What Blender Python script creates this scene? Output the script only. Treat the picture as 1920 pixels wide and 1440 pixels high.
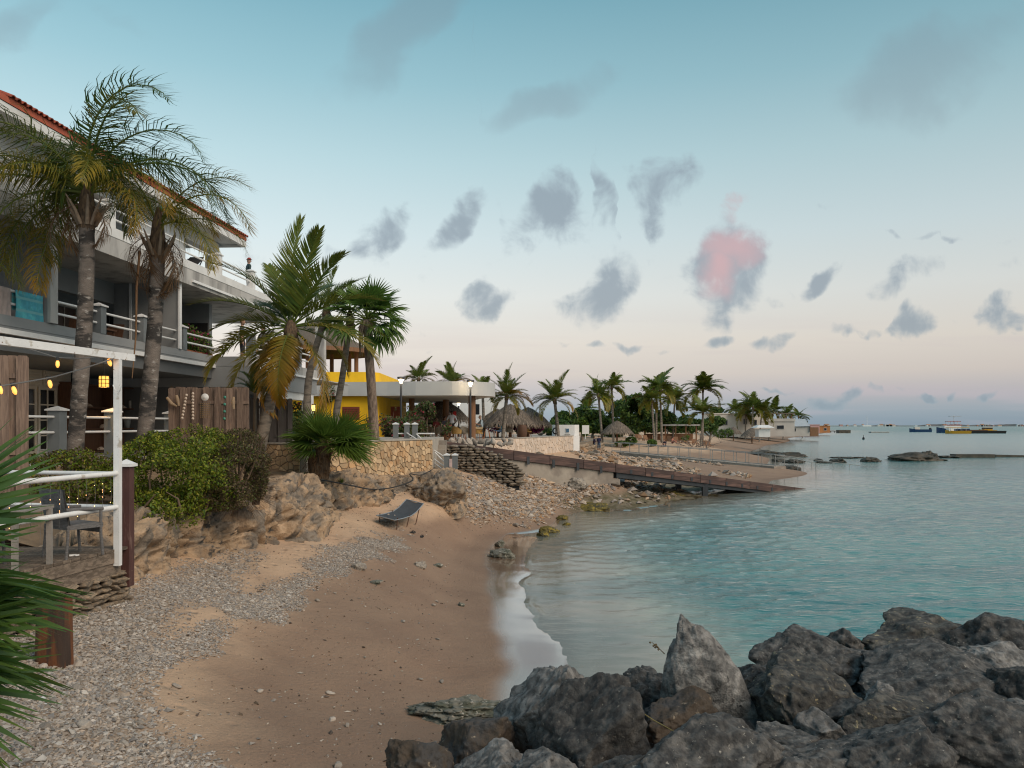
import bpy, math, random
import numpy as np
from mathutils import Vector, Matrix, Euler
from mathutils.geometry import delaunay_2d_cdt
R = math.radians
for o in list(bpy.data.objects): bpy.data.objects.remove(o)
S = bpy.context.scene
COL = S.collection
rnd = random.Random(7)
rng = np.random.default_rng(11)

# ------------------------------------------------------------------ camera
EYE = 4.2; FPX = 1500.0; HOR = 797.0
cam = bpy.data.cameras.new('camera'); camo = bpy.data.objects.new('camera', cam); COL.objects.link(camo)
cam.sensor_width = 36; cam.lens = FPX/1920*36; cam.shift_y = (HOR-720)/1920
cam.clip_start = 0.1; cam.clip_end = 20000
camo.location = (0,0,EYE); camo.rotation_euler = (R(90),0,0)
S.camera = camo
S.render.engine = 'CYCLES'
S.cycles.max_bounces = 5; S.cycles.diffuse_bounces = 2; S.cycles.glossy_bounces = 3
S.cycles.transparent_max_bounces = 12; S.cycles.transmission_bounces = 3
S.cycles.caustics_reflective = False; S.cycles.caustics_refractive = False
S.cycles.use_denoising = True; S.cycles.filter_width = 1.15

def lin(r,g,b):
    f = lambda c: ((c/255+0.055)/1.055)**2.4 if c > 10 else c/255/12.92
    return (f(r),f(g),f(b),1)

# ------------------------------------------------------------------ sky
SUN_EL, SUN_AZ = 40.0, 128.0      # azimuth clockwise from +Y (straight ahead): right and a little behind the camera
W = bpy.data.worlds.new('World'); S.world = W; W.use_nodes = True
nt = W.node_tree; nt.nodes.clear(); N = nt.nodes.new; L = nt.links.new
def mth(op, a, b=None, c=None, clamp=False):
    n = N('ShaderNodeMath'); n.operation = op; n.use_clamp = clamp
    for i, v in enumerate((a,b,c)):
        if v is None: continue
        if isinstance(v, (int,float)): n.inputs[i].default_value = v
        else: L(v, n.inputs[i])
    return n.outputs[0]
def smooth(v, lo, hi, a=0.0, b=1.0):
    n = N('ShaderNodeMapRange'); n.interpolation_type = 'SMOOTHSTEP'
    L(v, n.inputs[0])
    for i, x in zip((1,2,3,4), (lo,hi,a,b)): n.inputs[i].default_value = x
    return n.outputs[0]
def mixc(f, a, b, mode='MIX'):
    n = N('ShaderNodeMix'); n.data_type = 'RGBA'; n.blend_type = mode
    for s, v in ((0,f),(6,a),(7,b)):
        if isinstance(v, (int,float)): n.inputs[s].default_value = v
        elif isinstance(v, tuple): n.inputs[s].default_value = v
        else: L(v, n.inputs[s])
    return n.outputs[2]
tc = N('ShaderNodeTexCoord'); nrm = N('ShaderNodeVectorMath'); nrm.operation = 'NORMALIZE'; L(tc.outputs['Generated'], nrm.inputs[0])
sep = N('ShaderNodeSeparateXYZ'); L(nrm.outputs[0], sep.inputs[0])
X_, Y_, Z_ = sep.outputs
sky = N('ShaderNodeTexSky'); sky.sky_type = 'NISHITA'; sky.sun_disc = False
sky.sun_elevation = R(SUN_EL); sky.sun_rotation = R(SUN_AZ); sky.air_density = 1.2; sky.dust_density = 2.0; sky.ozone_density = 2.5
ramp = N('ShaderNodeValToRGB'); L(Z_, ramp.inputs[0])
stops = [(0.0,(150,171,186)),(0.018,(174,188,198)),(0.038,(205,202,206)),(0.062,(230,220,212)),(0.10,(243,235,224)),(0.157,(240,243,239)),
         (0.225,(222,238,241)),(0.31,(194,224,231)),(0.39,(161,204,216)),(0.47,(132,183,199)),(0.7,(98,146,172)),(1.0,(82,126,158))]
cr = ramp.color_ramp
while len(cr.elements) < len(stops): cr.elements.new(0.5)
for e,(p,c) in zip(cr.elements, stops): e.position = p; e.color = lin(*c)
base = mixc(1.0, ramp.outputs[0], (10,10,10,1), 'MULTIPLY')      # same scale as the physical sky below (Background strength 0.1)
base = mixc(0.06, base, sky.outputs[0])
# the afterglow lies to the left, the side of the earth's shadow to the right is deeper
glow = smooth(X_, -0.75, 0.75, 1.05, 0.78)
gl = N('ShaderNodeCombineXYZ'); [L(glow, gl.inputs[i]) for i in range(3)]
base = mixc(1.0, base, gl.outputs[0], 'MULTIPLY')
# clouds: soft lobes in directions of the sky ahead, broken up by noise
yy = mth('MAXIMUM', Y_, 0.02)
U_ = mth('DIVIDE', X_, yy); V_ = mth('DIVIDE', Z_, yy)
uv = N('ShaderNodeCombineXYZ'); L(U_, uv.inputs[0]); L(V_, uv.inputs[1])
uv1 = N('ShaderNodeCombineXYZ'); L(U_, uv1.inputs[0]); L(V_, uv1.inputs[1]); uv1.inputs[2].default_value = 1.0
def noise(vec, scale, detail=5, rough=0.55, dist=0.0, stretch=(1,1,1)):
    mp = N('ShaderNodeVectorMath'); mp.operation = 'MULTIPLY'; L(vec, mp.inputs[0]); mp.inputs[1].default_value = stretch
    n = N('ShaderNodeTexNoise'); n.noise_dimensions = '2D'; L(mp.outputs[0], n.inputs['Vector'])
    n.inputs['Scale'].default_value = scale; n.inputs['Detail'].default_value = detail
    n.inputs['Roughness'].default_value = rough; n.inputs['Distortion'].default_value = dist
    return n.outputs[0]
n1 = noise(uv.outputs[0], 20, 8, 0.56, 0.25); n2 = noise(uv.outputs[0], 5.5, 5, 0.55, 0.3)
# ragged outlines: the bearing and height are shifted by noise before the belts are looked up
wn = N('ShaderNodeTexNoise'); wn.noise_dimensions = '2D'; L(uv.outputs[0], wn.inputs['Vector']); wn.inputs['Scale'].default_value = 13; wn.inputs['Detail'].default_value = 4; wn.inputs['Roughness'].default_value = .5
wsep = N('ShaderNodeSeparateColor'); L(wn.outputs['Color'], wsep.inputs[0])
V0, U0 = V_, U_
V_ = mth('ADD', V0, mth('MULTIPLY_ADD', wsep.outputs[0], .052, -.026)); U_ = mth('ADD', U0, mth('MULTIPLY_ADD', wsep.outputs[1], .060, -.030))
T_ = mth('MULTIPLY_ADD', U_, 1/1.6, 0.5)
def belt(clouds):            # one belt of clouds: a ramp over the bearing holds cover (R), height of the middle (G) and half height (B)
    st = []
    for (px,py,hw,hh,sl,wt) in clouds:
        for f,w in ((-1,0),(-.55,.7),(0,1),(.55,.7),(1,0)) if hw > 47 else ((-1,0),(-.25,.95),(.25,.95),(1,0)):
            st.append((((px+f*hw-960)/FPX+.8)/1.6, (w*wt, (HOR-py)/FPX+sl*f*hw/FPX, hh/FPX*(1-.35*abs(f)))))
    st.sort(key=lambda e: e[0])
    rp = N('ShaderNodeValToRGB'); L(T_, rp.inputs[0]); e = rp.color_ramp; e.interpolation = 'LINEAR'
    while len(e.elements) < len(st): e.elements.new(0.5)
    for k,(p,c) in zip(e.elements, st): k.position = p; k.color = (*c,1)
    sp = N('ShaderNodeSeparateColor'); L(rp.outputs[0], sp.inputs[0])
    q = mth('DIVIDE', mth('SUBTRACT', V_, sp.outputs[1]), sp.outputs[2])
    return mth('SUBTRACT', sp.outputs[0], mth('MULTIPLY', q, mth('MULTIPLY', q, .8)))
B2 = belt([(712,432,66,56,.50,.95),(850,418,68,52,.90,1.15),(1062,376,104,84,.66,1.25),(1215,366,100,80,.55,1.05),(1385,378,42,26,.3,.62),(1720,434,30,14,.2,.75),(1778,449,26,13,-.2,.75)])
B3 = belt([(1362,503,96,88,-.05,1.6),(1545,520,52,24,.7,1.05),(1695,525,62,40,.4,.9)])
B4 = belt([(905,572,74,44,.5,.95),(1132,556,92,56,.42,1.15),(1712,608,56,30,.05,1.15),(1885,588,70,32,.25,1.15),(1655,622,20,11,.2,.8)])
B5 = belt([(1106,650,26,14,.2,.95),(1166,650,42,14,.25,1.0),(1352,642,46,20,.2,1.1),(1450,632,36,22,.25,1.05),(1572,629,38,16,.3,.8)])
B6 = belt([(1590,741,78,19,.14,1.15),(1665,737,50,14,.16,1.1),(1728,738,30,12,.25,1.05),(1770,735,34,11,.3,1.05),(1850,735,32,9,.3,1.0),(1465,743,28,8,0,.8)])
HI = belt([(10,50,130,60,.4,1.0),(735,75,150,100,.75,1.1),(1055,180,160,52,.32,1.1),(1745,120,230,110,.32,1.25)])
cum = B2
for k in (B3,B4,B5,B6): cum = mth('MAXIMUM', cum, k)
fr1 = mth('MULTIPLY_ADD', n1, 2.5, -1.30)
dc = mth('ADD', cum, fr1); ac = mth('MULTIPLY', smooth(dc, 0.02, 1.10), 0.80)
fr2 = mth('MULTIPLY_ADD', n2, 2.0, -1.0)
dh = mth('ADD', HI, fr2); ah = mth('MULTIPLY', smooth(dh, 0.05, 1.0), 0.55)
# high veil everywhere, and long flat bands low down over the horizon
band = noise(uv.outputs[0], 3.0, 4, 0.5, 0.2, (1.0,14.0,1)); bandm = mth('MULTIPLY', smooth(band, 0.45, 0.7), smooth(Z_, 0.16, 0.05))
front = smooth(Y_, 0.05, 0.2)
ac = mth('MULTIPLY', ac, front); ah = mth('MULTIPLY', ah, front); bandm = mth('MULTIPLY', mth('MULTIPLY', bandm, front), 0.30)
sc10 = lambda c: tuple(10*x for x in c[:3])+(1,)
base = mixc(bandm, base, sc10(lin(198,186,192)))
hb = mixc(1.0, base, (0.80,0.77,0.80,1), 'MULTIPLY'); base = mixc(ah, base, mixc(0.45, hb, sc10(lin(146,160,168))))
def disc(px,py,rx,ry):
    a = mth('MULTIPLY', mth('SUBTRACT', U_, (px-960)/FPX), FPX/rx); b = mth('MULTIPLY', mth('SUBTRACT', V_, (HOR-py)/FPX), FPX/ry)
    return mth('SUBTRACT', 1.0, mth('MULTIPLY_ADD', a, a, mth('MULTIPLY', b, b)))
pk = mth('MAXIMUM', mth('MAXIMUM', disc(1358,462,84,48), disc(1352,505,46,62)), mth('MULTIPLY', disc(1400,385,80,44), .8))
pk = mth('MULTIPLY', smooth(mth('ADD', pk, mth('MULTIPLY_ADD', n2, 1.6, -0.8)), -0.35, 1.2), 0.80)
cc = mixc(smooth(V_, 0.04, 0.22), sc10(lin(150,168,178)), sc10(lin(152,166,178)))
cc = mixc(smooth(dc, 0.5, 1.25, 0.0, 0.35), cc, sc10(lin(124,138,152)))
cc = mixc(pk, cc, sc10(lin(222,166,168)))
base = mixc(ac, base, cc)
bg = N('ShaderNodeBackground'); bg.inputs[1].default_value = 0.1; L(base, bg.inputs[0])
wo = N('ShaderNodeOutputWorld'); L(bg.outputs[0], wo.inputs[0])
W.cycles.sampling_method = 'MANUAL'; W.cycles.sample_map_resolution = 512

# ------------------------------------------------------------------ sun (soft, low: the last light through thin cloud)
sl = bpy.data.lights.new('sun','SUN'); so = bpy.data.objects.new('sun', sl); COL.objects.link(so)
sl.energy = 2.5; sl.angle = R(46); sl.color = (1.0,0.83,0.67)
so.rotation_euler = Euler((R(90-SUN_EL), 0, R(180-SUN_AZ)), 'XYZ')
S.view_settings.view_transform = 'Standard'; S.view_settings.look = 'None'
S.view_settings.exposure = 0.0; S.view_settings.gamma = 1.0; S.view_settings.use_curve_mapping = False

# ================================================================== helpers
def P(px, py, D): return Vector(((px-960)/FPX*D, D, EYE-(py-HOR)/FPX*D))
def G(px, py, z):
    D = FPX*(EYE-z)/(py-HOR); return Vector(((px-960)/FPX*D, D, z))
WORLD = {}                                     # world position of every parent, so parts can be written in world coordinates
class MB:
    def __init__(s): s.v=[]; s.f=[]; s.m=[]; s.mi=0; s.sm=[]
    def add(s, vs, fs, smooth=False):
        b = len(s.v); s.v += [tuple(v) for v in vs]
        for f in fs: s.f.append(tuple(i+b for i in f)); s.m.append(s.mi); s.sm.append(smooth)
        return s
    def box(s, c, d, rz=0, rot=None):
        x,y,z = d[0]/2,d[1]/2,d[2]/2
        M = rot.to_matrix() if rot is not None else Matrix.Rotation(rz,3,'Z')
        vs = [M@Vector(p)+Vector(c) for p in ((-x,-y,-z),(x,-y,-z),(x,y,-z),(-x,y,-z),(-x,-y,z),(x,-y,z),(x,y,z),(-x,y,z))]
        return s.add(vs, ((0,3,2,1),(4,5,6,7),(0,1,5,4),(1,2,6,5),(2,3,7,6),(3,0,4,7)))
    def hexa(s, b, t):     # bottom 4 points, top 4 points, both counter-clockwise from above
        return s.add(list(b)+list(t), ((3,2,1,0),(4,5,6,7),(0,1,5,4),(1,2,6,5),(2,3,7,6),(3,0,4,7)))
    def bar(s, a, b, w, h=None, up=(0,0,1)):
        a = Vector(a); b = Vector(b); h = h or w; d = (b-a).normalized(); u = Vector(up)
        if abs(d.dot(u)) > 0.99: u = Vector((1,0,0))
        sd = d.cross(u).normalized()*w/2; u2 = sd.normalized().cross(d).normalized()*h/2
        vs = [a-sd-u2,a+sd-u2,a+sd+u2,a-sd+u2,b-sd-u2,b+sd-u2,b+sd+u2,b-sd+u2]
        return s.add(vs, ((0,1,2,3),(7,6,5,4),(0,4,5,1),(1,5,6,2),(2,6,7,3),(3,7,4,0)))
    def tube(s, pts, r, n=8, cap=True, smooth=True):
        pts = [Vector(p) for p in pts]; k = len(pts)
        rs = list(r) if hasattr(r,'__len__') else [r]*k
        vs=[]; prev=None
        for i,p in enumerate(pts):
            t = (pts[min(i+1,k-1)]-pts[max(i-1,0)]).normalized()
            if prev is None:
                a = Vector((0,0,1)) if abs(t.z)<0.9 else Vector((1,0,0)); e = t.cross(a).normalized()
            else: e = (prev-t*prev.dot(t)).normalized()
            prev = e; g = t.cross(e)
            for j in range(n):
                an = 2*math.pi*j/n; vs.append(p+(e*math.cos(an)+g*math.sin(an))*rs[i])
        fs=[]
        for i in range(k-1):
            for j in range(n):
                a=i*n+j; b=i*n+(j+1)%n; fs.append((a,b,b+n,a+n))
        s.add(vs, fs, smooth)
        if cap: s.add(vs[:n], (tuple(range(n))[::-1],)); s.add(vs[-n:], (tuple(range(n)),))
        return s
    def lathe(s, prof, c=(0,0,0), n=16, smooth=True, sx=1, sy=1):
        vs=[]; fs=[]; k=len(prof)
        for r,z in prof:
            for j in range(n):
                a=2*math.pi*j/n; vs.append((c[0]+r*sx*math.cos(a), c[1]+r*sy*math.sin(a), c[2]+z))
        for i in range(k-1):
            for j in range(n):
                a=i*n+j; b=i*n+(j+1)%n; fs.append((a,b,b+n,a+n))
        s.add(vs, fs, smooth)
        return s
    def prism(s, poly, z0, z1):     # plan polygon, counter-clockwise
        n=len(poly); vs=[(p[0],p[1],z0) for p in poly]+[(p[0],p[1],z1) for p in poly]
        fs=[tuple(range(n))[::-1], tuple(range(n,2*n))]+[(i,(i+1)%n,(i+1)%n+n,i+n) for i in range(n)]
        return s.add(vs, fs)
    def grid(s, A, smooth=True, flip=False):   # A: (rows, cols, 3)
        r,c,_ = A.shape; fs=[]
        for i in range(r-1):
            for j in range(c-1):
                q=(i*c+j,i*c+j+1,(i+1)*c+j+1,(i+1)*c+j); fs.append(q[::-1] if flip else q)
        return s.add([tuple(p) for p in A.reshape(-1,3)], fs, smooth)
def mesh_of(mb, mats, off=(0,0,0), name='m'):
    me = bpy.data.meshes.new(name); o = Vector(off)
    me.from_pydata([(v[0]-o.x, v[1]-o.y, v[2]-o.z) for v in mb.v], [], mb.f)
    for m in (mats if isinstance(mats,(list,tuple)) else [mats]): me.materials.append(m)
    me.polygons.foreach_set('material_index', mb.m); me.polygons.foreach_set('use_smooth', mb.sm); me.update()
    return me
def np_mesh(V, F, mats, name='m', smooth=False, mi=None):   # V (n,3), F (k,3|4)
    me = bpy.data.meshes.new(name); V=np.asarray(V,dtype=np.float32); F=np.asarray(F,dtype=np.int32); k=F.shape[1]
    me.vertices.add(len(V)); me.vertices.foreach_set('co', V.ravel())
    me.loops.add(F.size); me.loops.foreach_set('vertex_index', F.ravel())
    me.polygons.add(len(F)); me.polygons.foreach_set('loop_start', np.arange(0,F.size,k,dtype=np.int32))
    me.polygons.foreach_set('loop_total', np.full(len(F),k,dtype=np.int32))
    for m in (mats if isinstance(mats,(list,tuple)) else [mats]): me.materials.append(m)
    if mi is not None: me.polygons.foreach_set('material_index', np.asarray(mi,dtype=np.int32))
    me.polygons.foreach_set('use_smooth', np.full(len(F),smooth)); me.update(calc_edges=True)
    return me
def link(name, me, parent=None, loc=None, rot=None, scale=None, label=None, cat=None, group=None, kind=None):
    o = bpy.data.objects.new(name, me); COL.objects.link(o)
    if parent is not None: o.parent = parent
    if loc is not None: o.location = loc
    if rot is not None: o.rotation_euler = rot
    if scale is not None: o.scale = scale if hasattr(scale,'__len__') else (scale,)*3
    if label: o['label'] = label
    if cat: o['category'] = cat
    if group: o['group'] = group
    if kind: o['kind'] = kind
    return o
def thing(name, loc, label, cat, group=None, rz=0):
    o = link(name, None, loc=Vector(loc), rot=(0,0,rz), label=label, cat=cat, group=group)
    o.empty_display_size = 0.2; WORLD[o.name] = Vector(loc); return o
def org(o):
    p = Vector((0,0,0))
    while o is not None: p = p + Vector(o.location); o = o.parent
    return p
def part(name, mb, mat, parent, label=None, kind=None):      # mesh given in world coordinates, under an unrotated parent
    return link(name, mesh_of(mb, mat, org(parent), name), parent, label=label, kind=kind)
def lpart(name, mb, mat, parent, label=None):                # mesh given in the parent's own coordinates
    return link(name, mesh_of(mb, mat, (0,0,0), name), parent, label=label)
def one(name, mb, mat, loc, label, cat, group=None):         # a thing that is a single mesh, written in world coordinates
    return link(name, mesh_of(mb, mat, loc, name), None, loc=Vector(loc), label=label, cat=cat, group=group)
def copy_tree(o, parent=None):
    c = o.copy(); COL.objects.link(c); c.parent = parent
    for ch in o.children: copy_tree(ch, c)
    return c

# ---- vector noise
def _h(ix,iy,iz,s=0):
    h = (ix.astype(np.int64)*374761393 + iy.astype(np.int64)*668265263 + iz.astype(np.int64)*2147483647 + s*144665) & 0xffffffff
    h = ((h ^ (h>>13))*1274126177) & 0xffffffff; h = ((h ^ (h>>16))*2246822519) & 0xffffffff
    return ((h ^ (h>>15)) & 0xffffff)/float(0xffffff)
def vnoise(p, s=0):
    i = np.floor(p).astype(np.int64); f = p-i; u = f*f*f*(f*(f*6-15)+10); r = 0
    for dx in (0,1):
        for dy in (0,1):
            for dz in (0,1):
                w = (u[...,0] if dx else 1-u[...,0])*(u[...,1] if dy else 1-u[...,1])*(u[...,2] if dz else 1-u[...,2])
                r = r + w*_h(i[...,0]+dx,i[...,1]+dy,i[...,2]+dz,s)
    return r*2-1
def fbm(p, oct=4, s=0, gain=0.5):
    p = np.asarray(p,dtype=float); a=1.0; r=0; M=np.array([[0.8,0.6,0],[-0.6,0.8,0],[0,0,1]])@np.array([[1,0,0],[0,0.8,0.6],[0,-0.6,0.8]])
    for k in range(oct): r = r + a*vnoise(p,s+k); p = p@M.T*2.03+7.3; a*=gain
    return r
def ridged(p, oct=4, s=0):
    p = np.asarray(p,dtype=float); a=1.0; r=0; t=0
    for k in range(oct): r = r + a*(1-np.abs(vnoise(p,s+k))*1.6); t+=a; p = p*2.1+3.7; a*=0.5
    return r/t
def worley(p, s=0):
    i = np.floor(p).astype(np.int64); best = np.full(p.shape[:-1], 9.0); sec = best.copy()
    for dx in (-1,0,1):
        for dy in (-1,0,1):
            for dz in (-1,0,1):
                c = i+np.array([dx,dy,dz]); q = np.stack([_h(c[...,0],c[...,1],c[...,2],s+k) for k in (1,2,3)],-1)+c
                d = np.linalg.norm(p-q,axis=-1); sec = np.minimum(sec, np.maximum(best,d)); best = np.minimum(best,d)
    return best, sec

# ---- materials
MATS = {}
def M(name, col, rough=0.75, var=0.18, scale=3.0, bump=0.0, bscale=30.0, metal=0.0, col2=None, mixs=2.0, stretch=(1,1,1), rand=0.0, spec=0.5,
      emit=None, estr=1.0, detail=5, trans=0.0, thr=(0.42,0.60), col3=None, s3=8.0, thr3=(0.6,0.7), attr=None, sheen=0.0):
    m = bpy.data.materials.new(name); m.use_nodes = True; MATS[name] = m
    t = m.node_tree; t.nodes.clear(); n = t.nodes.new; l = t.links.new
    out = n('ShaderNodeOutputMaterial'); b = n('ShaderNodeBsdfPrincipled'); l(b.outputs[0], out.inputs[0])
    tcn = n('ShaderNodeTexCoord'); mp = n('ShaderNodeMapping'); l(tcn.outputs['Object'], mp.inputs[0]); mp.inputs['Scale'].default_value = stretch
    oi = n('ShaderNodeObjectInfo')
    if rand:
        va = n('ShaderNodeVectorMath'); va.operation='SCALE'; va.inputs[0].default_value=(13.1,7.7,5.3); l(oi.outputs['Random'], va.inputs['Scale']); l(va.outputs[0], mp.inputs['Location'])
    def nz(sc, det=detail, r=0.55):
        k = n('ShaderNodeTexNoise'); l(mp.outputs[0], k.inputs['Vector']); k.inputs['Scale'].default_value=sc; k.inputs['Detail'].default_value=det; k.inputs['Roughness'].default_value=r; return k.outputs[0]
    def mr(v, a, b_, c, d, sm=False):
        k = n('ShaderNodeMapRange'); l(v, k.inputs[0]); k.inputs[1].default_value=a; k.inputs[2].default_value=b_; k.inputs[3].default_value=c; k.inputs[4].default_value=d
        if sm: k.interpolation_type='SMOOTHSTEP'
        return k.outputs[0]
    def mx(f, a, c, mode='MIX'):
        k = n('ShaderNodeMix'); k.data_type='RGBA'; k.blend_type=mode
        for sck,v in ((0,f),(6,a),(7,c)):
            if isinstance(v,(int,float)): k.inputs[sck].default_value=v
            elif isinstance(v,tuple): k.inputs[sck].default_value=v if len(v)==4 else v+(1,)
            else: l(v,k.inputs[sck])
        return k.outputs[2]
    c = tuple(col)[:3]+(1,)
    if attr:
        an = n('ShaderNodeAttribute'); an.attribute_name = attr; c = an.outputs['Color']
    cur = c
    if col2 is not None: cur = mx(mr(nz(mixs),thr[0],thr[1],0,1,True), c, tuple(col2)[:3]+(1,))
    if col3 is not None: cur = mx(mr(nz(s3,4,0.6),thr3[0],thr3[1],0,1,True), cur, tuple(col3)[:3]+(1,))
    if var:
        g = mr(nz(scale),0.25,0.75,1-var,1+var); cb = n('ShaderNodeCombineXYZ'); [l(g,cb.inputs[i]) for i in range(3)]
        cur = mx(1.0, cur, cb.outputs[0], 'MULTIPLY')
    if rand:
        g = mr(oi.outputs['Random'],0,1,1-rand,1+rand); cb = n('ShaderNodeCombineXYZ'); [l(g,cb.inputs[i]) for i in range(3)]
        cur = mx(1.0, cur, cb.outputs[0], 'MULTIPLY')
    if isinstance(cur,tuple): b.inputs['Base Color'].default_value = cur
    else: l(cur, b.inputs['Base Color'])
    b.inputs['Roughness'].default_value = rough; b.inputs['Metallic'].default_value = metal; b.inputs['Specular IOR Level'].default_value = spec
    if bump:
        bp = n('ShaderNodeBump'); bp.inputs['Strength'].default_value = min(1,bump); bp.inputs['Distance'].default_value = 0.02*max(1,bump); l(nz(bscale,6,0.65), bp.inputs['Height']); l(bp.outputs[0], b.inputs['Normal'])
    if emit: b.inputs['Emission Color'].default_value = tuple(emit)[:3]+(1,); b.inputs['Emission Strength'].default_value = estr
    if trans:
        tr = n('ShaderNodeBsdfTranslucent'); ms = n('ShaderNodeMixShader'); ms.inputs[0].default_value = trans
        if isinstance(cur,tuple): tr.inputs[0].default_value = cur
        else: l(cur, tr.inputs[0])
        l(b.outputs[0], ms.inputs[1]); l(tr.outputs[0], ms.inputs[2]); l(ms.outputs[0], out.inputs[0])
    return m
def vcol(me, cols, name='tint'):      # per-vertex colour (n,3)
    a = me.color_attributes.new(name,'FLOAT_COLOR','POINT'); c = np.ones((len(me.vertices),4),dtype=np.float32); c[:,:3]=cols; a.data.foreach_set('color', c.ravel())
def vflt(me, vals, name):
    a = me.attributes.new(name,'FLOAT','POINT'); a.data.foreach_set('value', np.asarray(vals,dtype=np.float32))

# ================================================================== terrain
CP = []
for px,py,z in [(1090,1250,0),(1078,1210,0),(1030,1160,0),(1004,1090,0),(1008,1040,0),(1022,1010,0),(1045,985,0),(1060,966,0),(1090,958,0),(1140,964,0),(1220,951,0),(1300,936,0),(1370,918,0.0),
                (962,1240,.042),(926,1120,.042),(912,1040,.042),(945,1003,.045),(950,1300,.05),(1020,1240,.02),(968,1120,.02),(955,1050,.02),(900,1240,.16),(870,1120,.18),(860,1040,.26),
                (760,1440,.62),(300,1440,1.22),(0,1440,1.65),(600,1300,.62),(780,1150,.42),(850,1060,.38),(600,1120,.85),(400,1150,1.3),(230,1110,1.62),(590,1012,1.38),(745,985,1.1),(850,956,1.22),
                (850,892,2.05),(970,888,1.85),(1145,907,1.05),(1060,930,.68),(1000,960,.42),(100,1250,1.5),(500,1200,.95),(860,1230,.28),(940,975,.45),(1200,925,.35),(1250,900,.5)]:
    p = G(px,py,z); CP.append((p.x,p.y,p.z))
CP += [(-12,8,1.9),(-9,12,1.8),(-14,18,2.0),(-8,20,1.8),(-10,30,2.1),(-12,45,2.2),(-6,38,2.2),(-2,38,2.1),(2,50,2.0),(4.9,61,2.15),(9,75,1.5),(10.5,89,1.0),(4,100,2.6),(-20,100,3.0),(-25,60,3.0),
       (20,100,1.85),(13.3,99,1.5),(15,125,2.4),(30,135,1.5),(0,160,3.0),(40,190,2.4),(-60,250,3),(20,250,3),(60,252,2.4),(60,350,3),(100,350,2.4),(150,573,2.4),(50,573,3),(-100,573,3),
       (35,119,0),(53,166,0),(87,252,0),(131,350,0),(227,573,0),(26,73,0.05),(24,71,.3),(29.5,92,0),(18,82,.6),(14,60,.35),(16,55,.12),(19,62,.1),
       (2.2,14,-.28),(3,20,-.42),(3.2,28,-.38),(5,35,-.4),(8,38,-.5),(6,14,-1.2),(6.5,20,-1.5),(8,28,-1.6),(12,38,-1.4),(18,46,-1.0),(1.0,10,.05),(1.5,7,.2),(0,5,.5),(3,8,-.1),(5,6,-.3),(9,9,-1.6),(15,14,-2.4),(20,25,-3),(30,40,-3),
       (32,60,-1.6),(38,75,-2),(45,95,-2.5),(60,125,-3),(110,200,-4),(160,300,-4),(240,420,-4),(340,573,-4),(2,3,.4),(-3,4,1.1),(-6,5,1.7),(8,3,-1)]
CP = np.array(CP)
def tcoord(x,y): return np.stack([x/(y+9)*2.2, np.log(y+5)*1.6],-1)
def tps_k(r2): return np.where(r2>1e-12, 0.5*r2*np.log(r2+1e-12), 0.0)
_q = tcoord(CP[:,0],CP[:,1]); _n = len(_q)
_K = tps_k(((_q[:,None]-_q[None])**2).sum(-1)) + np.eye(_n)*2e-4
_Pm = np.hstack([np.ones((_n,1)),_q]); _A = np.vstack([np.hstack([_K,_Pm]),np.hstack([_Pm.T,np.zeros((3,3))])])
_w = np.linalg.solve(_A, np.concatenate([CP[:,2],np.zeros(3)]))
def H0(x,y):
    x=np.asarray(x,float); y=np.asarray(y,float); sh=x.shape; q=tcoord(x.ravel(),y.ravel()); out=np.empty(len(q))
    for s in range(0,len(q),20000):
        b=q[s:s+20000]; out[s:s+20000]=tps_k(((b[:,None]-_q[None])**2).sum(-1))@_w[:_n]+_w[_n]+b@_w[_n+1:]
    return out.reshape(sh)
def topx(x,y,z): return 960+x/y*FPX, HOR+(EYE-z)/y*FPX
def inpoly(px,py,poly):
    ins=np.zeros(px.shape,bool); dist=np.full(px.shape,1e9); n=len(poly)
    for i in range(n):
        x1,y1=poly[i]; x2,y2=poly[(i+1)%n]
        c=((y1>py)!=(y2>py)) & (px<(x2-x1)*(py-y1)/(y2-y1+1e-9)+x1); ins^=c
        dx,dy=x2-x1,y2-y1; t=np.clip(((px-x1)*dx+(py-y1)*dy)/(dx*dx+dy*dy+1e-9),0,1); dist=np.minimum(dist,np.hypot(px-x1-t*dx,py-y1-t*dy))
    return np.where(ins,dist,-dist)
# the belts of coral rubble, as outlines on the sand (photo positions projected to the ground once)
PEB_A=[(-160,1100),(150,1112),(250,1098),(330,1072),(455,1040),(430,1100),(330,1150),(290,1205),(262,1300),(300,1370),(420,1440),(470,1520),(-300,1560),(-300,1200)]
PEB_B=[(270,1235),(400,1150),(540,1085),(630,1035),(700,1000),(770,1005),(720,1040),(640,1075),(560,1130),(440,1180),(330,1250),(280,1300)]
RUB=[(838,892),(985,886),(1148,905),(1120,930),(1050,960),(1010,985),(950,985),(880,975),(845,950),(850,930)]
def masks(x,y,z):
    px,py=topx(x,y,z); n=fbm(np.stack([x*1.3,y*1.3,z*0],-1),4,5); n2=fbm(np.stack([x*.5,y*.5,z*0],-1),3,9)
    a=np.clip((inpoly(px,py,PEB_A)+n*22+34)/70,0,1); b=np.clip((inpoly(px,py,PEB_B)+n*22+12)/42,0,1)
    r=np.clip((inpoly(px,py,RUB)+n*12+4)/22,0,1)
    return a,b*0.85,r
rows,cols=480,350
ys=np.exp(np.linspace(math.log(5.5),math.log(760),rows))-4; us=np.linspace(-0.80,0.78,cols)
YY=np.repeat(ys[:,None],cols,1); XX=us[None]*(YY+9)
HZ=H0(XX,YY)
_p=np.stack([XX,YY,XX*0],-1)
land=np.clip(HZ/0.25,0,1); near=np.clip(1.4-YY/60,0.15,1)
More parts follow.
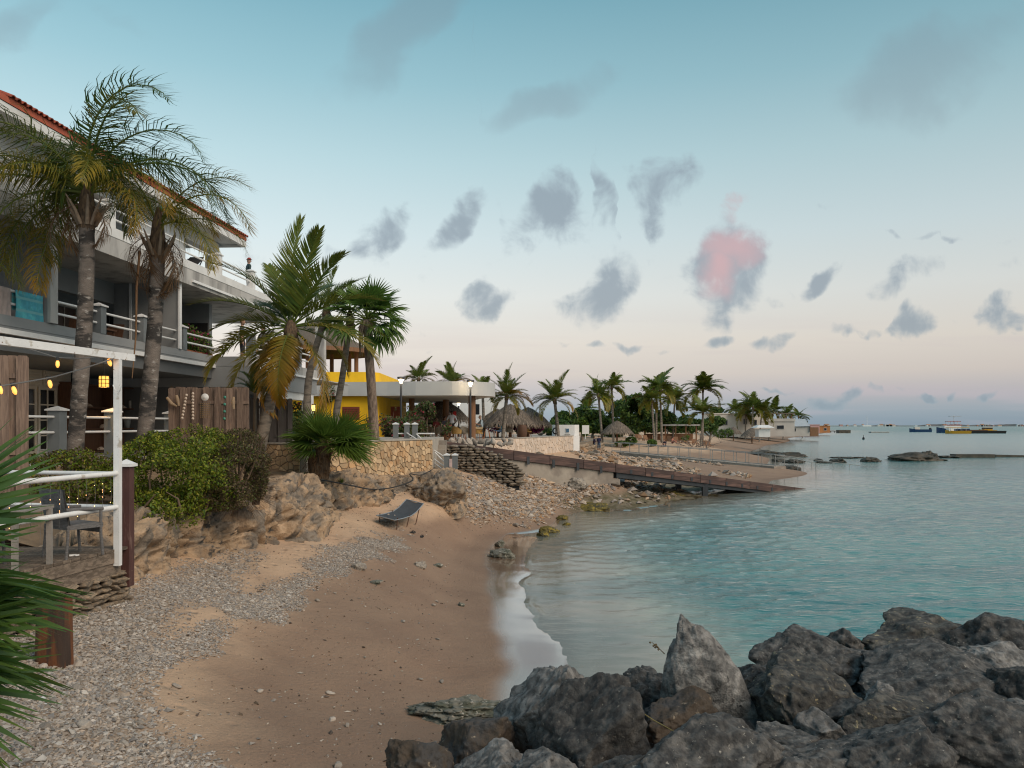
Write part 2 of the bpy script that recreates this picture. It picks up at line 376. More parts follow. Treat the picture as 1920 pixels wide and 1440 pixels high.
# the flat wet sheet left by the last wave: its upper edge and the waterline as plan curves
_le=sorted([(lambda p:(p.y,p.x))(G(a,b,.03)) for a,b in ((952,1330),(957,1290),(962,1240),(950,1200),(938,1160),(927,1120),(920,1080),(914,1045),(930,1022),(952,1004))])
_we=sorted([(lambda p:(p.y,p.x))(G(a,b,.0)) for a,b in ((1075,1330),(1068,1290),(1062,1248),(1050,1210),(1028,1188),(1003,1160),(985,1120),(976,1092),(1000,1074),(985,1060),(990,1040),(1000,1020),(1012,1004))])
XL=np.interp(YY,[p[0] for p in _le],[p[1] for p in _le]); XW=np.interp(YY,[p[0] for p in _we],[p[1] for p in _we]); XW=XW+vnoise(np.stack([YY*1.7,YY*0,YY*0],-1),8)*.07+vnoise(np.stack([YY*5.1,YY*0,YY*0],-1),9)*.03; XL=np.minimum(XL+vnoise(np.stack([YY*1.1,YY*0,YY*0+5],-1),8)*.06,XW-.15)
_t=(XX-XL)/(XW-XL); zs=np.where(_t<0,.042+(XL-XX)*.10+np.maximum(0,XL-XX-.8)*.05,np.where(_t<1,.042*(1-_t)+.002*(1-_t),-(XX-XW)*.11-.002))
wy=np.clip((YY-10.5)/1.5,0,1)*np.clip((31.5-YY)/2,0,1); wx=np.clip((XX-XL+2.4)/1.8,0,1)*np.clip((XW+3.2-XX)/2.2,0,1); wq=wy*wx; wq=wq*wq*(3-2*wq)
HZ=HZ*(1-wq)+zs*wq
HZ=HZ+np.clip((HZ-.07)/.35,0,1)*(fbm(_p*0.35,3,3)*0.05*np.clip(HZ,0,1)+fbm(_p*1.6,3,21)*0.012*near)
dry=np.clip((HZ-0.75)/0.4,0,1)
foot=worley(np.concatenate([_p[...,:2]*2.1,_p[...,2:]],-1),4)[0]
HZ=HZ-dry*near*np.clip(0.34-foot,0,1)*0.16*(YY<45)
rockm=np.clip(1-np.abs(np.stack([XX-9,(YY-46)],-1)/np.array([9,9])).max(-1),0,1)   # flat reef shelf under the ramp
rockm=np.minimum(1,rockm*4)*np.clip((0.75-HZ)/0.2,0,1)*(XX>2.2)
HZ=HZ+rockm*(np.round(fbm(_p*0.9,3,31)*4)/4*0.10+ridged(_p*2.2,3,33)*0.08-0.04)
V=np.stack([XX,YY,HZ],-1).reshape(-1,3)
idx=np.arange(rows*cols).reshape(rows,cols)
F=np.stack([idx[:-1,:-1],idx[:-1,1:],idx[1:,1:],idx[1:,:-1]],-1).reshape(-1,4)
def Hz(x,y):          # height of the finished sand surface (bilinear look-up)
    fy=(math.log(y+4)-math.log(5.5))/(math.log(760)-math.log(5.5))*(rows-1); fx=(x/(y+9)+0.80)/1.58*(cols-1)
    j=int(min(max(fy,0),rows-2)); i=int(min(max(fx,0),cols-2)); a=min(max(fy-j,0),1); b=min(max(fx-i,0),1)
    return float((HZ[j,i]*(1-b)+HZ[j,i+1]*b)*(1-a)+(HZ[j+1,i]*(1-b)+HZ[j+1,i+1]*b)*a)
def HzV(x,y):
    fy=(np.log(y+4)-math.log(5.5))/(math.log(760)-math.log(5.5))*(rows-1); fx=(x/(y+9)+0.80)/1.58*(cols-1)
    j=np.clip(fy.astype(int),0,rows-2); i=np.clip(fx.astype(int),0,cols-2); a=np.clip(fy-j,0,1); b=np.clip(fx-i,0,1)
    return (HZ[j,i]*(1-b)+HZ[j,i+1]*b)*(1-a)+(HZ[j+1,i]*(1-b)+HZ[j+1,i+1]*b)*a

def sand_material():
    m=bpy.data.materials.new('sand'); m.use_nodes=True; t=m.node_tree; t.nodes.clear(); n=t.nodes.new; l=t.links.new
    out=n('ShaderNodeOutputMaterial'); b=n('ShaderNodeBsdfPrincipled'); l(b.outputs[0],out.inputs[0])
    g=n('ShaderNodeNewGeometry'); sp=n('ShaderNodeSeparateXYZ'); l(g.outputs['Position'],sp.inputs[0])
    def nz(sc,det=5,r=.55,w=0):
        k=n('ShaderNodeTexNoise'); l(g.outputs['Position'],k.inputs['Vector']); k.inputs['Scale'].default_value=sc; k.inputs['Detail'].default_value=det; k.inputs['Roughness'].default_value=r; k.inputs['Distortion'].default_value=w; return k.outputs[0]
    def mr(v,a,b_,c=0.,d=1.):
        k=n('ShaderNodeMapRange'); k.interpolation_type='SMOOTHSTEP'; l(v,k.inputs[0])
        for i,x in zip((1,2,3,4),(a,b_,c,d)): k.inputs[i].default_value=x
        return k.outputs[0]
    def ma(op,a,b_):
        k=n('ShaderNodeMath'); k.operation=op
        for i,v in enumerate((a,b_)):
            if isinstance(v,(int,float)): k.inputs[i].default_value=v
            else: l(v,k.inputs[i])
        return k.outputs[0]
    def mx(f,a,c,mode='MIX'):
        k=n('ShaderNodeMix'); k.data_type='RGBA'; k.blend_type=mode
        for sck,v in ((0,f),(6,a),(7,c)):
            if isinstance(v,(int,float)): k.inputs[sck].default_value=v
            elif isinstance(v,tuple): k.inputs[sck].default_value=v
            else: l(v,k.inputs[sck])
        return k.outputs[2]
    hz=ma('ADD',sp.outputs[2],ma('MULTIPLY_ADD' if False else 'MULTIPLY',ma('SUBTRACT',nz(1.1,4),.5),.35))
    dryf=mr(hz,.80,1.30)
    c=mx(dryf,(.325,.212,.140,1),(.60,.41,.268,1))
    c=mx(mr(nz(.7,3),.35,.7),c,mx(1.0,c,(.86,.84,.84,1),'MULTIPLY'))
    c=mx(mr(nz(55,3,.7),.56,.72),c,mx(1.0,c,(1.35,1.33,1.32,1),'MULTIPLY'))
    c=mx(mr(nz(38,3,.7),.60,.74),c,mx(1.0,c,(.55,.50,.46,1),'MULTIPLY'))
    at=n('ShaderNodeAttribute'); at.attribute_name='shingle'; c=mx(ma('MULTIPLY',at.outputs['Fac'],.75),c,(.30,.235,.18,1))
    ar=n('ShaderNodeAttribute'); ar.attribute_name='reef'; rc=mx(mr(nz(2.2,5,.6),.4,.6),(.22,.175,.115,1),(.115,.095,.045,1)); c=mx(ar.outputs['Fac'],c,rc)
    wet=mr(ma('ADD',sp.outputs[2],ma('MULTIPLY',ma('SUBTRACT',nz(.7,3),.5),.008)),.075,.032)
    damp=mr(sp.outputs[2],.30,.08)
    c=mx(ma('MULTIPLY',damp,.35),c,mx(1.0,c,(.74,.72,.72,1),'MULTIPLY')); c=mx(ma('MULTIPLY',wet,.6),c,mx(1.0,c,(.75,.74,.74,1),'MULTIPLY'))
    wet=ma('MULTIPLY',wet,mr(sp.outputs[1],58,42))
    l(c,b.inputs['Base Color'])
    l(mr(wet,0,1,.9,.10),b.inputs['Roughness']); b.inputs['Specular IOR Level'].default_value=.5
    l(ma('MULTIPLY',wet,1.0),b.inputs['Coat Weight']); b.inputs['Coat Roughness'].default_value=.08; b.inputs['Coat IOR'].default_value=1.45
    bp=n('ShaderNodeBump'); l(ma('SUBTRACT',1.,wet),bp.inputs['Strength']); bp.inputs['Distance'].default_value=.035
    vo=n('ShaderNodeTexVoronoi'); vo.feature='SMOOTH_F1'; vo.inputs['Scale'].default_value=3.4; l(g.outputs['Position'],vo.inputs['Vector']); pr_=ma('MULTIPLY',mr(vo.outputs['Distance'],.05,.34),ma('MULTIPLY',dryf,ma('MULTIPLY',mr(nz(.45,2),.42,.56),1.6)))
    l(ma('ADD',pr_,ma('ADD',ma('ADD',nz(22,6,.7),ma('MULTIPLY',nz(4,4,.6),1.2)),ma('MULTIPLY',nz(90,2,.6),.25))),bp.inputs['Height']); l(bp.outputs[0],b.inputs['Normal'])
    return m
beach_me=np_mesh(V,F,sand_material(),'beach',True)
ma_,mb_,mr_=masks(V[:,0],V[:,1],V[:,2]); vflt(beach_me,np.maximum(np.maximum(ma_,mb_),mr_*.7),'shingle'); vflt(beach_me,rockm.ravel(),'reef')
link('beach',beach_me,kind='structure')

# ------------------------------------------------------------------ sea
ysea=np.concatenate([np.exp(np.linspace(math.log(9),math.log(80),400))-4, np.exp(np.linspace(math.log(81),math.log(1200),200))-4, [3000,6000,15000]])
cs=340; ul=np.linspace(-0.06,0.82,cs)
YS=np.repeat(ysea[:,None],cs,1); XS=ul[None]*(YS+9)-0.4
def waves(x,y):
    r=0; wr=np.random.default_rng(5)
    for k in range(20):
        lam=math.exp(wr.uniform(math.log(.16),math.log(1.1))); an=wr.normal(math.radians(-70),.62); kx,ky=math.cos(an)*2*math.pi/lam,math.sin(an)*2*math.pi/lam
        ph=wr.uniform(0,6.28); w=vnoise(np.stack([x*.3,y*.3,x*0+k*3.7],-1),40)*1.7 if k%2==0 else 0
        fade=np.clip(1.4-y*.012/lam,0,1); r=r+.0064*lam**1.0*np.sin(kx*x+ky*y+ph+w*1.6)*fade
    return r
HS=np.where(YS<700,HzV(XS,np.minimum(YS,700)),-4.0); calm=np.clip(-HS/0.5,0.06,1)
ZS=np.zeros(XS.shape); _k=int((ysea<110).sum()); ZS[:_k]=waves(XS[:_k],YS[:_k])*calm[:_k]
_xw=np.interp(YS,ys,XW[:,0]); _on=((YS>12)&(YS<29)); lip=np.exp(-((XS-_xw-.10)/.09)**2)*.028*np.clip(.55+vnoise(np.stack([YS*.6,YS*0,YS*0],-1),3),0,1)+np.exp(-((XS-_xw-1.1)/.25)**2)*.018*np.clip(.4+vnoise(np.stack([YS*.35,YS*0+3,YS*0],-1),4),0,1)
ZS=ZS+np.where(_on,lip,0)
Vs=np.stack([XS,YS,ZS],-1).reshape(-1,3); r_=len(ysea); idx=np.arange(r_*cs).reshape(r_,cs)
Fs=np.stack([idx[:-1,:-1],idx[:-1,1:],idx[1:,1:],idx[1:,:-1]],-1).reshape(-1,4)
hs=HS.ravel(); keep=(hs[Fs].min(1)<0.03); Fs=Fs[keep]
def water_material():
    m=bpy.data.materials.new('sea_water'); m.use_nodes=True; t=m.node_tree; t.nodes.clear(); n=t.nodes.new; l=t.links.new
    out=n('ShaderNodeOutputMaterial'); g=n('ShaderNodeNewGeometry')
    at=n('ShaderNodeAttribute'); at.attribute_name='depth'
    def mr(v,a,b_,c=0.,d=1.):
        k=n('ShaderNodeMapRange'); k.interpolation_type='SMOOTHSTEP'; l(v,k.inputs[0])
        for i,x in zip((1,2,3,4),(a,b_,c,d)): k.inputs[i].default_value=x
        return k.outputs[0]
    def nz(sc,det,st,r=.6):
        mp=n('ShaderNodeMapping'); l(g.outputs['Position'],mp.inputs[0]); mp.inputs['Scale'].default_value=st; mp.inputs['Rotation'].default_value=(0,0,R(14))
        k=n('ShaderNodeTexNoise'); l(mp.outputs[0],k.inputs['Vector']); k.inputs['Scale'].default_value=sc; k.inputs['Detail'].default_value=det; k.inputs['Roughness'].default_value=r; k.inputs['Distortion'].default_value=.4; return k.outputs[0]
    tr=n('ShaderNodeBsdfTransparent'); tr.inputs[0].default_value=(.80,.93,.90,1)
    df=n('ShaderNodeBsdfDiffuse')
    mc=n('ShaderNodeMix'); mc.data_type='RGBA'; l(mr(at.outputs['Fac'],.0,1.3),mc.inputs[0]); mc.inputs[6].default_value=(.47,.43,.35,1); mc.inputs[7].default_value=(.060,.228,.220,1)
    mp2=n('ShaderNodeMix'); mp2.data_type='RGBA'; l(mr(nz(.09,3,(1,2.2,1)),.42,.62),mp2.inputs[0]); l(mc.outputs[2],mp2.inputs[6])
    mul=n('ShaderNodeMix'); mul.data_type='RGBA'; mul.blend_type='MULTIPLY'; mul.inputs[0].default_value=1; l(mc.outputs[2],mul.inputs[6]); mul.inputs[7].default_value=(.62,.74,.80,1); l(mul.outputs[2],mp2.inputs[7])
    l(mp2.outputs[2],df.inputs[0])
    body=n('ShaderNodeMixShader'); l(mr(at.outputs['Fac'],-.5,.55,.0,.97),body.inputs[0]); l(tr.outputs[0],body.inputs[1]); l(df.outputs[0],body.inputs[2])
    gl=n('ShaderNodeBsdfGlossy'); sy=n('ShaderNodeSeparateXYZ'); l(g.outputs['Position'],sy.inputs[0]); l(mr(sy.outputs[1],30,220,.05,.20),gl.inputs['Roughness'])
    bp=n('ShaderNodeBump'); bp.inputs['Strength'].default_value=1; bp.inputs['Distance'].default_value=.028
    ad=n('ShaderNodeMath'); ad.operation='ADD'; l(nz(5.0,4,(.6,1.5,1)),ad.inputs[0])
    m2=n('ShaderNodeMath'); m2.operation='MULTIPLY'; l(nz(.5,4,(.5,1.6,1)),m2.inputs[0]); m2.inputs[1].default_value=3.0; l(m2.outputs[0],ad.inputs[1])
    m3=n('ShaderNodeMath'); m3.operation='MULTIPLY'; l(ad.outputs[0],m3.inputs[0]); l(mr(at.outputs['Fac'],.0,.8,.12,1.),m3.inputs[1]); l(m3.outputs[0],bp.inputs['Height'])
    l(bp.outputs[0],gl.inputs['Normal']); fr=n('ShaderNodeFresnel'); fr.inputs[0].default_value=1.33; l(bp.outputs[0],fr.inputs['Normal'])
    ms=n('ShaderNodeMixShader'); fm=n('ShaderNodeMath'); fm.operation='MULTIPLY'; l(fr.outputs[0],fm.inputs[0]); l(mr(sy.outputs[1],60,700,1.,.58),fm.inputs[1]); l(fm.outputs[0],ms.inputs[0]); l(body.outputs[0],ms.inputs[1]); l(gl.outputs[0],ms.inputs[2]); l(ms.outputs[0],out.inputs[0])
    return m
sea_me=np_mesh(Vs,Fs,water_material(),'sea',True); vflt(sea_me,np.maximum(0,-hs),'depth')
link('sea',sea_me,kind='structure')

# ================================================================== rocks
m_boulder=M('boulder_stone',(.040,.038,.036),.85,.45,4,2.2,20,col2=(.135,.126,.114),mixs=11,rand=.25,thr=(.36,.70),col3=(.34,.31,.26),s3=21,thr3=(.63,.72),detail=10)
m_boulder_pale=M('boulder_pale_stone',(.10,.096,.09),.85,.45,4,2.2,20,col2=(.28,.265,.245),mixs=10,rand=.15,thr=(.34,.68),col3=(.055,.052,.05),s3=14,thr3=(.58,.70),detail=10)
m_boulder_brown=M('boulder_brown_stone',(.075,.055,.038),.85,.35,3.0,1.0,26,col2=(.05,.047,.045),mixs=3.0,rand=.2,col3=(.30,.24,.17),s3=9,thr3=(.62,.72),detail=7)
m_boulder_ochre=M('boulder_lichen_stone',(.033,.032,.030),.85,.45,4,2.2,20,col2=(.115,.105,.088),mixs=11,rand=.2,thr=(.36,.70),col3=(.33,.27,.16),s3=13,thr3=(.60,.70),detail=10)
def ico(sub):
    t=(1+5**.5)/2; v=[(-1,t,0),(1,t,0),(-1,-t,0),(1,-t,0),(0,-1,t),(0,1,t),(0,-1,-t),(0,1,-t),(t,0,-1),(t,0,1),(-t,0,-1),(-t,0,1)]
    f=[(0,11,5),(0,5,1),(0,1,7),(0,7,10),(0,10,11),(1,5,9),(5,11,4),(11,10,2),(10,7,6),(7,1,8),(3,9,4),(3,4,2),(3,2,6),(3,6,8),(3,8,9),(4,9,5),(2,4,11),(6,2,10),(8,6,7),(9,8,1)]
    V=np.array(v,float); V/=np.linalg.norm(V,axis=1,keepdims=True); F=np.array(f)
    for _ in range(sub):
        e={}; n=len(V); new=[]; nf=[]
        def mid(a,b):
            k=(a,b) if a<b else (b,a)
            if k not in e: e[k]=n+len(new); q=V[a]+V[b]; new.append(q/np.linalg.norm(q))
            return e[k]
        for a,b,c in F:
            x,y,z=mid(a,b),mid(b,c),mid(c,a); nf+=[(a,x,z),(b,y,x),(c,z,y),(x,y,z)]
        V=np.vstack([V,np.array(new)]); F=np.array(nf)
    return V,F
ICO={k:ico(k) for k in (0,1,2,3,4,5)}
ICO['o']=(np.array([(1,0,0),(0,1,0),(-1,0,0),(0,-1,0),(.25,.1,1),(-.1,.15,-1)],float)*1.12,np.array([(0,1,4),(1,2,4),(2,3,4),(3,0,4),(1,0,5),(2,1,5),(3,2,5),(0,3,5)]))
def rock_mesh(seed, rad, sub=4, cuts=7, rough=.10, pits=.05, mat=None, tilt=(0,0,0), taper=0.0, name='boulder'):
    r=np.random.default_rng(seed); V,F=ICO[sub]; V=V.copy()
    for _ in range(cuts):
        n=r.normal(size=3); n/=np.linalg.norm(n); d=r.uniform(.52,.82); h=V@n; V-=np.maximum(0,h-d)[:,None]*n*.94
    o=r.uniform(-50,50,3); q=V*1.15+o
    disp=fbm(q*1.2,3,seed%97)*.11+rough*fbm(q*3.2,6,seed%89,.55)*.9
    if pits:
        w=worley(q*3.4,seed%83)[0]; w2=worley(q*8,seed%79)[0]; disp-=pits*np.clip(.42-w,0,1)*2.8+pits*.8*np.clip(.38-w2,0,1)*2
        disp+=(ridged(q*2.1,3,seed%71)-.6)*rough*.7
    V=V*(1+disp)[:,None]
    if taper: V[:,:2]*=(1-taper*np.clip(V[:,2:],-1,1))
    V=V*np.array(rad); V=V@np.array(Euler(tilt).to_matrix()).T
    return np_mesh(V,F,mat,name,True)
BD=[ # px, py(middle), width px, height px, distance, depth factor, material, tilt, taper, label
 (1046,1345,215,215,8.6,.95,'p',(.1,.15,.3),.10,'pale grey boulder with a blunt rounded top at the beach end of the breakwater'),
 (1120,1395,250,200,7.7,.8,'d',(0,-.42,.2),.05,'dark smooth boulder leaning against the right side of the pale blunt boulder'),
 (1325,1310,140,270,9.0,.6,'p2',(.1,-.34,.25),.50,'tall pointed grey boulder standing upright above the breakwater'),
 (893,1402,150,135,8.3,.9,'b',(0,0,.4),0,'rounded brown boulder lying on sand left of the pale blunt boulder'),
 (786,1440,115,100,7.5,.9,'b2',(0,.2,.1),0,'dark brown boulder at the lower edge, leftmost of the breakwater'),
 (925,1452,150,90,7.3,.8,'p',(0,0,.9),0,'low white-veined boulder at the lower edge below the rounded brown boulder'),
 (1030,1452,115,100,7.0,.8,'p2',(.2,.1,.2),.1,'small pale pinkish grey boulder at the lower edge below the leaning dark boulder'),
 (1312,1432,270,150,7.0,.7,'d2',(0,.1,.3),0,'wide speckled boulder at the lower edge below the tall pointed boulder'),
 (1222,1310,110,110,9.6,.9,'d',(0,.3,0),0,'dark bluish boulder tucked between the leaning boulder and the pointed one'),
 (1272,1345,135,90,8.5,.8,'b',(.1,0,.6),0,'reddish grey boulder at the foot of the tall pointed boulder'),
 (1505,1318,232,165,9.0,.9,'o',(0,.12,.2),.08,'large dark boulder with ochre lichen right of the tall pointed boulder'),
 (1415,1292,130,100,10.0,.9,'d',(0,-.4,.2),0,'sloping dark boulder behind the left shoulder of the ochre lichen boulder'),
 (1545,1252,190,105,10.6,.9,'d2',(.1,.1,.1),0,'flat-topped grey boulder behind the ochre lichen boulder by the water'),
 (1583,1213,70,60,11.2,1,'d',(0,.1,.4),0,'small dark square boulder left of the largest waterside boulder'),
 (1735,1205,250,125,11.6,.8,'o',(0,.05,.1),0,'long dark boulder topping the breakwater by the water'),
 (1868,1205,210,135,11.2,.8,'d',(0,-.1,.5),.1,'high dark boulder at the right edge next to the longest waterside boulder'),
 (1742,1295,275,155,9.5,.8,'d',(.05,.08,0),.05,'big dark smooth boulder with a hollow in front of the waterside boulders'),
 (1858,1248,140,80,10.3,.9,'p2',(0,.15,.2),0,'pale grey boulder wedged below the right edge waterside boulder'),
 (1925,1295,130,125,9.0,.9,'d2',(0,0,.3),0,'grey boulder cut by the right picture edge beside the hollowed boulder'),
 (1535,1372,84,92,8.1,.9,'p2',(.1,.1,.2),-.15,'small upright pale grey boulder in front of the ochre lichen boulder'),
 (1672,1352,205,100,8.3,.8,'o',(0,.1,.2),0,'knobbly dark boulder below the hollowed boulder'),
 (1653,1308,44,50,8.6,.9,'p2',(0,0,.5),.2,'tiny pinkish stone perched on the knobbly dark boulder'),
 (1845,1402,250,150,7.8,.8,'d2',(0,.2,.3),.05,'broad sloping boulder with cream lichen in the lower right corner'),
 (1515,1455,280,150,7.4,.7,'d',(0,.1,.1),0,'wide black boulder at the lower edge under the small upright boulder'),
 (1690,1425,230,140,7.3,.7,'d',(.1,-.1,.6),0,'blackish rough boulder at the lower edge left of the corner boulder'),
 (1905,1362,90,75,8.4,.9,'p2',(0,0,.2),0,'small pale rounded boulder at the right edge above the corner boulder'),
 (1448,1402,140,70,7.7,.9,'d2',(0,0,.1),0,'flat dark boulder between the speckled boulder and the upright pale one'),
 (1175,1452,110,60,6.9,.8,'d2',(0,0,.8),0,'small grey boulder at the lower edge left of the speckled boulder'),
 (1585,1345,100,60,8.6,.9,'d',(0,.1,.3),0,'small dark boulder squeezed right of the upright pale boulder'),
 (1700,1243,80,40,10.6,.9,'r',(0,0,.3),0,'low rust-orange stone between the long boulder and the hollowed one'),
 (1385,1330,60,60,9.6,.9,'b2',(0,0,.3),0,'small rusty boulder between the pointed and the ochre lichen boulders'),
 (1450,1248,50,34,10.6,.9,'b2',(0,0,.3),0,'small brown stone on the sloping dark boulder near the water'),
]
m_rust=M('rust_stone',(.22,.085,.03),.85,.3,4,1,26,col2=(.10,.08,.06),mixs=5)
BMAT={'p':m_boulder_pale,'p2':m_boulder_pale,'d':m_boulder,'d2':m_boulder,'b':m_boulder_brown,'b2':m_boulder_brown,'o':m_boulder_ochre,'r':m_rust}
for k,(px,py,w,h,D,df,mt,tilt,tp,lab) in enumerate(BD):
    c=P(px,py,D); rx=w/2/FPX*D*1.24; rz=h/2/FPX*D*1.22; ry=rx*df*1.05
    link('boulder',rock_mesh(100+k*7,(rx,ry,rz),5 if w>100 else 4,10 if h<230 else 4,.085 if h<230 else .05,.075 if h<230 else .02,BMAT[mt],tilt,tp),None,loc=c,label=lab,cat='boulder',group='boulders of the breakwater')
# the unseen heart of the breakwater: lower stones that fill the gaps between the boulders
core=[(1200,1400,9.0,.55),(1380,1390,9.2,.6),(1600,1400,9.3,.7),(1800,1390,9.4,.7),(1480,1330,10.4,.6),(1660,1290,11,.7),(1850,1300,10.6,.7),(1950,1400,9,.7),(1650,1440,8.2,.6),(1400,1450,8,.5),(1130,1460,8.1,.4),(1780,1470,7.6,.6)]
for k,(px,py,D,r) in enumerate(core):
    c=P(px,py,D); link('boulder',rock_mesh(900+k*5,(r*1.2,r,r*.8),3,5,.1,.05,m_boulder),None,loc=c,label='dark boulder deep in the gaps between the breakwater boulders',cat='boulder',group='boulders filling the heart of the breakwater')
# flat reef slab on the sand left of the pale boulder
m_reef=M('reef_slab_stone',(.20,.19,.155),.9,.35,5,1.0,22,col2=(.085,.09,.065),mixs=6,col3=(.40,.36,.30),s3=11,thr3=(.57,.66),detail=7)
link('reef_slab',rock_mesh(1501,(.66,.42,.17),5,4,.22,.16,m_reef,(0,.05,.2)),None,loc=G(862,1345,.30)+Vector((0,.2,.02)),label='flat pitted greenish slab of reef rock half buried in sand beside the boulders',cat='rock')
# twig by the pointed boulder
tw=MB(); a=P(1246,1226,8.9); b=P(1222,1204,8.9); tw.tube([a,a.lerp(b,.5)+Vector((0,0,.005)),b],[.006,.004,.003],5)
one('dry_twig',tw,M('twig',(.12,.08,.03),.8),a,'dry twig with withered buds sticking up beside the pointed boulder','twig')
for k in range(9):
    t=rnd.uniform(.45,1); c=a.lerp(b,t)+Vector((rnd.uniform(-.02,.02),rnd.uniform(-.01,.01),rnd.uniform(-.015,.02)))
    bm=MB(); bm.lathe([(0,-.012),(.012,-.004),(.011,.006),(0,.014)],c,6); part('bud',bm,MATS['twig'],bpy.data.objects['dry_twig'])
gs=MB(); gs.tube([P(1120,1290,8.0),P(1180,1320,7.6),P(1225,1350,7.3),P(1265,1372,7.0)],[.004,.005,.005,.004],5)
one('dry_stalk',gs,M('stalk',(.30,.22,.07),.8),P(1120,1290,8.0),'thin yellow stalk lying across the boulders','stalk')

# ---- pebbles: broken coral, each its own colour
PEBC=np.array([(.46,.40,.34),(.41,.355,.30),(.50,.44,.38),(.37,.335,.30),(.33,.295,.26),(.44,.36,.285),(.40,.32,.25),(.54,.49,.43),(.29,.265,.245),(.47,.375,.29)])
def scatter(name, pos, size, elong, seed, mat, kind='stuff', lab=None, sub='o', cols=PEBC, sink=.25):
    r=np.random.default_rng(seed); V0,F0=ICO[sub]; n=len(pos); nv=len(V0)
    sc=size[:,None]*np.stack([np.ones(n),r.uniform(*elong,n),r.uniform(.28,.55,n)],-1)*.5
    V=V0[None]*sc[:,None,:]*(1+r.uniform(-.28,.28,(n,nv,1)))
    an=r.uniform(0,6.28,n); ti=r.normal(0,.32,n)
    c,s=np.cos(an),np.sin(an); ct,st=np.cos(ti),np.sin(ti)
    x,y,z=V[...,0],V[...,1],V[...,2]; x2=x*ct[:,None]+z*st[:,None]; z2=-x*st[:,None]+z*ct[:,None]
    W_=np.stack([x2*c[:,None]-y*s[:,None],x2*s[:,None]+y*c[:,None],z2],-1)+pos[:,None,:]; W_[...,2]+=(sc[:,2]*(1-2*sink))[:,None]
    F=(F0[None]+(np.arange(n)*nv)[:,None,None]).reshape(-1,3)
    me=np_mesh(W_.reshape(-1,3),F,mat,name,False); ci=r.integers(0,len(cols),n); cl=cols[ci]*r.uniform(.58,1.0,(n,1)); vcol(me,np.repeat(cl,nv,0))
    return link(name,me,kind=kind)
m_peb=M('coral_pebble_stone',(.4,.4,.4),.9,.15,30,attr='tint')
def sample(n, box, fn, seed):
    r=np.random.default_rng(seed); out=[]; tot=0
    while tot<n:
        x=r.uniform(box[0],box[1],60000); y=r.uniform(box[2],box[3],60000); z=HzV(x,y)
        px,py=topx(x,y,z); k=(px>-140)&(px<2000)&(py<1560)&(z>.1); x,y,z=x[k],y[k],z[k]
        m=fn(x,y,z); k=r.uniform(0,1,len(x))<m; out.append(np.stack([x[k],y[k],z[k]],-1)); tot+=k.sum()
    return np.concatenate(out)[:n]
pa=sample(40000,(-9,-1.2,5.3,17.5),lambda x,y,z:masks(x,y,z)[0]*np.clip(1.5-y/22,0.3,1),1)
ra=np.random.default_rng(3)
big=ra.permutation(len(pa)); sz=np.clip(ra.lognormal(math.log(.038),.40,len(pa)),.016,.11)
scatter('coral_pebbles',pa,sz,(.35,.75),4,m_peb)
pb=sample(20000,(-6.5,-1.0,8,26),lambda x,y,z:masks(x,y,z)[1],2); scatter('coral_gravel',pb,np.clip(ra.lognormal(math.log(.036),.4,len(pb)),.016,.10),(.4,.8),6,m_peb)
pc=sample(4200,(-6,2.2,6,32),lambda x,y,z:np.clip((z-.08)/.3,0,1)*(.25+.75*(fbm(np.stack([x,y,z*0],-1)*.8,3,77)>.1))*(x<1.4),5)
scatter('beach_litter',pc,np.clip(ra.lognormal(math.log(.026),.5,len(pc)),.012,.10),(.35,.8),7,m_peb,cols=np.array([(.45,.38,.30),(.16,.11,.07),(.20,.14,.09),(.55,.48,.40),(.12,.09,.07),(.30,.26,.22)]))
RUBC=np.array([(.50,.40,.31),(.46,.33,.23),(.40,.34,.29),(.56,.45,.35),(.48,.29,.16),(.34,.29,.25),(.54,.38,.25)])
pr2=sample(2600,(-1,19,40,88),lambda x,y,z:(z>.12)*np.clip((fbm(np.stack([x,y,z*0],-1)*.25,3,15)+.25)*2,0,1)*(topx(x,y,z)[0]<1460)*(topx(x,y,z)[0]>1000),18); scatter('shore_rubble',pr2,np.clip(ra.lognormal(math.log(.26),.5,len(pr2)),.1,.9),(.5,.9),19,m_peb,cols=np.vstack([RUBC,[(.17,.14,.11),(.22,.19,.15)]]))
pr=sample(7500,(-3.2,7,24,52),lambda x,y,z:masks(x,y,z)[2],8); scatter('coral_rubble',pr,np.clip(ra.lognormal(math.log(.105),.45,len(pr)),.04,.34),(.5,.9),9,m_peb,sub=0,cols=RUBC)
# larger pieces that can be told apart
PM=[rock_mesh(2000+k,(1,ra.uniform(.45,.8),ra.uniform(.35,.6)),2,4,.12,.0,None,name='pebble') for k in range(6)]
m_lp=M('loose_coral_stone',(.42,.36,.30),.9,.3,9,.6,60,rand=.35)
for me in PM: me.materials.clear(); me.materials.append(m_lp)
def loose(name,pts,lo,hi,lab,cat,grp):
    for k,p in enumerate(pts):
        s_=rnd.uniform(lo,hi); link(name,PM[k%6],None,loc=(p[0],p[1],p[2]+s_*.16),rot=(rnd.uniform(-.3,.3),rnd.uniform(-.3,.3),rnd.uniform(0,6.28)),scale=s_*.5,label=lab,cat=cat,group=grp)
loose('coral_stone',sample(110,(-6.5,-1.5,5.8,12),lambda x,y,z:masks(x,y,z)[0],12),.07,.15,'larger piece of bleached coral among the grey shingle at lower left','stone','bleached coral pieces in the shingle')
loose('beach_stone',sample(46,(-4.5,.6,7,24),lambda x,y,z:(z>.15)*1.0*(masks(x,y,z)[0]<.2),13),.05,.13,'small pale stone lying loose on the damp brown sand','stone','loose stones on the damp sand')
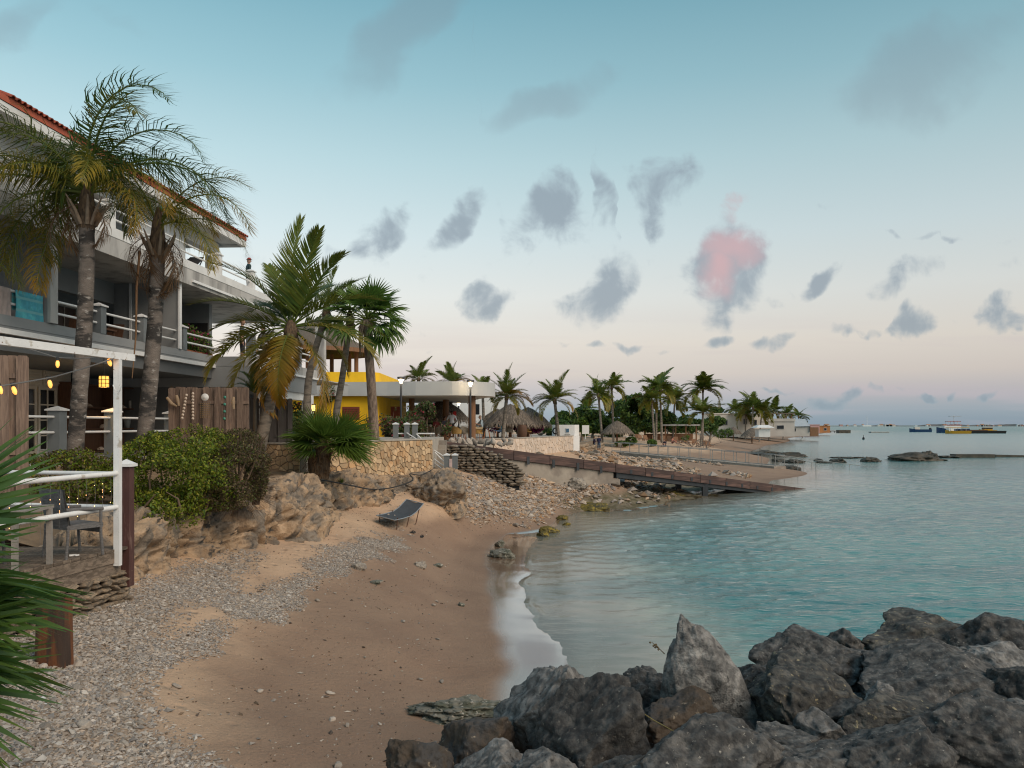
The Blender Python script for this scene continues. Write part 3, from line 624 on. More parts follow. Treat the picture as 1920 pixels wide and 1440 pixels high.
loose('rubble_stone',sample(170,(-3.2,7,24,50),lambda x,y,z:masks(x,y,z)[2],14),.16,.36,'weathered coral stone in the rubble slope below the dry stone wall','stone','stones of the rubble slope')
for k,(px,py,w,z,lab) in enumerate([(1113,738,0,0,''),]): pass
m_blk0=M('pale_beach_stone',(.38,.33,.27),.9,.3,6,1,40,col2=(.24,.21,.18),mixs=8)
for (px,py,w,h,z,lab,mt) in [(945,1042,52,26,.06,'greenish flat rock at the edge of the wet sand',m_reef),(938,1022,24,16,.08,'small mossy rock above the flat greenish rock at the wet sand',m_reef),
    (705,1108,30,7,.55,'flat dark green stone lying alone on the sand',m_reef),(788,1062,26,18,.55,'pale angular rock on the sand below the lounger',m_blk0),(820,1045,22,9,.6,'flat grey stone beside the pale angular rock below the lounger',m_reef),
    (672,1068,30,14,.9,'grey stone at the upper end of the shingle strip',m_blk0),(1078,915,46,20,.95,'round brown rock on the rubble under the concrete wall',m_blk0),(865,1118,16,9,.35,'little cluster stone on the smooth sand near the wet strip',m_reef)]:
    p=G(px,py,z); link('beach_rock',rock_mesh(int(px)*3+7,(w/2/FPX*p.y,w/2.4/FPX*p.y,h/2/FPX*p.y*1.2),4,5,.14,.08,mt),None,loc=(p.x,p.y,Hz(p.x,p.y)+h*.2/FPX*p.y),label=lab,cat='rock')
m_moss=M('algae_rock',(.15,.115,.025),.8,.4,4,1,18,col2=(.06,.055,.03),mixs=3,col3=(.26,.19,.03),s3=6,thr3=(.5,.62))
for (px,py,w,h,lab) in [(1028,998,44,16,'low rock under yellow algae at the water edge'),(1055,975,30,12,'small algae-yellow rock behind the first one at the water edge'),(1018,1005,24,10,'pale green stone at the water edge'),
    (1108,956,70,22,'flat brown rock ledge at the inner corner of the bay'),(1195,935,54,20,'yellow algae covered ledge in front of the ramp'),(1262,930,76,16,'long olive ledge reaching to the ramp support'),(1150,945,70,14,'wet brown ledge between the inner corner and the algae ledge'),(1062,985,16,7,'smallest dark stone at the water edge')]:
    p=G(px,py,0.02); link('shore_rock',rock_mesh(int(px)*5+3,(w/2/FPX*p.y,w/2.6/FPX*p.y,h/2/FPX*p.y*1.3),4,4,.16,.10,m_moss),None,loc=p+Vector((0,.2,.0)),label=lab,cat='rock',group='rocks along the water edge')

# ---- rocky bank between the beach and the garden
FOOT=[(-6.35,11.4,1.5),(-6.35,13.0,1.62),(-6.05,15.9,1.55),(-5.3,18.4,1.45),(-4.75,20.0,1.4),(-5.1,22.6,1.35),(-4.4,25.6,1.3),(-3.6,28.2,1.25),(-2.4,28.3,1.2),(-1.75,28.9,1.25),(-1.75,31,1.5),(-2.35,33.2,1.8)]
TOP=[(-7.0,11.8,2.42),(-7.3,13.8,2.62),(-7.35,16.6,2.66),(-7.0,19.2,2.70),(-6.7,21.6,2.78),(-6.55,24.2,2.72),(-5.75,26.6,2.55),(-4.75,28.6,2.42),(-4.0,30.0,2.4),(-3.4,31.2,2.42),(-3.1,32.2,2.4),(-3.0,33.6,2.3)]
def resamp(pts,n):
    p=np.array(pts); q=[]
    for i in range(n):
        t=i/(n-1)*(len(p)-1); k=min(int(t),len(p)-2); f=t-k
        p0,p1,p2,p3=p[max(k-1,0)],p[k],p[k+1],p[min(k+2,len(p)-1)]
        q.append(.5*((2*p1)+(-p0+p2)*f+(2*p0-5*p1+4*p2-p3)*f*f+(-p0+3*p1-3*p2+p3)*f**3))
    return np.array(q)
nS,nT=720,130
FS,TS=resamp(FOOT,nS),resamp(TOP,nS); FS[:,2]-=.35
tt=np.linspace(0,1,nT)
prof_h=np.interp(tt,[0,.12,.45,.7,.85,1],[0,.02,.20,.38,.62,1.0]); prof_v=np.interp(tt,[0,.12,.45,.7,.85,1],[0,.16,.66,.90,.98,1.0])
A=FS[:,None,:]+(TS-FS)[:,None,:]*np.stack([prof_h,prof_h,prof_v],-1)[None]
dv=np.gradient(A,axis=0); du=np.gradient(A,axis=1); nn=np.cross(dv,du); nn/=np.linalg.norm(nn,axis=-1,keepdims=True)+1e-9; nn*=np.sign(nn[...,:1]+1e-6)
amp=np.clip(np.sin(tt*math.pi)*1.5,.12,1)[None]
strat=fbm(A*np.array([.5,.5,3.2]),3,61)
Aw=A+np.stack([fbm(A*1.3,3,44),fbm(A*1.3+5,3,45),fbm(A*1.3+11,3,46)],-1)*.22; blk,blk2=worley(Aw*np.array([1.0,1.0,1.5]),55); crack=np.clip((blk2-blk)/.14,0,1)
A0=A+np.stack([fbm(A*1.1,3,50),fbm(A*1.1+9,3,50),fbm(A*1.1+17,3,50)],-1)*.30
d=(fbm(A*.75,3,51)*.30+(crack-1)*.26+(1-blk)*.14-.07+fbm(A0*2.6,4,53)*.13+strat*.03+fbm(A*9,4,57,.6)*.045)*amp
w=worley(A0*2.6,59)[0]; w2=worley(A*6.5,63)[0]; d-=(np.clip(.36-w,0,1)*.34+np.clip(.34-w2,0,1)*.14)*amp
A=A+nn*d[...,None]
bank_mat=M('coral_limestone',(.43,.30,.19),.92,.40,2.4,2.6,14,col2=(.22,.18,.14),mixs=1.9,thr=(.44,.60),col3=(.085,.078,.07),s3=4.5,thr3=(.55,.68),detail=9)
ii=np.arange(nS*nT).reshape(nS,nT); FB=np.stack([ii[:-1,:-1],ii[1:,:-1],ii[1:,1:],ii[:-1,1:]],-1).reshape(-1,4)
link('rock_bank',np_mesh(A.reshape(-1,3),FB,bank_mat,'rock_bank',True),kind='structure')
# garden soil behind the bank
gt=A[:,-1,:]; back=np.stack([np.full(nS,-21.0),gt[:,1]+1.0,np.full(nS,3.25)],-1); k=np.linspace(0,1,30)
GA=gt[:,None,:]+(back-gt)[:,None,:]*np.stack([k,k,np.minimum(1,k*3)],-1)[None]; GA[:,1:,2]+=fbm(GA[:,1:]*1.2,3,65)*.05
ii=np.arange(nS*30).reshape(nS,30); FB=np.stack([ii[:-1,:-1],ii[1:,:-1],ii[1:,1:],ii[:-1,1:]],-1).reshape(-1,4)
link('garden_soil',np_mesh(GA.reshape(-1,3),FB,M('garden_soil',(.22,.15,.09),.95,.3,3,1,20),'garden_soil',True),kind='structure')
# loose blocks resting on and against the bank
BK=[(822,925,84,74,28.6,'big rounded grey rock at the end of the bank beside the lounger'),(770,918,76,36,29.2,'flat-topped orange block on the bank beside the lounger'),(560,985,74,50,20.4,'grey pitted block at the seaward corner of the rocky bank')]
m_blk=M('bank_block_stone',(.33,.25,.175),.92,.35,2.2,1.0,18,col2=(.14,.125,.11),mixs=2.2,thr=(.45,.6),col3=(.06,.056,.05),s3=4,thr3=(.58,.7),detail=8,rand=.15)
for k,(px,py,w,h,D,lab) in enumerate(BK):
    link('bank_rock',rock_mesh(3000+k*11,(w/2/FPX*D*1.25,w/2/FPX*D*1.1,h/2/FPX*D*1.2),5,6,.14,.10,m_blk),None,loc=P(px,py,D),label=lab,cat='rock')

# ================================================================== plants: builders
m_leaf=M('palm_leaflet',(.1,.1,.1),.45,.12,2,attr='tint',trans=.32,spec=.4)
m_leaf2=M('shrub_leaf',(.1,.1,.1),.55,.15,3,attr='tint',trans=.30,spec=.35)
m_bark_coco=M('palm_bark',(.27,.225,.18),.9,.25,6,1.0,26,stretch=(1,1,4),col2=(.13,.11,.09),mixs=3,thr=(.45,.62))
m_bark_queen=M('queen_palm_bark',(.19,.155,.13),.9,.30,4,1.4,22,stretch=(1,1,2.2),col2=(.05,.043,.038),mixs=1.6,thr=(.46,.56),col3=(.36,.325,.29),s3=6,thr3=(.58,.70))
m_bark_fan=M('fan_palm_bark',(.27,.20,.15),.92,.3,5,1.0,30,stretch=(3,3,1),col2=(.14,.10,.075),mixs=4)
m_fibre=M('palm_fibre',(.20,.13,.075),.95,.4,6,1.0,40,stretch=(6,6,1),col2=(.09,.06,.04),mixs=5)
m_husk=M('palm_sheath',(.27,.20,.14),.8,.3,5,.6,30,stretch=(4,4,1))
m_coconut=M('coconut',(.10,.085,.03),.6,.3,8)
def strips(base, dirs, length, width, seg, droop, up, tints0, tints1, taper=1.0, fold=None):
    """n ribbons: start points, unit directions, lengths, widths; drooping along -z; returns V,F,C"""
    n=len(base); t=np.linspace(0,1,seg+1)
    d=np.repeat(dirs[:,None,:],seg+1,1).copy(); d[...,2]-=droop[:,None]*t[None]**1.4*1.6
    d/=np.linalg.norm(d,axis=-1,keepdims=True)
    step=length[:,None,None]/seg*d; pts=base[:,None,:]+np.concatenate([np.zeros((n,1,3)),np.cumsum(step[:,:-1],1)],1)
    side=np.cross(d,up[:,None,:]); side/=np.linalg.norm(side,axis=-1,keepdims=True)+1e-9
    wd=width[:,None]*np.interp(t,[0,.18,.55,1],[.45,1,.85,.06])[None]
    Lf=pts-side*wd[...,None]*.5; Rt=pts+side*wd[...,None]*.5
    V=np.stack([Lf,Rt],2).reshape(n,(seg+1)*2,3)
    q=np.array([[2*i,2*i+1,2*i+3,2*i+2] for i in range(seg)])
    F=(q[None]+(np.arange(n)*(seg+1)*2)[:,None,None]).reshape(-1,4)
    C=tints0[:,None,:]*(1-t[None,:,None]**1.5)+tints1[:,None,:]*t[None,:,None]**1.5
    return V.reshape(-1,3),F,np.repeat(C,2,1).reshape(-1,3)
class Soup:
    def __init__(s): s.V=[];s.F=[];s.C=[];s.n=0
    def add(s,V,F,C): s.V.append(V); s.F.append(F+s.n); s.C.append(np.broadcast_to(C,V.shape)); s.n+=len(V)
    def tube(s,pts,rad,col,n=5):
        mb=MB(); mb.tube(pts,rad,n,cap=False); V=np.array([tuple(v) for v in mb.v]); s.add(V,np.array(mb.f),np.array(col))
    def mesh(s,mat,name,smooth=False):
        me=np_mesh(np.concatenate(s.V),np.concatenate(s.F),mat,name,smooth); vcol(me,np.concatenate(s.C)); return me
GREEN=np.array([.062,.125,.022]); DGREEN=np.array([.032,.080,.026]); LGREEN=np.array([.15,.20,.03]); YEL=np.array([.48,.29,.025]); ORA=np.array([.50,.22,.02]); BRN=np.array([.16,.095,.05]); BLUEG=np.array([.035,.075,.04])
def frond(seed, Ln=3.2, n=52, leaf=.62, wid=.034, arch=1.0, ldroop=.35, vee=.35, c0=GREEN, c1=LGREEN, tip=YEL, tipmix=.25, sweep=.9, name='frond', plume=0.0, seg=3, bare=.14, rach=LGREEN):
    """feather leaf along +X, curving down by arch (radians over its length)"""
    r=np.random.default_rng(seed); k=24; s=np.linspace(0,1,k); ang=-arch*s**1.5; wob=r.normal(0,.05)
    dx=np.stack([np.cos(ang),np.sin(s*2+1)*wob,np.sin(ang)],-1); dx/=np.linalg.norm(dx,axis=1,keepdims=True)
    pts=np.concatenate([np.zeros((1,3)),np.cumsum(dx[:-1]*Ln/(k-1),0)]); so=Soup()
    so.tube(pts[::2],list(np.interp(s[::2],[0,.15,1],[.042,.024,.005])*Ln/3),rach*.9)
    for side in (-1,1):
        u=np.linspace(bare,1,n)+r.uniform(-.006,.006,n); u=np.clip(u,0,1); f=u*(k-1); i=np.minimum(f.astype(int),k-2); w=(f-i)[:,None]
        b=pts[i]*(1-w)+pts[i+1]*w; t=dx[i]
        sd=np.tile(np.array([0,side,0.]),(n,1)); nz=np.cross(t,np.array([0,1.,0])); nz*=-np.sign(nz[:,2:]+1e-6)*-1
        nz=np.where(nz[:,2:]<0,-nz,nz)
        fw=np.interp(u,[0,.5,1],[.45,.75,2.2])*sweep
        ve=vee+r.normal(0,.10+plume,n)
        d=sd*np.cos(ve)[:,None]+nz*np.sin(ve)[:,None]+t*fw[:,None]; d/=np.linalg.norm(d,axis=1,keepdims=True)
        ln=leaf*np.interp(u,[0,.15,.45,.8,1],[.45,.9,1,.72,.35])*r.uniform(.85,1.1,n)*(r.uniform(0,1,n)>.03)
        m=r.uniform(0,1,(n,1)); g0=c0*(1-m)+c1*m; mm=np.clip(tipmix*(.4+u[:,None]*.9)+r.normal(0,.12,(n,1)),0,1); g1=g0*(1-mm)+tip*mm; g0=g0*(1-mm*.45)+tip*mm*.45
        V,F,C=strips(b,d,ln,np.full(n,wid)*r.uniform(.8,1.15,n),seg,np.full(n,ldroop)*r.uniform(.6,1.4,n),nz,g0,g1); so.add(V,F,C)
    return so.mesh(m_leaf,name)
def fan(seed, rad=.8, n=30, spread=2.5, pet=.8, wid=.05, droop=.25, c0=BLUEG, c1=GREEN, tip=LGREEN, tipmix=.3, split=.45, cup=.12, name='fan_leaf'):
    """fan leaf: stalk along +X, blade of radiating ribs at its end"""
    r=np.random.default_rng(seed); so=Soup(); so.tube([(0,0,0),(pet*.5,0,.02*pet),(pet,0,-.02*pet)],[.022,.016,.013],LGREEN*.9)
    a=np.linspace(-spread/2,spread/2,n)+r.normal(0,.012,n); b=np.tile(np.array([pet,0,-.02*pet]),(n,1))
    d=np.stack([np.cos(a),np.sin(a),cup*np.abs(np.sin(a))*1.2+r.normal(0,.03,n)+.10*(np.arange(n)%2)*.4],-1); d/=np.linalg.norm(d,axis=1,keepdims=True)
    ln=rad*(.80+.20*np.cos(a*.8))*r.uniform(.92,1.05,n); up=np.tile(np.array([0,0,1.]),(n,1))+np.stack([-np.sin(a)*0,((np.arange(n)%2)-.5)*1.1,0*a],-1)
    m=r.uniform(0,1,(n,1)); g0=c0*(1-m)+c1*m; mm=np.clip(tipmix+r.normal(0,.15,(n,1)),0,1)
    V,F,C=strips(b,d,ln,np.full(n,wid*rad/.8),5,np.full(n,droop)*r.uniform(.6,1.4,n),up,g0,g0*(1-mm)+tip*mm); so.add(V,F,C)
    return so.mesh(m_leaf,name)
def aim(d, roll=0.0):
    x=Vector(d).normalized(); z=Vector((0,0,1))
    if abs(x.z)>.97: z=Vector((-x.z,0.3,0))
    y=z.cross(x).normalized(); z=x.cross(y).normalized()
    return Matrix((x,y,z)).transposed().to_4x4()@Matrix.Rotation(roll,4,'X')
def idir(phi, toward=0.0):            # direction seen at angle phi in the picture plane, leaning toward the viewer by 'toward' degrees
    c=math.cos(R(toward)); return (math.cos(R(phi))*c, -math.sin(R(toward)), math.sin(R(phi))*c)
def trunk(pts, r0, r1, rings=0, n=14, flare=1.25, seed=1, bulge=0.02):
    q=resamp(pts,60); mb=MB(); r=np.random.default_rng(seed); s=np.linspace(0,1,60)
    rad=r0+(r1-r0)*s; rad*=1+(flare-1)*np.exp(-s*14)
    if rings: rad*=1+bulge*((s*rings)%1.0)
    rad*=1+r.normal(0,.012,60); mb.tube([tuple(p) for p in q],list(rad),n); return mb
def put(root, name, me, at, d, roll=0.0, sc=1.0, label=None):
    o=link(name,me,root,label=label); o.rotation_mode='QUATERNION'; Mx=aim(d,roll); o.rotation_quaternion=Mx.to_quaternion(); o.location=Vector(at)-org(root); o.scale=(sc,)*3; return o
COCO=[frond(300+k,3.1,66,.80,.058,arch=a,ldroop=dr,vee=v,tipmix=tm,tip=tp) for k,(a,dr,v,tm,tp) in enumerate([(.45,.22,.40,.15,YEL),(.90,.32,.35,.30,YEL),(1.3,.5,.30,.65,YEL),(1.5,.6,.2,.95,ORA),(1.05,.4,.45,.22,YEL),(.65,.3,.5,.12,YEL)])]
QUEEN=[frond(340+k,3.3,88,.80,.026,arch=a,ldroop=dr,vee=.1,plume=.45,c0=c0,c1=c1,tip=tp,tipmix=tm,sweep=.5,bare=.12) for k,(a,dr,c0,c1,tp,tm) in enumerate([(2.5,2.6,DGREEN,GREEN,LGREEN,.25),(2.7,2.8,DGREEN,GREEN,YEL,.25),(1.9,2.2,GREEN,LGREEN,YEL,.7),(2.3,2.4,GREEN,LGREEN,ORA,.65),(2.0,2.2,DGREEN,GREEN,YEL,.3)])]
DEADQ=[frond(360+k,1.9,52,.55,.024,arch=2.6,ldroop=2.2,vee=0,plume=.5,c0=BRN*1.4,c1=BRN*2.0,tip=BRN*1.1,tipmix=.5,sweep=1.6,bare=.2,name='dead_frond',rach=BRN*1.3) for k in range(2)]
FARF=[frond(380+k,2.9,32,.90,.13,arch=a,ldroop=.45,vee=.3,tipmix=tm,tip=tp,seg=2) for k,(a,tm,tp) in enumerate([(.6,.15,YEL),(1.05,.25,YEL),(1.5,.45,YEL),(.9,.2,LGREEN)])]
FANW=[fan(400+k,.72,26,3.6,.75,.075,droop=dr,c0=GREEN*1.1,c1=GREEN*1.6,tip=LGREEN,tipmix=.6) for k,dr in enumerate((.35,.7,1.1))]
FANL=[fan(420+k,.95,32,2.9,.55,.046,droop=dr,c0=GREEN,c1=GREEN*1.6,tip=LGREEN*1.1,tipmix=.65,cup=.2) for k,dr in enumerate((.12,.25,.4))]
def coconuts(root, c, n, sc=1.0):
    for k in range(n):
        a=rnd.uniform(0,6.28); mb=MB(); mb.lathe([(0,-.13*sc),(.07*sc,-.09*sc),(.095*sc,0),(.07*sc,.09*sc),(0,.12*sc)],(c[0]+.18*sc*math.cos(a),c[1]+.18*sc*math.sin(a),c[2]-.12*sc-rnd.uniform(0,.16)*sc),8); part('coconut',mb,m_coconut,root)

# ---- the two feather palms in front of the terrace
def qpalm(base, mid, top, r0, r1, label, spec, dead, seed):
    t=thing('queen_palm',base,label,'palm tree')
    part('trunk',trunk([base-Vector((0,0,.4)),base,base.lerp(mid,.5),mid,mid.lerp(top,.5)+Vector((.02,0,0)),top],r0,r1,26,16,1.18,seed,.035),m_bark_queen,t)
    cs=MB(); cs.tube([top-Vector((0,0,.55)),top-Vector((0,0,.1)),top+Vector((0,0,.45)),top+Vector((.02,0,.8))],[r1*1.0,r1*1.22,r1*.8,r1*.3],12); part('crown_shaft',cs,m_fibre,t)
    for k in range(9):
        a=k*2.4+seed; b=MB(); d=Vector((math.cos(a),math.sin(a),0)); p0=top+d*r1*1.0-Vector((0,0,.35)); b.tube([p0,p0+d*.16+Vector((0,0,.3)),p0+d*rnd.uniform(.2,.42)+Vector((0,0,.55))],[.05,.035,.012],6); part('leaf_base',b,m_husk,t)
    for (phi,tow,kind,L_) in spec: put(t,'frond',QUEEN[kind],top+Vector((0,0,.35)),idir(phi,tow),rnd.uniform(-.25,.25),L_)
    for (phi,tow,L_) in dead: put(t,'dead_frond',DEADQ[rnd.randrange(2)],top+Vector((0,0,.15)),idir(phi,tow),0,L_,'withered brown frond hanging down')
    return t
b1=P(140,862,17.4); t1=P(163,392,17.4)
qpalm(b1,P(158,620,17.4),t1,.17,.15,'tall grey palm with drooping feathery crown, leftmost beside the white pergola post',
 [(92,8,0,1.15),(108,-20,0,1.2),(68,20,4,1.1),(56,-25,0,1.2),(84,-30,4,1.1),(118,15,1,1.15),(135,-10,0,1.1),(44,0,0,1.1),(150,25,1,1.1),(140,10,2,1.0),(160,30,2,1.05),(172,-20,2,1.0),(150,-40,1,.95),(35,15,3,.8),(78,-45,1,.9),(180,35,1,1.0),(192,0,4,.9),(20,-30,2,.8),(105,40,4,.85),(130,55,2,.8),(200,-30,3,.9),(48,45,2,.75),(70,0,0,1.05),(15,20,3,.7)],[(200,20,.9),(330,10,.7),(215,-20,.8)],1)
b2=P(272,822,19.0); t2=P(296,452,19.0)
qpalm(b2,P(288,640,19.0),t2,.19,.155,'palm with curved pale trunk, sparse yellowing crown and hanging brown fronds',
 [(62,0,2,.85),(45,15,3,.9),(25,-15,2,.75),(112,-10,0,.65),(104,10,4,.95),(70,-30,3,.7),(135,15,3,.55),(8,30,2,.75)],[(215,20,1.0),(235,-20,1.05),(320,15,1.0),(305,-25,.95),(200,40,.8),(335,-10,.8),(250,30,.9)],2)
hg=MB(); p=P(262,470,18.8); hg.tube([p,p+Vector((-.05,-.05,-.9)),p+Vector((-.08,-.02,-2.0)),p+Vector((-.18,0,-3.0))],[.03,.028,.02,.01],6); part('hanging_stalk',hg,M('dry_stalk_bark',(.22,.12,.06),.9,.3),bpy.data.objects['queen_palm.001'])

# ---- the big coconut palm
def cpalm(pts, r0, r1, label, spec, meshes, nuts=6, sc=1.0, bark=m_bark_coco, group=None, name='coconut_palm', rings=34, seed=3, n=12, flare=1.45):
    t=thing(name,pts[0],label,'palm tree',group); part('trunk',trunk([tuple(p) for p in pts],r0,r1,rings,n,flare,seed,.05),bark,t); top=Vector(pts[-1])
    cb=MB(); cb.tube([top-Vector((0,0,.3*sc)),top,top+Vector((0,0,.35*sc))],[r1*1.1,r1*1.7,r1*.7],10); part('fibre_collar',cb,m_fibre,t)
    for (phi,tow,kind,L_) in spec: put(t,'frond',meshes[kind],top+Vector((0,0,.15*sc)),idir(phi,tow),rnd.uniform(-.3,.3),L_*sc)
    if nuts: coconuts(t,top,nuts,sc)
    return t
D=24.2
cpalm([P(488,838,D)-Vector((0,0,.3)),P(488,838,D),P(505,760,D),P(528,690,D),P(546,622,D)],.20,.14,'coconut palm with leaning trunk and yellow-tipped lower fronds in front of the hotel corner',
 [(94,-5,0,1.05),(80,12,5,1.0),(122,0,1,1.0),(112,-25,0,.95),(148,5,1,1.0),(135,-30,4,.9),(165,15,1,.75),(187,10,2,1.0),(172,-20,4,.9),(210,25,2,1.0),(228,-10,3,.95),(262,40,3,.85),(275,15,3,.65),(318,10,3,1.1),(5,10,2,1.0),(20,-25,1,.95),(35,5,1,.95),(50,-20,0,.9),(62,20,5,.95),(70,-35,5,.9),(350,-30,2,.8),(195,-35,2,.85)],COCO,9)
# ---- palms behind it
D=30.5
cpalm([P(575,790,D),P(578,720,D),P(590,660,D),P(612,590,D)],.15,.11,'slim coconut palm with ringed curved trunk behind the big coconut palm',
 [(90,0,5,.55),(60,10,1,.55),(120,-10,1,.55),(30,0,1,.5),(150,10,2,.5),(75,-40,0,.5)],COCO,3)
cpalm([P(630,800,31),P(632,765,31),P(643,700,31),P(656,600,31)],.14,.11,'slim palm with ringed leaning trunk in front of the yellow wall',
 [(a,tw,k,1.05) for a,tw,k in [(90,0,0),(60,20,0),(130,0,0),(30,10,1),(160,-10,1),(0,20,1),(180,-20,2),(330,10,2),(210,20,2),(110,-40,0),(50,-45,1),(345,-20,2),(195,30,2)]],FANW,3)
def fpalm(pts, r0, r1, label, spec, sc, skirt, seed):
    t=thing('fan_palm',pts[0],label,'palm tree'); part('trunk',trunk([tuple(p) for p in pts],r0,r1,22,14,1.3,seed,.03),m_bark_fan,t); top=Vector(pts[-1])
    for k in range(skirt):
        a=rnd.uniform(0,6.28); l=rnd.uniform(.5,1.5); b=MB(); p=top+Vector((math.cos(a)*r1,math.sin(a)*r1,-.05)); d=Vector((math.cos(a),math.sin(a),0)); b.tube([p,p+d*.14-Vector((0,0,l*.35)),p+d*.12-Vector((0,0,l))],[.035,.03,.008],5); part('dead_stalk',b,m_husk,t)
    for (phi,tow,kind,L_) in spec: put(t,'fan_leaf',FANW[kind],top,idir(phi,tow),rnd.uniform(-.5,.5),L_*sc)
    return t
D=30.0
fs=[(a,tw,k,1) for a,tw,k in [(90,0,0),(70,20,0),(110,-15,0),(50,-10,0),(130,10,0),(40,35,1),(145,-30,0),(20,10,1),(160,15,1),(5,-20,1),(178,-5,1),(350,15,1),(340,-15,2),(195,20,2),(328,20,2),(205,-20,2),(318,0,2),(80,50,0),(100,-50,0),(30,55,1),(60,-50,0),(335,45,2),(215,40,2),(10,50,1),(150,50,1),(300,25,2)]]
fpalm([P(702,822,D)-Vector((0,0,.2)),P(702,818,D),P(696,720,D),P(690,640,D),P(688,600,D)],.19,.15,'fan palm with a shaggy trunk and round crown on the flagstone terrace corner',fs,1.22,16,5)
0 and fpalm([P(655,800,32.5),P(655,700,32.5),P(660,580,32.5)],.14,.12,'smaller fan palm half hidden behind the shaggy one',fs[:20],.95,5,6)

# ---- low bushy fan palm below the flagstone wall
c=P(598,872,23.6); t=thing('low_fan_palm',c,'low bushy fan palm with a brown shaggy base in front of the flagstone wall','palm')
so=MB(); so.tube([c-Vector((0,0,.4)),c+Vector((0,0,.1)),c+Vector((.12,0,.42)),c+Vector((.22,0,.72))],[.30,.34,.28,.12],12); part('stump',so,m_fibre,t)
r=np.random.default_rng(8); sp=Soup(); n=260; a=r.uniform(0,6.28,n); h=r.uniform(-.25,.75,n)
b=np.stack([c.x+.2*h+np.cos(a)*.3,c.y+np.sin(a)*.3,c.z+h],-1); d=np.stack([np.cos(a),np.sin(a),r.uniform(-.6,.5,n)],-1); d/=np.linalg.norm(d,axis=1,keepdims=True)
V_a,F_a,C_a=strips(b,d,r.uniform(.15,.4,n),np.full(n,.05),3,np.full(n,.9),np.tile([0,0,1.],(n,1)),np.tile(BRN*.8,(n,1)),np.tile(BRN*1.3,(n,1))); V_a-=np.array(c); sp.add(V_a,F_a,C_a); link('dry_sheaths',sp.mesh(m_leaf,'dry_sheaths'),t)
top=c+Vector((.22,0,.65))
for k in range(36):
    phi=rnd.uniform(-35,200); tow=rnd.uniform(-60,65); put(t,'fan_leaf',FANL[0 if 30<phi<150 else 1+(k%2)],top+Vector((rnd.uniform(-.15,.15),rnd.uniform(-.15,.15),rnd.uniform(-.15,.1))),idir(phi,tow),rnd.uniform(-.9,.9),rnd.uniform(.72,1.0)*(1.05 if phi<60 else .9))
for (phi,tow,s_) in [(-12,20,1.15),(-20,5,1.1),(-5,35,1.1),(3,10,1.2),(12,25,1.15),(165,10,.9),(178,30,.85)]: put(t,'fan_leaf',FANL[2],top,idir(phi,tow),rnd.uniform(-.4,.4),s_)
# ---- fan palm at the left picture edge, close to the viewer
c=Vector((-3.85,4.9,1.2)); t=thing('edge_fan_palm',c,'fan palm with long green leaves reaching in from the left picture edge','palm')
tk=MB(); tk.tube([c,(-3.85,4.9,2.2),(-3.8,4.95,3.1)],[.16,.14,.1],10); part('trunk',tk,m_fibre,t)
FE=[fan(460+k,1.02,34,1.9,.30,.055,droop=dr,c0=DGREEN*1.3,c1=GREEN*1.3,tip=LGREEN,tipmix=.25,cup=.05) for k,dr in enumerate((.10,.22,.5))]
for (z,phi,tow,roll,k,s_) in [(3.55,9,8,.9,0,.98),(3.35,2,20,.7,0,.92),(3.25,-1,-8,-.5,1,1.0),(2.95,-10,10,.8,0,.88),(2.85,-13,-12,-.6,1,.95),(2.75,-22,12,.6,1,.93),(2.6,-28,-5,-.9,1,.80),(2.6,-45,10,.5,2,.75),(2.5,-58,0,-.4,2,.75),(2.4,-70,20,.8,2,.85),(3.6,28,-20,.4,0,.55),(3.1,-4,-30,.2,1,.95),(2.4,-40,35,1.0,2,.65)]:
    put(t,'fan_leaf',FE[k],Vector((-3.93,4.9,z)),idir(phi,tow),roll,s_*.93)

# ---- shrubs
def blob(r,n,cen,rad,shell=.55):
    d=r.normal(size=(n,3)); d/=np.linalg.norm(d,axis=1,keepdims=True); rr=shell+(1-shell)*r.uniform(0,1,n)**.6
    return cen+d*rr[:,None]*rad, d
def leaves(r,pos,nrm,size,cols,jit=.9):
    n=len(pos); nn_=nrm+r.normal(0,jit,(n,3)); nn_/=np.linalg.norm(nn_,axis=1,keepdims=True); u=np.cross(nn_,r.normal(size=(n,3))); u/=np.linalg.norm(u,axis=1,keepdims=True); v=np.cross(nn_,u)
    s=size[:,None]; V=np.stack([pos-u*s,pos+v*s*.5,pos+u*s,pos-v*s*.5],1).reshape(-1,3); F=np.arange(n*4).reshape(n,4); return V,F,np.repeat(cols,4,0)
def foliage(seed, blobs, n, size, palette, dens_scale=2.2, jit=.9, gap=.0, off=None, light=None):
    r=np.random.default_rng(seed); wts=np.array([b[3]*b[4]*b[5] for b in blobs])**(2/3); wts/=wts.sum(); P_=[];N_=[]
    for b,w in zip(blobs,wts):
        p,d=blob(r,int(n*w*1.8),np.array(b[:3]),np.array(b[3:6])); P_.append(p);N_.append(d)
    P_=np.concatenate(P_);N_=np.concatenate(N_); g=fbm(P_*dens_scale,3,seed%50); k=g>gap-r.uniform(0,.35,len(g)); P_,N_,g=P_[k],N_[k],g[k]
    P_=P_+N_*(fbm(P_*dens_scale*.8,2,seed%40+5)*.14*np.mean([b[3] for b in blobs]))[:,None]
    pal=np.array(palette); c=pal[r.integers(0,len(pal),len(P_))]*r.uniform(.65,1.35,(len(P_),1))
    if off is not None: P_=P_-np.array(off)
    return leaves(r,P_,N_,size*r.uniform(.6,1.4,len(P_)),c,jit)
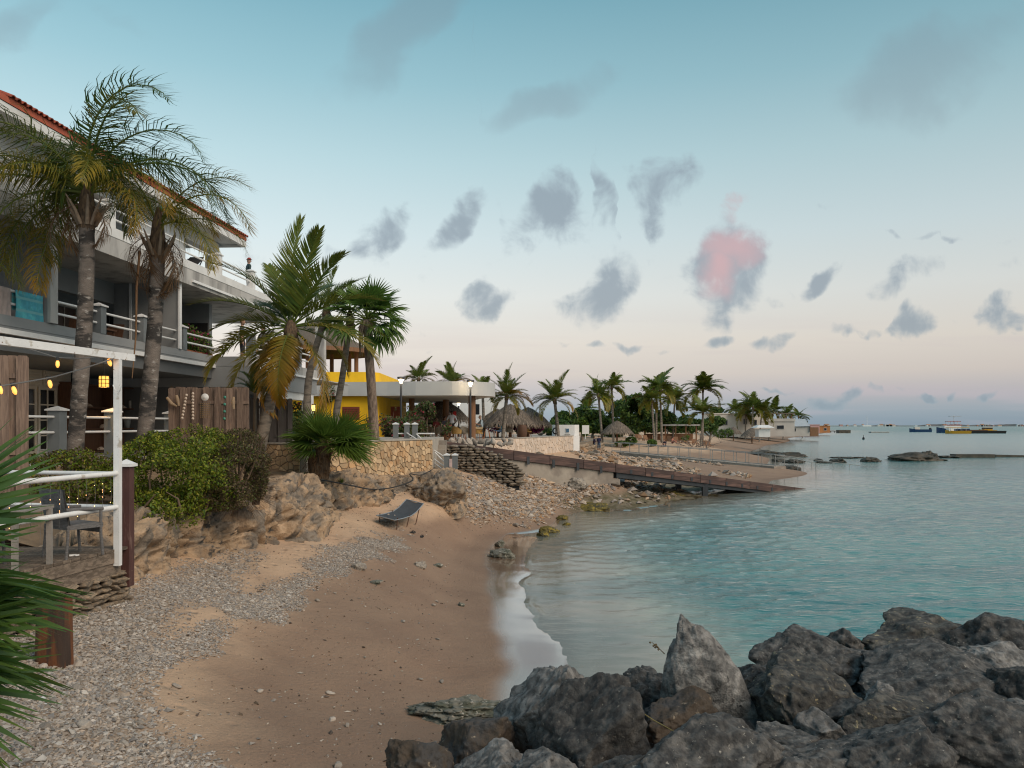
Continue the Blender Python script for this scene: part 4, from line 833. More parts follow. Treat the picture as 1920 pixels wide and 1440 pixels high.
def bush(name,loc,label,cat,seed,blobs,n,size,palette,gap=0.,stems=8,group=None,dens=2.2,stemcol=(.13,.085,.055),jit=.9):
    t=thing(name,loc,label,cat,group); sp=Soup(); V,F,C=foliage(seed,blobs,n,size,palette,dens,jit,gap,loc); sp.add(V,F,C); link('foliage',sp.mesh(m_leaf2,'foliage'),t)
    if stems:
        key='bush_stem'; m=MATS.get(key) or M(key,stemcol,.9,.3)
        for k in range(stems):
            b=blobs[k%len(blobs)]; p=Vector((b[0]+rnd.uniform(-.3,.3)*b[3],b[1]+rnd.uniform(-.3,.3)*b[4],loc[2])); q=Vector((b[0]+rnd.uniform(-.7,.7)*b[3],b[1]+rnd.uniform(-.7,.7)*b[4],b[2]+b[5]*rnd.uniform(.2,.8)))
            mb=MB(); mb.tube([p,p.lerp(q,.5)+Vector((rnd.uniform(-.1,.1),0,.1)),q],[.03,.02,.008],5); part('stem',mb,m,t)
    return t
def Bp(px,py,D,rx,rz,ry=None):
    p=P(px,py,D); a=rx/FPX*D; c=rz/FPX*D; return (p.x,p.y,p.z,a,ry or (a+c)/2,c)
GR1=[(.09,.15,.012),(.14,.20,.016),(.20,.24,.02),(.29,.28,.03),(.06,.10,.012),(.16,.20,.016),(.12,.10,.03)]
BR1=[(.12,.08,.045),(.15,.10,.06),(.085,.06,.04),(.17,.14,.045),(.09,.09,.03)]
bush('green_shrub',P(330,960,15.8),'large bright green shrub on the rocky bank behind the deck post','shrub',21,
 [Bp(300,905,15.6,85,70),Bp(370,890,16.2,80,75),Bp(410,850,17.8,45,45),Bp(270,960,14.9,50,45),Bp(330,950,15.2,70,40),Bp(350,840,17.4,70,45),Bp(260,880,16.2,60,60),Bp(300,850,17,60,45)],34000,.030,GR1,.02,16)
bush('dry_shrub',P(440,945,17.6),'brownish dry shrub with thin twigs right of the green shrub','shrub',22,
 [Bp(445,885,16.8,55,62),Bp(482,870,17.6,28,55),Bp(420,925,16.4,58,38),Bp(450,840,18.2,46,38),Bp(480,905,17.4,24,36)],17000,.026,BR1+[(.07,.10,.02)],.02,22,jit=1.3)
bush('terrace_hedge',P(180,880,16.6),'low green shrub growing under the left palm trunk behind the deck','shrub',23,
 [Bp(195,885,16.4,60,38),Bp(130,870,16.2,60,30),Bp(170,930,15,60,50),Bp(215,930,15,30,60),Bp(60,890,15.6,60,40)],13000,.030,GR1+BR1[:2],.03,8)
# twiggy sprays on the dry shrub
so=Soup(); r=np.random.default_rng(31); n=900; pb_,db_=blob(r,n,np.array(P(455,890,17.1)),np.array((.62,.6,.85)),.6); dd=db_+np.array([.2,-.1,.25]); dd/=np.linalg.norm(dd,axis=1,keepdims=True)
V,F,C=strips(pb_,dd,r.uniform(.15,.4,n),np.full(n,.008),3,np.full(n,.1),r.normal(size=(n,3)),np.tile([.09,.055,.035],(n,1)),np.tile([.13,.085,.05],(n,1))); o=bpy.data.objects['dry_shrub']; V-=np.array(org(o)); so.add(V,F,C); tw_=link('twigs',so.mesh(m_leaf2,'twigs'),o); tw_['kind']='stuff'
# grass tufts
for (px,py,D,lab) in [(700,912,27,'small green weed on the bank below the flagstone wall'),(640,905,25,'short green weed at the foot of the low fan palm'),(575,895,23.4,'grassy weed in the corner under the low fan palm')]:
    so=Soup(); n=70; c=P(px,py,D); a=r.uniform(0,6.28,n); b=np.stack([np.cos(a)*.1,np.sin(a)*.1,0*a],-1)*r.uniform(0,1,(n,1)); d=np.stack([np.cos(a)*.7,np.sin(a)*.7,np.ones(n)],-1); d/=np.linalg.norm(d,axis=1,keepdims=True)
    V,F,C=strips(b,d,r.uniform(.1,.28,n),np.full(n,.015),3,np.full(n,.5),np.tile([0,0,1.],(n,1)),np.tile(GREEN,(n,1)),np.tile(LGREEN,(n,1))); so.add(V,F,C); link('grass_tuft',so.mesh(m_leaf,'grass_tuft'),None,loc=c,label=lab,cat='weed')

# ================================================================== hotel
m_white=M('white_paint',(.76,.745,.72),.6,.10,1.2,.15,40,col2=(.62,.60,.56),mixs=1.1,thr=(.5,.75))
m_grey=M('grey_paint',(.28,.283,.28),.7,.12,.8,.15,40)
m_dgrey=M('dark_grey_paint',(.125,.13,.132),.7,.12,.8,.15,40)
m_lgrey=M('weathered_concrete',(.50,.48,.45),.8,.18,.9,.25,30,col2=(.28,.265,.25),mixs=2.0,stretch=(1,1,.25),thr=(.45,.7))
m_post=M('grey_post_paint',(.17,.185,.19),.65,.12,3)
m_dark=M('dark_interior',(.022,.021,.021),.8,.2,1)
m_glass=M('dark_window_glass',(.015,.016,.018),.12,.1,1)
m_tile=M('clay_roof_tile',(.36,.085,.045),.8,.3,6,.3,30,rand=.25)
m_pipe=M('white_pipe_paint',(.80,.79,.77),.45,.08,4)
m_perg=M('chipped_white_paint',(.78,.77,.75),.55,.12,3,.3,40,col2=(.52,.47,.40),mixs=5,thr=(.58,.68),col3=(.20,.09,.04),s3=13,thr3=(.67,.72))
m_cream=M('cream_joinery',(.60,.54,.45),.6,.1,2)
m_shelfwood=M('dark_shelf_wood',(.10,.045,.022),.7,.3,3,.4,18,stretch=(6,6,.6))
_nl=math.hypot(1,.065)
def FB_(X0):
    def f(D,out,z): return Vector((X0+.065*D+out/_nl, D-out*.065/_nl, z))
    return f
Fh=FB_(-12.67)
def fbox(mb,D0,D1,o0,o1,z0,z1,F=Fh):
    b=[F(D0,o0,z0),F(D0,o1,z0),F(D1,o1,z0),F(D1,o0,z0)]; t=[F(D0,o0,z1),F(D0,o1,z1),F(D1,o1,z1),F(D1,o0,z1)]; return mb.hexa(b,t)
hotel=thing('hotel_building',Fh(22,-4,3.3),'grey and white three storey hotel with balconies and a red tiled roof','building')
def hp(name,mat,*boxes,parent=hotel,label=None,F=Fh):
    mb=MB()
    for b in boxes: fbox(mb,*b,F=F)
    return part(name,mb,mat,parent,label)
# ground floor
hp('wall',m_cream,(14,25.4,-3.35,-3.1,3.0,6.0),label='cream ground floor wall with louvres above')
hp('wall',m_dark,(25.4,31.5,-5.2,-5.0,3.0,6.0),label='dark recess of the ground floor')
hp('floor',m_lgrey,(12,38,-6,.35,2.9,3.28))
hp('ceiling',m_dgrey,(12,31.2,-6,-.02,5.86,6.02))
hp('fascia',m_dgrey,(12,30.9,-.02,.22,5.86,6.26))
hp('gutter',m_pipe,(12,30.9,.225,.36,6.22,6.34),label='white gutter running under the first balcony')
# first floor
hp('floor',m_grey,(12,30.9,-6,.10,6.262,6.44))
hp('curb',m_grey,(12,30.9,-.12,.115,6.442,6.68))
hp('wall',m_grey,(12,31.4,-4.4,-4.15,6.442,8.9),label='grey back wall of the balconies')
hp('partition',m_grey,(19.45,19.72,-4.14,.12,6.69,8.838),label='grey partition wall between two balconies')
hp('trim',m_lgrey,(19.44,19.73,.122,.20,6.69,8.838))
hp('partition',m_grey,(26.1,26.32,-2.1,.10,6.69,8.838),label='shorter grey partition wall near the second palm')
hp('drain_pipe',m_pipe,(26.05,26.09,-1.55,-1.47,6.69,8.83))
hp('trim',m_pipe,(26.04,26.2,.102,.16,6.69,8.838))
hp('beam',m_grey,(19.74,26.05,-2.3,-2.05,8.15,8.838))
hp('wall',m_grey,(30.55,30.8,-5.5,-.9,6.442,8.838),label='grey end wall with a dark window')
wn_=hp('window',m_dark,(30.5,30.545,-2.3,-.95,6.9,8.1))
# second floor slab and terrace
hp('slab',m_lgrey,(12,36.4,-7,.30,8.84,9.36),label='weathered concrete edge of the upper terrace')
hp('curb',m_white,(12,36.4,-.02,.315,9.362,9.62))
hp('gutter',m_pipe,(26.6,36.3,.302,.37,8.95,9.03))
hp('wall',m_white,(12,20.6,-.8,-.55,9.362,11.15),(24.6,27.9,-.8,-.55,9.362,11.15),(20.6,24.6,-.8,-.55,10.75,11.15),label='white top floor wall')
hp('opening',m_grey,(20.0,25.0,-2.6,-2.4,9.362,11.1),label='dark doorway on the top terrace')
hp('pillar',m_white,(30.3,30.7,-.95,-.57,9.362,10.748)); hp('ceiling',m_white,(10,30.78,-9.3,-.81,11.155,11.27))
hp('beam',m_white,(27.902,30.7,-.97,-.57,10.75,11.15))
# roof
rf=MB(); e0,e1=Fh(10,.42,11.3),Fh(30.9,.42,11.3); r0_,r1_=Fh(10,-4.6,13.3),Fh(27.5,-4.6,13.3); b0,b1=Fh(10,-9.5,11.3),Fh(30.9,-9.5,11.3)
up=Vector((0,0,.14)); rf.add([e0,e1,r1_,r0_,b0,b1,e0+up,e1+up,r1_+up,r0_+up,b0+up,b1+up],[(6,7,8,9),(7,11,8),(9,8,11,10),(3,2,1,0),(2,5,1),(4,5,2,3),(0,1,7,6),(1,5,11,7)])
roof=part('roof',rf,m_tile,hotel,'red clay tile roof')
hp('eave_board',m_white,(10,30.8,.27,.40,11.06,11.29)); hp('eave_board',m_white,(30.8,30.92,-6,.40,11.06,11.29)); hp('soffit',m_white,(10,30.79,-.54,.265,11.16,11.28))
tl=MB(); n=7
for i in range(n):
    a0,a1=math.pi*i/n,math.pi*(i+1)/n; tl.add([(math.cos(a)*.085,y,math.sin(a)*.075) for a in (a0,a1) for y in (0,.42)],[(0,1,3,2)],True)
    tl.add([(math.cos(a)*r_,0,math.sin(a)*r_*.9) for a in (a0,a1) for r_ in (.085,.06)],[(0,2,3,1)])
tme=mesh_of(tl,m_tile,(0,0,0),'roof_tile'); sl_dir=(r0_-e0).normalized(); fd=(e1-e0).normalized()
bx=fd; by=Vector((sl_dir - fd*sl_dir.dot(fd))).normalized(); bz=bx.cross(by).normalized(); MT=Matrix((bx,by,bz)).transposed()
nT_=70
for k in range(nT_):
    for row in range(2):
        p=e1-fd*(k*.19+.08)+by*(row*.36-.06)+up+bz*(.012+row*.0); o=link('roof_tile',tme,roof); o.location=p-org(hotel); o.rotation_euler=(MT@Matrix.Rotation(rnd.uniform(-.03,.03),3,'Z')).to_euler()
# balcony railings (each post and bar its own part)
def railing(ps, ztop, zbar, zbase, F=Fh, out=0.0, root=hotel, w=.26, matp=m_post, cap=True, bars=True, ends=None):
    for D in ps:
        pm=part('rail_post',fbox(MB(),D-w/2,D+w/2,out-w/2,out+w/2,zbase,ztop,F),matp,root)
        if cap:
            mb=MB(); c=F(D,out,ztop+.003); s=w*.66; t=Vector((0,0,.035)); q=[F(D-s,out-s,ztop+.003),F(D-s,out+s,ztop+.003),F(D+s,out+s,ztop+.003),F(D+s,out-s,ztop+.003)]; mb.hexa(q,[p+t for p in q])
            ap=c+Vector((0,0,.12)); mb.add([p+t*1.0 for p in q]+[ap],[(0,1,4),(1,2,4),(2,3,4),(3,0,4)]); part('post_cap',mb,m_pipe,pm)
    if bars:
        seq=list(ps); 
        if ends: seq=[ends[0]]+seq+[ends[1]]
        for a,b in zip(seq[:-1],seq[1:]):
            for z in zbar: part('rail_bar',MB().tube([F(a+(w/2 if a in ps else 0)-.01,out,z),F(b-(w/2 if b in ps else 0)+.01,out,z)],.032,8),m_pipe,root)
railing([21.8,24.0,26.5],7.42,(7.28,6.98),6.685,ends=(19.8,29.9))
railing([],7.42,(7.28,6.98),6.685,ends=None)
for z in (7.28,6.98): part('rail_bar',MB().tube([Fh(12.5,0,z),Fh(19.4,0,z)],.032,8),m_pipe,hotel)
railing([17.2,22.0,28.9,32.0,34.8],10.32,(10.2,9.92),9.622,out=.15,matp=m_white,ends=(13.2,36.3))
# french doors, louvres
def window(D0,D1,o,z0,z1,nx,ny,frame,pane,label=None,fw=.07):
    w_=hp('window',frame,(D0,D0+fw,o,o+.05,z0,z1),(D1-fw,D1,o,o+.05,z0,z1),(D0+fw,D1-fw,o,o+.05,z1-fw,z1),(D0+fw,D1-fw,o,o+.05,z0,z0+fw),label=label)
    for i in range(nx):
        for j in range(ny):
            a=D0+fw+(D1-D0-2*fw)*i/nx+.02; b=D0+fw+(D1-D0-2*fw)*(i+1)/nx-.02; c=z0+fw+(z1-z0-2*fw)*j/ny+.02; d=z0+fw+(z1-z0-2*fw)*(j+1)/ny-.02
            hp('pane',pane,(a,b,o+.005,o+.02,c,d),parent=w_)
    mb=MB()
    for i in range(1,nx): c=D0+fw+(D1-D0-2*fw)*i/nx; fbox(mb,c-.02,c+.02,o,o+.045,z0+fw,z1-fw)
    for j in range(1,ny): c=z0+fw+(z1-z0-2*fw)*j/ny; fbox(mb,D0+fw,D1-fw,o,o+.04,c-.02,c+.02)
    if mb.v: part('glazing_bar',mb,frame,w_)
    return w_
window(22.9,23.65,-3.09,3.35,5.35,2,4,m_cream,m_glass,'cream french door leaf with small panes')
window(23.75,24.6,-3.09,3.35,5.35,2,4,m_cream,m_glass,'cream french door leaf next to the shelves')
window(25.3,27.3,-4.14,6.75,8.25,3,2,m_cream,M('curtained_glass',(.10,.055,.035),.3,.2,2),'window with pale frame on the first balcony')
window(27.5,30.2,-4.145,6.45,8.35,3,1,m_dgrey,m_glass,'dark sliding balcony door')
for k,(D,o) in enumerate(((22.8,-1.4),(24.9,-1.5))):
    c=Fh(D,o,6.442); t=thing('balcony_chair',c,('brown wooden chair on the first balcony behind the left palm','dark wooden chair on the first balcony behind the second grey post')[k],'chair')
    part('seat',MB().box(c+Vector((0,0,.44)),(.5,.5,.05)),m_shelfwood,t); part('backrest',MB().hexa([c+Vector(v) for v in ((-.25,.22,.46),(.25,.22,.46),(.25,.26,.46),(-.25,.26,.46))],[c+Vector(v) for v in ((-.25,.36,.95),(.25,.36,.95),(.25,.40,.95),(-.25,.40,.95))]),m_shelfwood,t)
    for sx in (-.22,.22):
        for sy in (-.22,.22): part('leg',MB().box(c+Vector((sx,sy,.21)),(.05,.05,.41)),m_shelfwood,t)
c=Fh(23.8,-1.3,6.442); t=thing('balcony_table',c,'low brown table between the balcony chairs','table'); part('table_top',MB().box(c+Vector((0,0,.6)),(.9,.7,.05)),m_shelfwood,t)
for sx in (-.38,.38):
    for sy in (-.28,.28): part('leg',MB().box(c+Vector((sx,sy,.29)),(.05,.05,.57)),m_shelfwood,t)
for k,D0 in enumerate((21.2,22.6,24.0)):
    lv=hp('louvre_frame',m_cream,(D0,D0+1.3,-3.095,-3.06,5.42,5.98))
    for j in range(6): hp('louvre_slat',m_cream,(D0+.06,D0+1.24,-3.055,-3.02,5.47+j*.08,5.515+j*.08),parent=lv)
# shelves and what stands on them
SB=-2.85
shelf=thing('open_shelves',Fh(27,SB,3.3),'tall dark wood shelf unit with shells and candles against the terrace wall','shelf')
hp('back_panel',m_shelfwood,(24.7,29.2,SB-.22,SB-.19,3.29,5.5),parent=shelf)
for z in (3.3,4.05,4.75,5.48): hp('shelf_board',m_shelfwood,(24.75,29.15,SB-.185,SB+.16,z,z+.045),parent=shelf)
for D0 in (24.7,27.0,29.15): hp('side_board',m_shelfwood,(D0,D0+.05,SB-.185,SB+.165,3.29,5.55),parent=shelf)
m_candle=M('white_candle',(.7,.66,.6),.6,.05); m_shell=M('sea_shell',(.62,.50,.40),.6,.2,20); m_pot=M('grey_pot',(.28,.29,.28),.7,.1); m_paper=M('paper_sheet',(.55,.42,.34),.8,.05)
def onshelf(D,z,o=SB): return Fh(D,o,z)
for (D,z,h,lab) in [(28.45,4.797,.28,'shorter white candle on the upper shelf'),(28.75,4.797,.38,'taller white candle on the upper shelf'),(28.2,4.097,.36,'pale grey flower pot on the lower shelf'),(28.85,4.097,.34,'darker grey flower pot at the end of the lower shelf')]:
    mb=MB(); c=onshelf(D,z,SB+.02); 
    if h>.3 and 'pot' in lab: mb.lathe([(0,0),(.09,0),(.14,h),(.12,h),(.08,.05),(0,.05)],c,14)
    else: mb.lathe([(0,0),(.07,0),(.07,h),(.05,h-.015),(0,h-.02)],c,12)
    one('flower_pot' if 'pot' in lab else 'candle',mb,m_pot if 'pot' in lab else m_candle,c,lab,'pot' if 'pot' in lab else 'candle')
def shell_mesh(seed,s): return rock_mesh(seed,(s,s*.7,s*.55),3,3,.35,.0,m_shell,(0,0,0),.4,'shell')
for k,(D,z,s,lab) in enumerate([(26.7,4.097,.13,'big spiky conch shell on the lower shelf'),(27.8,4.797,.12,'pale conch shell next to the candles'),(26.6,3.35,.12,'conch shell on the lowest shelf'),(25.9,4.797,.1,'small shell half hidden by the left palm trunk')]):
    link('conch_shell',shell_mesh(600+k,s),None,loc=onshelf(D,z+s*.45,SB+.03),label=lab,cat='shell')
pm=MB(); fbox(pm,25.0,25.5,SB-.15,SB-.13,4.85,5.35); one('notice_sheet',pm,m_paper,Fh(25.2,SB,4.85),'pinkish notice sheet leaning on the upper shelf','sheet')
dw=MB(); c=onshelf(27.35,4.80,SB); dw.tube([c+Vector((-.25,0,.25)),c+Vector((-.28,0,.05)),c+Vector((-.05,0,.04)),c+Vector((.15,0,.12)),c+Vector((.3,0,.3))],[.05,.06,.07,.06,.03],7); one('driftwood_piece',dw,M('driftwood',(.34,.24,.15),.9,.3,6,.5,30),c,'curved piece of driftwood under the hanging lantern','driftwood')
# hanging lantern
m_lampshade=M('woven_lamp_glow',(.9,.55,.15),.7,.1,20,emit=(1,.48,.08),estr=1.5)
m_black=M('black_metal',(.02,.02,.02),.6,.1)
c=P(195,705,21.6); lt=thing('hanging_lantern',c,'glowing yellow woven lantern hanging over the terrace','lantern')
mb=MB(); mb.lathe([(.11,0),(.13,-.05),(.13,-.28),(.11,-.30),(.0,-.30)],c,16); part('shade',mb,m_lampshade,lt)
mb=MB(); 
for j in range(8): a=j*math.pi/4; mb.bar(c+Vector((math.cos(a)*.135,math.sin(a)*.135,0)),c+Vector((math.cos(a)*.135,math.sin(a)*.135,-.3)),.012)
for z in (0,-.1,-.2,-.3): mb.tube([c+Vector((math.cos(a*.5236)*.135,math.sin(a*.5236)*.135,z)) for a in range(13)],.008,5,False)
part('cage',mb,m_black,lt)
l=bpy.data.lights.new('lantern_light','POINT'); l.energy=22; l.color=(1,.62,.28); l.shadow_soft_size=.1; lo_=bpy.data.objects.new('lantern_light',l); COL.objects.link(lo_); lo_.parent=lt; lo_.location=(0,.0,-.42)
part('hanger',MB().box(c+Vector((0,0,.01)),(.05,.05,.02)),m_black,lt); part('cord',MB().tube([c,c+Vector((0,0,.75))],.008,5),m_black,lt)

# ground floor terrace railing
tr=thing('terrace_railing',Fh(22,.2,3.28),'grey posts with white caps and white pipes along the hotel terrace','railing')
railing([17.4,19.7,22.1,25.4],4.55,(4.4,4.02),3.281,out=.2,root=tr,w=.30,ends=(14,29.8))
# white bar chairs
m_chair=M('white_chair_paint',(.70,.68,.64),.5,.06,4)
def barchair(D,out,lab):
    c=Fh(D,out,3.28); t=thing('bar_chair',c,lab,'chair','white bar chairs behind the terrace railing')
    for sx in (-.19,.19):
        for sy in (-.18,.18): part('leg',MB().bar(c+Vector((sx*1.15,sy*1.15,0)),c+Vector((sx,sy,.72 if sy<0 else .74)),.045),m_chair,t)
    part('seat',MB().box(c+Vector((0,0,.765)),(.44,.42,.045)),m_chair,t)
    for k in range(3): part('back_slat',MB().box(c+Vector((0,.2,.92+k*.11)),(.42,.025,.085)),m_chair,t)
    for sx in (-.2,.2): part('back_post',MB().bar(c+Vector((sx,.215,.79)),c+Vector((sx,.25,1.25)),.04),m_chair,t)
    part('footrest',MB().bar(c+Vector((-.2,-.21,.3)),c+Vector((.2,-.21,.3)),.035),m_chair,t)
barchair(20.3,-.35,'white slatted bar chair right of the leftmost grey terrace post'); barchair(18.6,-.4,'white bar chair left of the leftmost grey terrace post')
# towels
def towel(px0,px1,name,lab,mat):
    mb=MB(); D0=1500*12.67/(1057-px0); D1=1500*12.67/(1057-px1); n=14; m_=18; A=np.zeros((m_,n,3)); A2=A.copy()
    for i in range(m_):
        s=i/(m_-1)
        for j in range(n):
            D=D0+(D1-D0)*j/(n-1); q=.012*math.sin(j*1.3+i*.25)*min(1,s*3)
            z=7.315-s*.78; o=.045+q
            if s<.06: o=.0+.045*s/.06; z=7.318
            A[i,j]=Fh(D,o,z)
    mb.grid(A); 
    for i in range(m_):
        for j in range(n):
            D=D0+(D1-D0)*j/(n-1); s=i/(m_-1); A2[i,j]=Fh(D,-.045-.01*math.sin(j),7.31-s*.45) if s>.06 else Fh(D,.0-.045*s/.06,7.318)
    mb.grid(A2,flip=True); return one(name,mb,mat,Fh(D0,0,7.3),lab,'towel')
def towel_mat():
    m=M('turquoise_towel',(.10,.44,.54),.95,.25,7,.5,90,col2=(.13,.54,.58),mixs=5,thr=(.45,.6)); t=m.node_tree; b=[n for n in t.nodes if n.type=='BSDF_PRINCIPLED'][0]
    g=t.nodes.new('ShaderNodeNewGeometry'); sp=t.nodes.new('ShaderNodeSeparateXYZ'); t.links.new(g.outputs['Position'],sp.inputs[0])
    w=t.nodes.new('ShaderNodeMath'); w.operation='SINE'; mu=t.nodes.new('ShaderNodeMath'); mu.operation='MULTIPLY_ADD'; mu.inputs[1].default_value=22.0; mu.inputs[2].default_value=1.2; t.links.new(sp.outputs[2],mu.inputs[0]); t.links.new(mu.outputs[0],w.inputs[0])
    mr=t.nodes.new('ShaderNodeMapRange'); mr.inputs[1].default_value=.72; mr.inputs[2].default_value=.86; t.links.new(w.outputs[0],mr.inputs[0])
    mx=t.nodes.new('ShaderNodeMix'); mx.data_type='RGBA'; src=b.inputs['Base Color'].links[0].from_socket; t.links.new(mr.outputs[0],mx.inputs[0]); t.links.new(src,mx.inputs[6]); mx.inputs[7].default_value=(.22,.52,.55,1); t.links.new(mx.outputs[2],b.inputs['Base Color']); return m
towel(25,77,'beach_towel','turquoise striped beach towel hanging over the first balcony rail',towel_mat())
towel(-12,16,'beach_towel','pinkish beige towel hanging at the left end of the balcony rail',M('beige_towel',(.50,.40,.36),.95,.2,7,.5,90))
# upper terrace furniture and plants
def potplant(name,c,lab,cat,h,n,col,potcol):
    t=thing(name,c,lab,cat); mb=MB(); mb.lathe([(0,0),(.13,0),(.18,.26),(.16,.26),(0,.22)],c,12); part('pot',mb,potcol,t)
    so=Soup(); r=np.random.default_rng(int(c.y*100)); a=r.uniform(0,6.28,n); d=np.stack([np.cos(a)*.6,np.sin(a)*.6,r.uniform(.4,1.4,n)],-1); d/=np.linalg.norm(d,axis=1,keepdims=True)
    V,F,C=strips(np.tile([0,0,.25],(n,1))+0.,d,np.full(n,h)*r.uniform(.6,1.1,n),np.full(n,.05),4,np.full(n,.4),np.tile([0,0,1.],(n,1)),np.tile(DGREEN,(n,1))*1.2,np.tile(col,(n,1))); so.add(V,F,C); link('foliage',so.mesh(m_leaf,'foliage'),t); return t
m_terra=M('terracotta',(.34,.12,.06),.8,.15,6)
potplant('potted_plant',Fh(35.2,-.4,9.37),'spiky potted plant at the end of the upper terrace','plant',.75,26,LGREEN,m_terra)
potplant('potted_plant',Fh(31.4,-.35,9.37),'small spiky plant behind the upper terrace rail','plant',.5,16,GREEN,m_dgrey)
ch=thing('beach_chair',Fh(28.3,-.5,9.365),'dark sling chair on the upper terrace','chair'); c=Fh(28.3,-.5,9.365)
part('sling',MB().hexa([c+Vector(p) for p in ((-.25,-.5,.25),(.25,-.5,.25),(.25,.45,.85),(-.25,.45,.85))],[c+Vector(p) for p in ((-.25,-.5,.28),(.25,-.5,.28),(.25,.45,.88),(-.25,.45,.88))]),M('black_sling',(.03,.03,.035),.8),ch)
for sx in (-.26,.26): part('frame',MB().bar(c+Vector((sx,-.45,0)),c+Vector((sx,.3,.78)),.03).bar(c+Vector((sx,.45,0)),c+Vector((sx,-.4,.3)),.03),m_black,ch)
dr=thing('drying_rack',Fh(20.3,-.4,9.365),'white folding drying rack on the upper terrace behind the left palm','rack'); c=Fh(20.3,-.4,9.365)
for s in (-1,1): part('frame',MB().tube([c+Vector((-.4*s,-.5,0)),c+Vector((.4*s,-.5,.9))],.012,5).tube([c+Vector((-.4*s,.5,0)),c+Vector((.4*s,.5,.9))],.012,5),m_pipe,dr)
part('lines',MB().tube([c+Vector((-.4,-.5,.9)),c+Vector((-.4,.5,.9))],.01,5).tube([c+Vector((.4,-.5,.9)),c+Vector((.4,.5,.9))],.01,5).tube([c+Vector((0,-.5,.92)),c+Vector((0,.5,.92))],.008,5),m_pipe,dr)
wl=thing('wind_chime',Fh(24.6,.3,10.85),'green star-shaped wind chime hanging under the eave','chime'); c=Fh(24.6,.3,10.85)
part('star',MB().lathe([(0,.1),(.06,.03),(.12,0),(.06,-.03),(0,-.12)],c,5),M('green_glass',(.05,.25,.18),.3),wl); part('cord',MB().tube([c,c+Vector((0,0,.3))],.006,4),m_black,wl); part('tail',MB().tube([c,c-Vector((0,0,.35))],[.012,.03],5),MATS['terracotta'],wl)

# ---- corner block with its own terrace, white portal below
Fc=FB_(-11.1)
wing=thing('corner_wing',Fc(31,-3,3.3),'grey corner wing of the hotel with railed terrace over a white portal','building')
hp('slab',m_grey,(28.2,35.6,-6,.1,5.55,6.28),parent=wing,F=Fc); hp('curb',m_lgrey,(28.2,35.6,-.15,.115,6.282,6.62),parent=wing,F=Fc); hp('gutter',m_pipe,(28.2,35.6,.117,.21,6.19,6.27),parent=wing,F=Fc)
hp('end_curb',m_grey,(28.19,28.4,-2.2,-.16,6.282,6.62),parent=wing,F=Fc)
hp('terrace_floor',m_lgrey,(30.0,42,-8,-.155,6.283,6.32),parent=wing,F=Fc)
railing([28.4,30.9,33.4,35.4],7.38,(7.24,6.95),6.622,F=Fc,out=-.02,root=wing)
hp('pillar',m_white,(34.9,35.3,-.35,.05,3.2,5.548),parent=wing,F=Fc); hp('pillar',m_white,(29.9,30.3,-.35,.05,3.2,5.548),parent=wing,F=Fc); hp('beam',m_white,(30.3,34.9,-.3,.0,5.25,5.548),parent=wing,F=Fc); hp('pillar',m_white,(31.9,32.15,-2.5,-2.2,3.2,5.548),parent=wing,F=Fc)
hp('wall',m_grey,(35.3,35.6,-6,-2.5,3.2,5.548),parent=wing,F=Fc); hp('wall',m_dgrey,(28.3,28.5,-5.5,-1.6,3.2,5.548),parent=wing,F=Fc)
hp('column',m_lgrey,(37.6,38.0,-.6,-.2,6.32,8.8),parent=wing,F=Fc)
m_glow=M('lamp_glow',(1,.7,.3),.5,0,emit=(1,.58,.16),estr=2.2)
def wall_lamp(c,lab):
    t=thing('wall_lamp',c,lab,'lamp'); part('glass',MB().box(c,(.11,.11,.26)),m_glow,t); part('cap',MB().box(c+Vector((0,0,.155)),(.15,.15,.04)).box(c-Vector((0,0,.15)),(.13,.13,.03)),m_black,t); return t
wall_lamp(Fc(35.1,.13,4.95),'lit yellow wall lamp on the white portal pillar'); wall_lamp(Fh(30.7,.38,5.3),'lit orange lamp on the dark post at the end of the terrace roof')
pp=MB(); fbox(pp,30.55,30.85,-.1,.2,3.28,5.86); part('post',pp,m_black,hotel)
# brick planter with bougainvillea on the first terrace
pl=thing('brick_planter',Fh(28.8,-.9,6.45),'low brick planter on the first terrace behind the rail','planter')
m_brick=M('red_brick',(.33,.11,.05),.85,.3,12,rand=.2)
for j in range(5):
    for k in range(9): part('brick',MB().hexa([Fh(27.6+k*.29+(j%2)*.14,-.75,6.45+j*.085),Fh(27.6+k*.29+(j%2)*.14,-.6,6.45+j*.085),Fh(27.87+k*.29+(j%2)*.14,-.6,6.45+j*.085),Fh(27.87+k*.29+(j%2)*.14,-.75,6.45+j*.085)],[Fh(27.6+k*.29+(j%2)*.14,-.75,6.525+j*.085),Fh(27.6+k*.29+(j%2)*.14,-.6,6.525+j*.085),Fh(27.87+k*.29+(j%2)*.14,-.6,6.525+j*.085),Fh(27.87+k*.29+(j%2)*.14,-.75,6.525+j*.085)]),m_brick,pl)
c=Fh(28.6,-.85,6.9); bush('balcony_bougainvillea',c,'leafy plant with pink flowers growing from the balcony planter','plant',41,[(c.x,c.y,c.z+.45,.55,.7,.5),(c.x+.2,c.y+1.0,c.z+.35,.4,.5,.4)],2200,.045,[(.06,.13,.02),(.10,.17,.03),(.14,.2,.03),(.09,.15,.03),(.07,.14,.02),(.35,.03,.12)],.05,6)

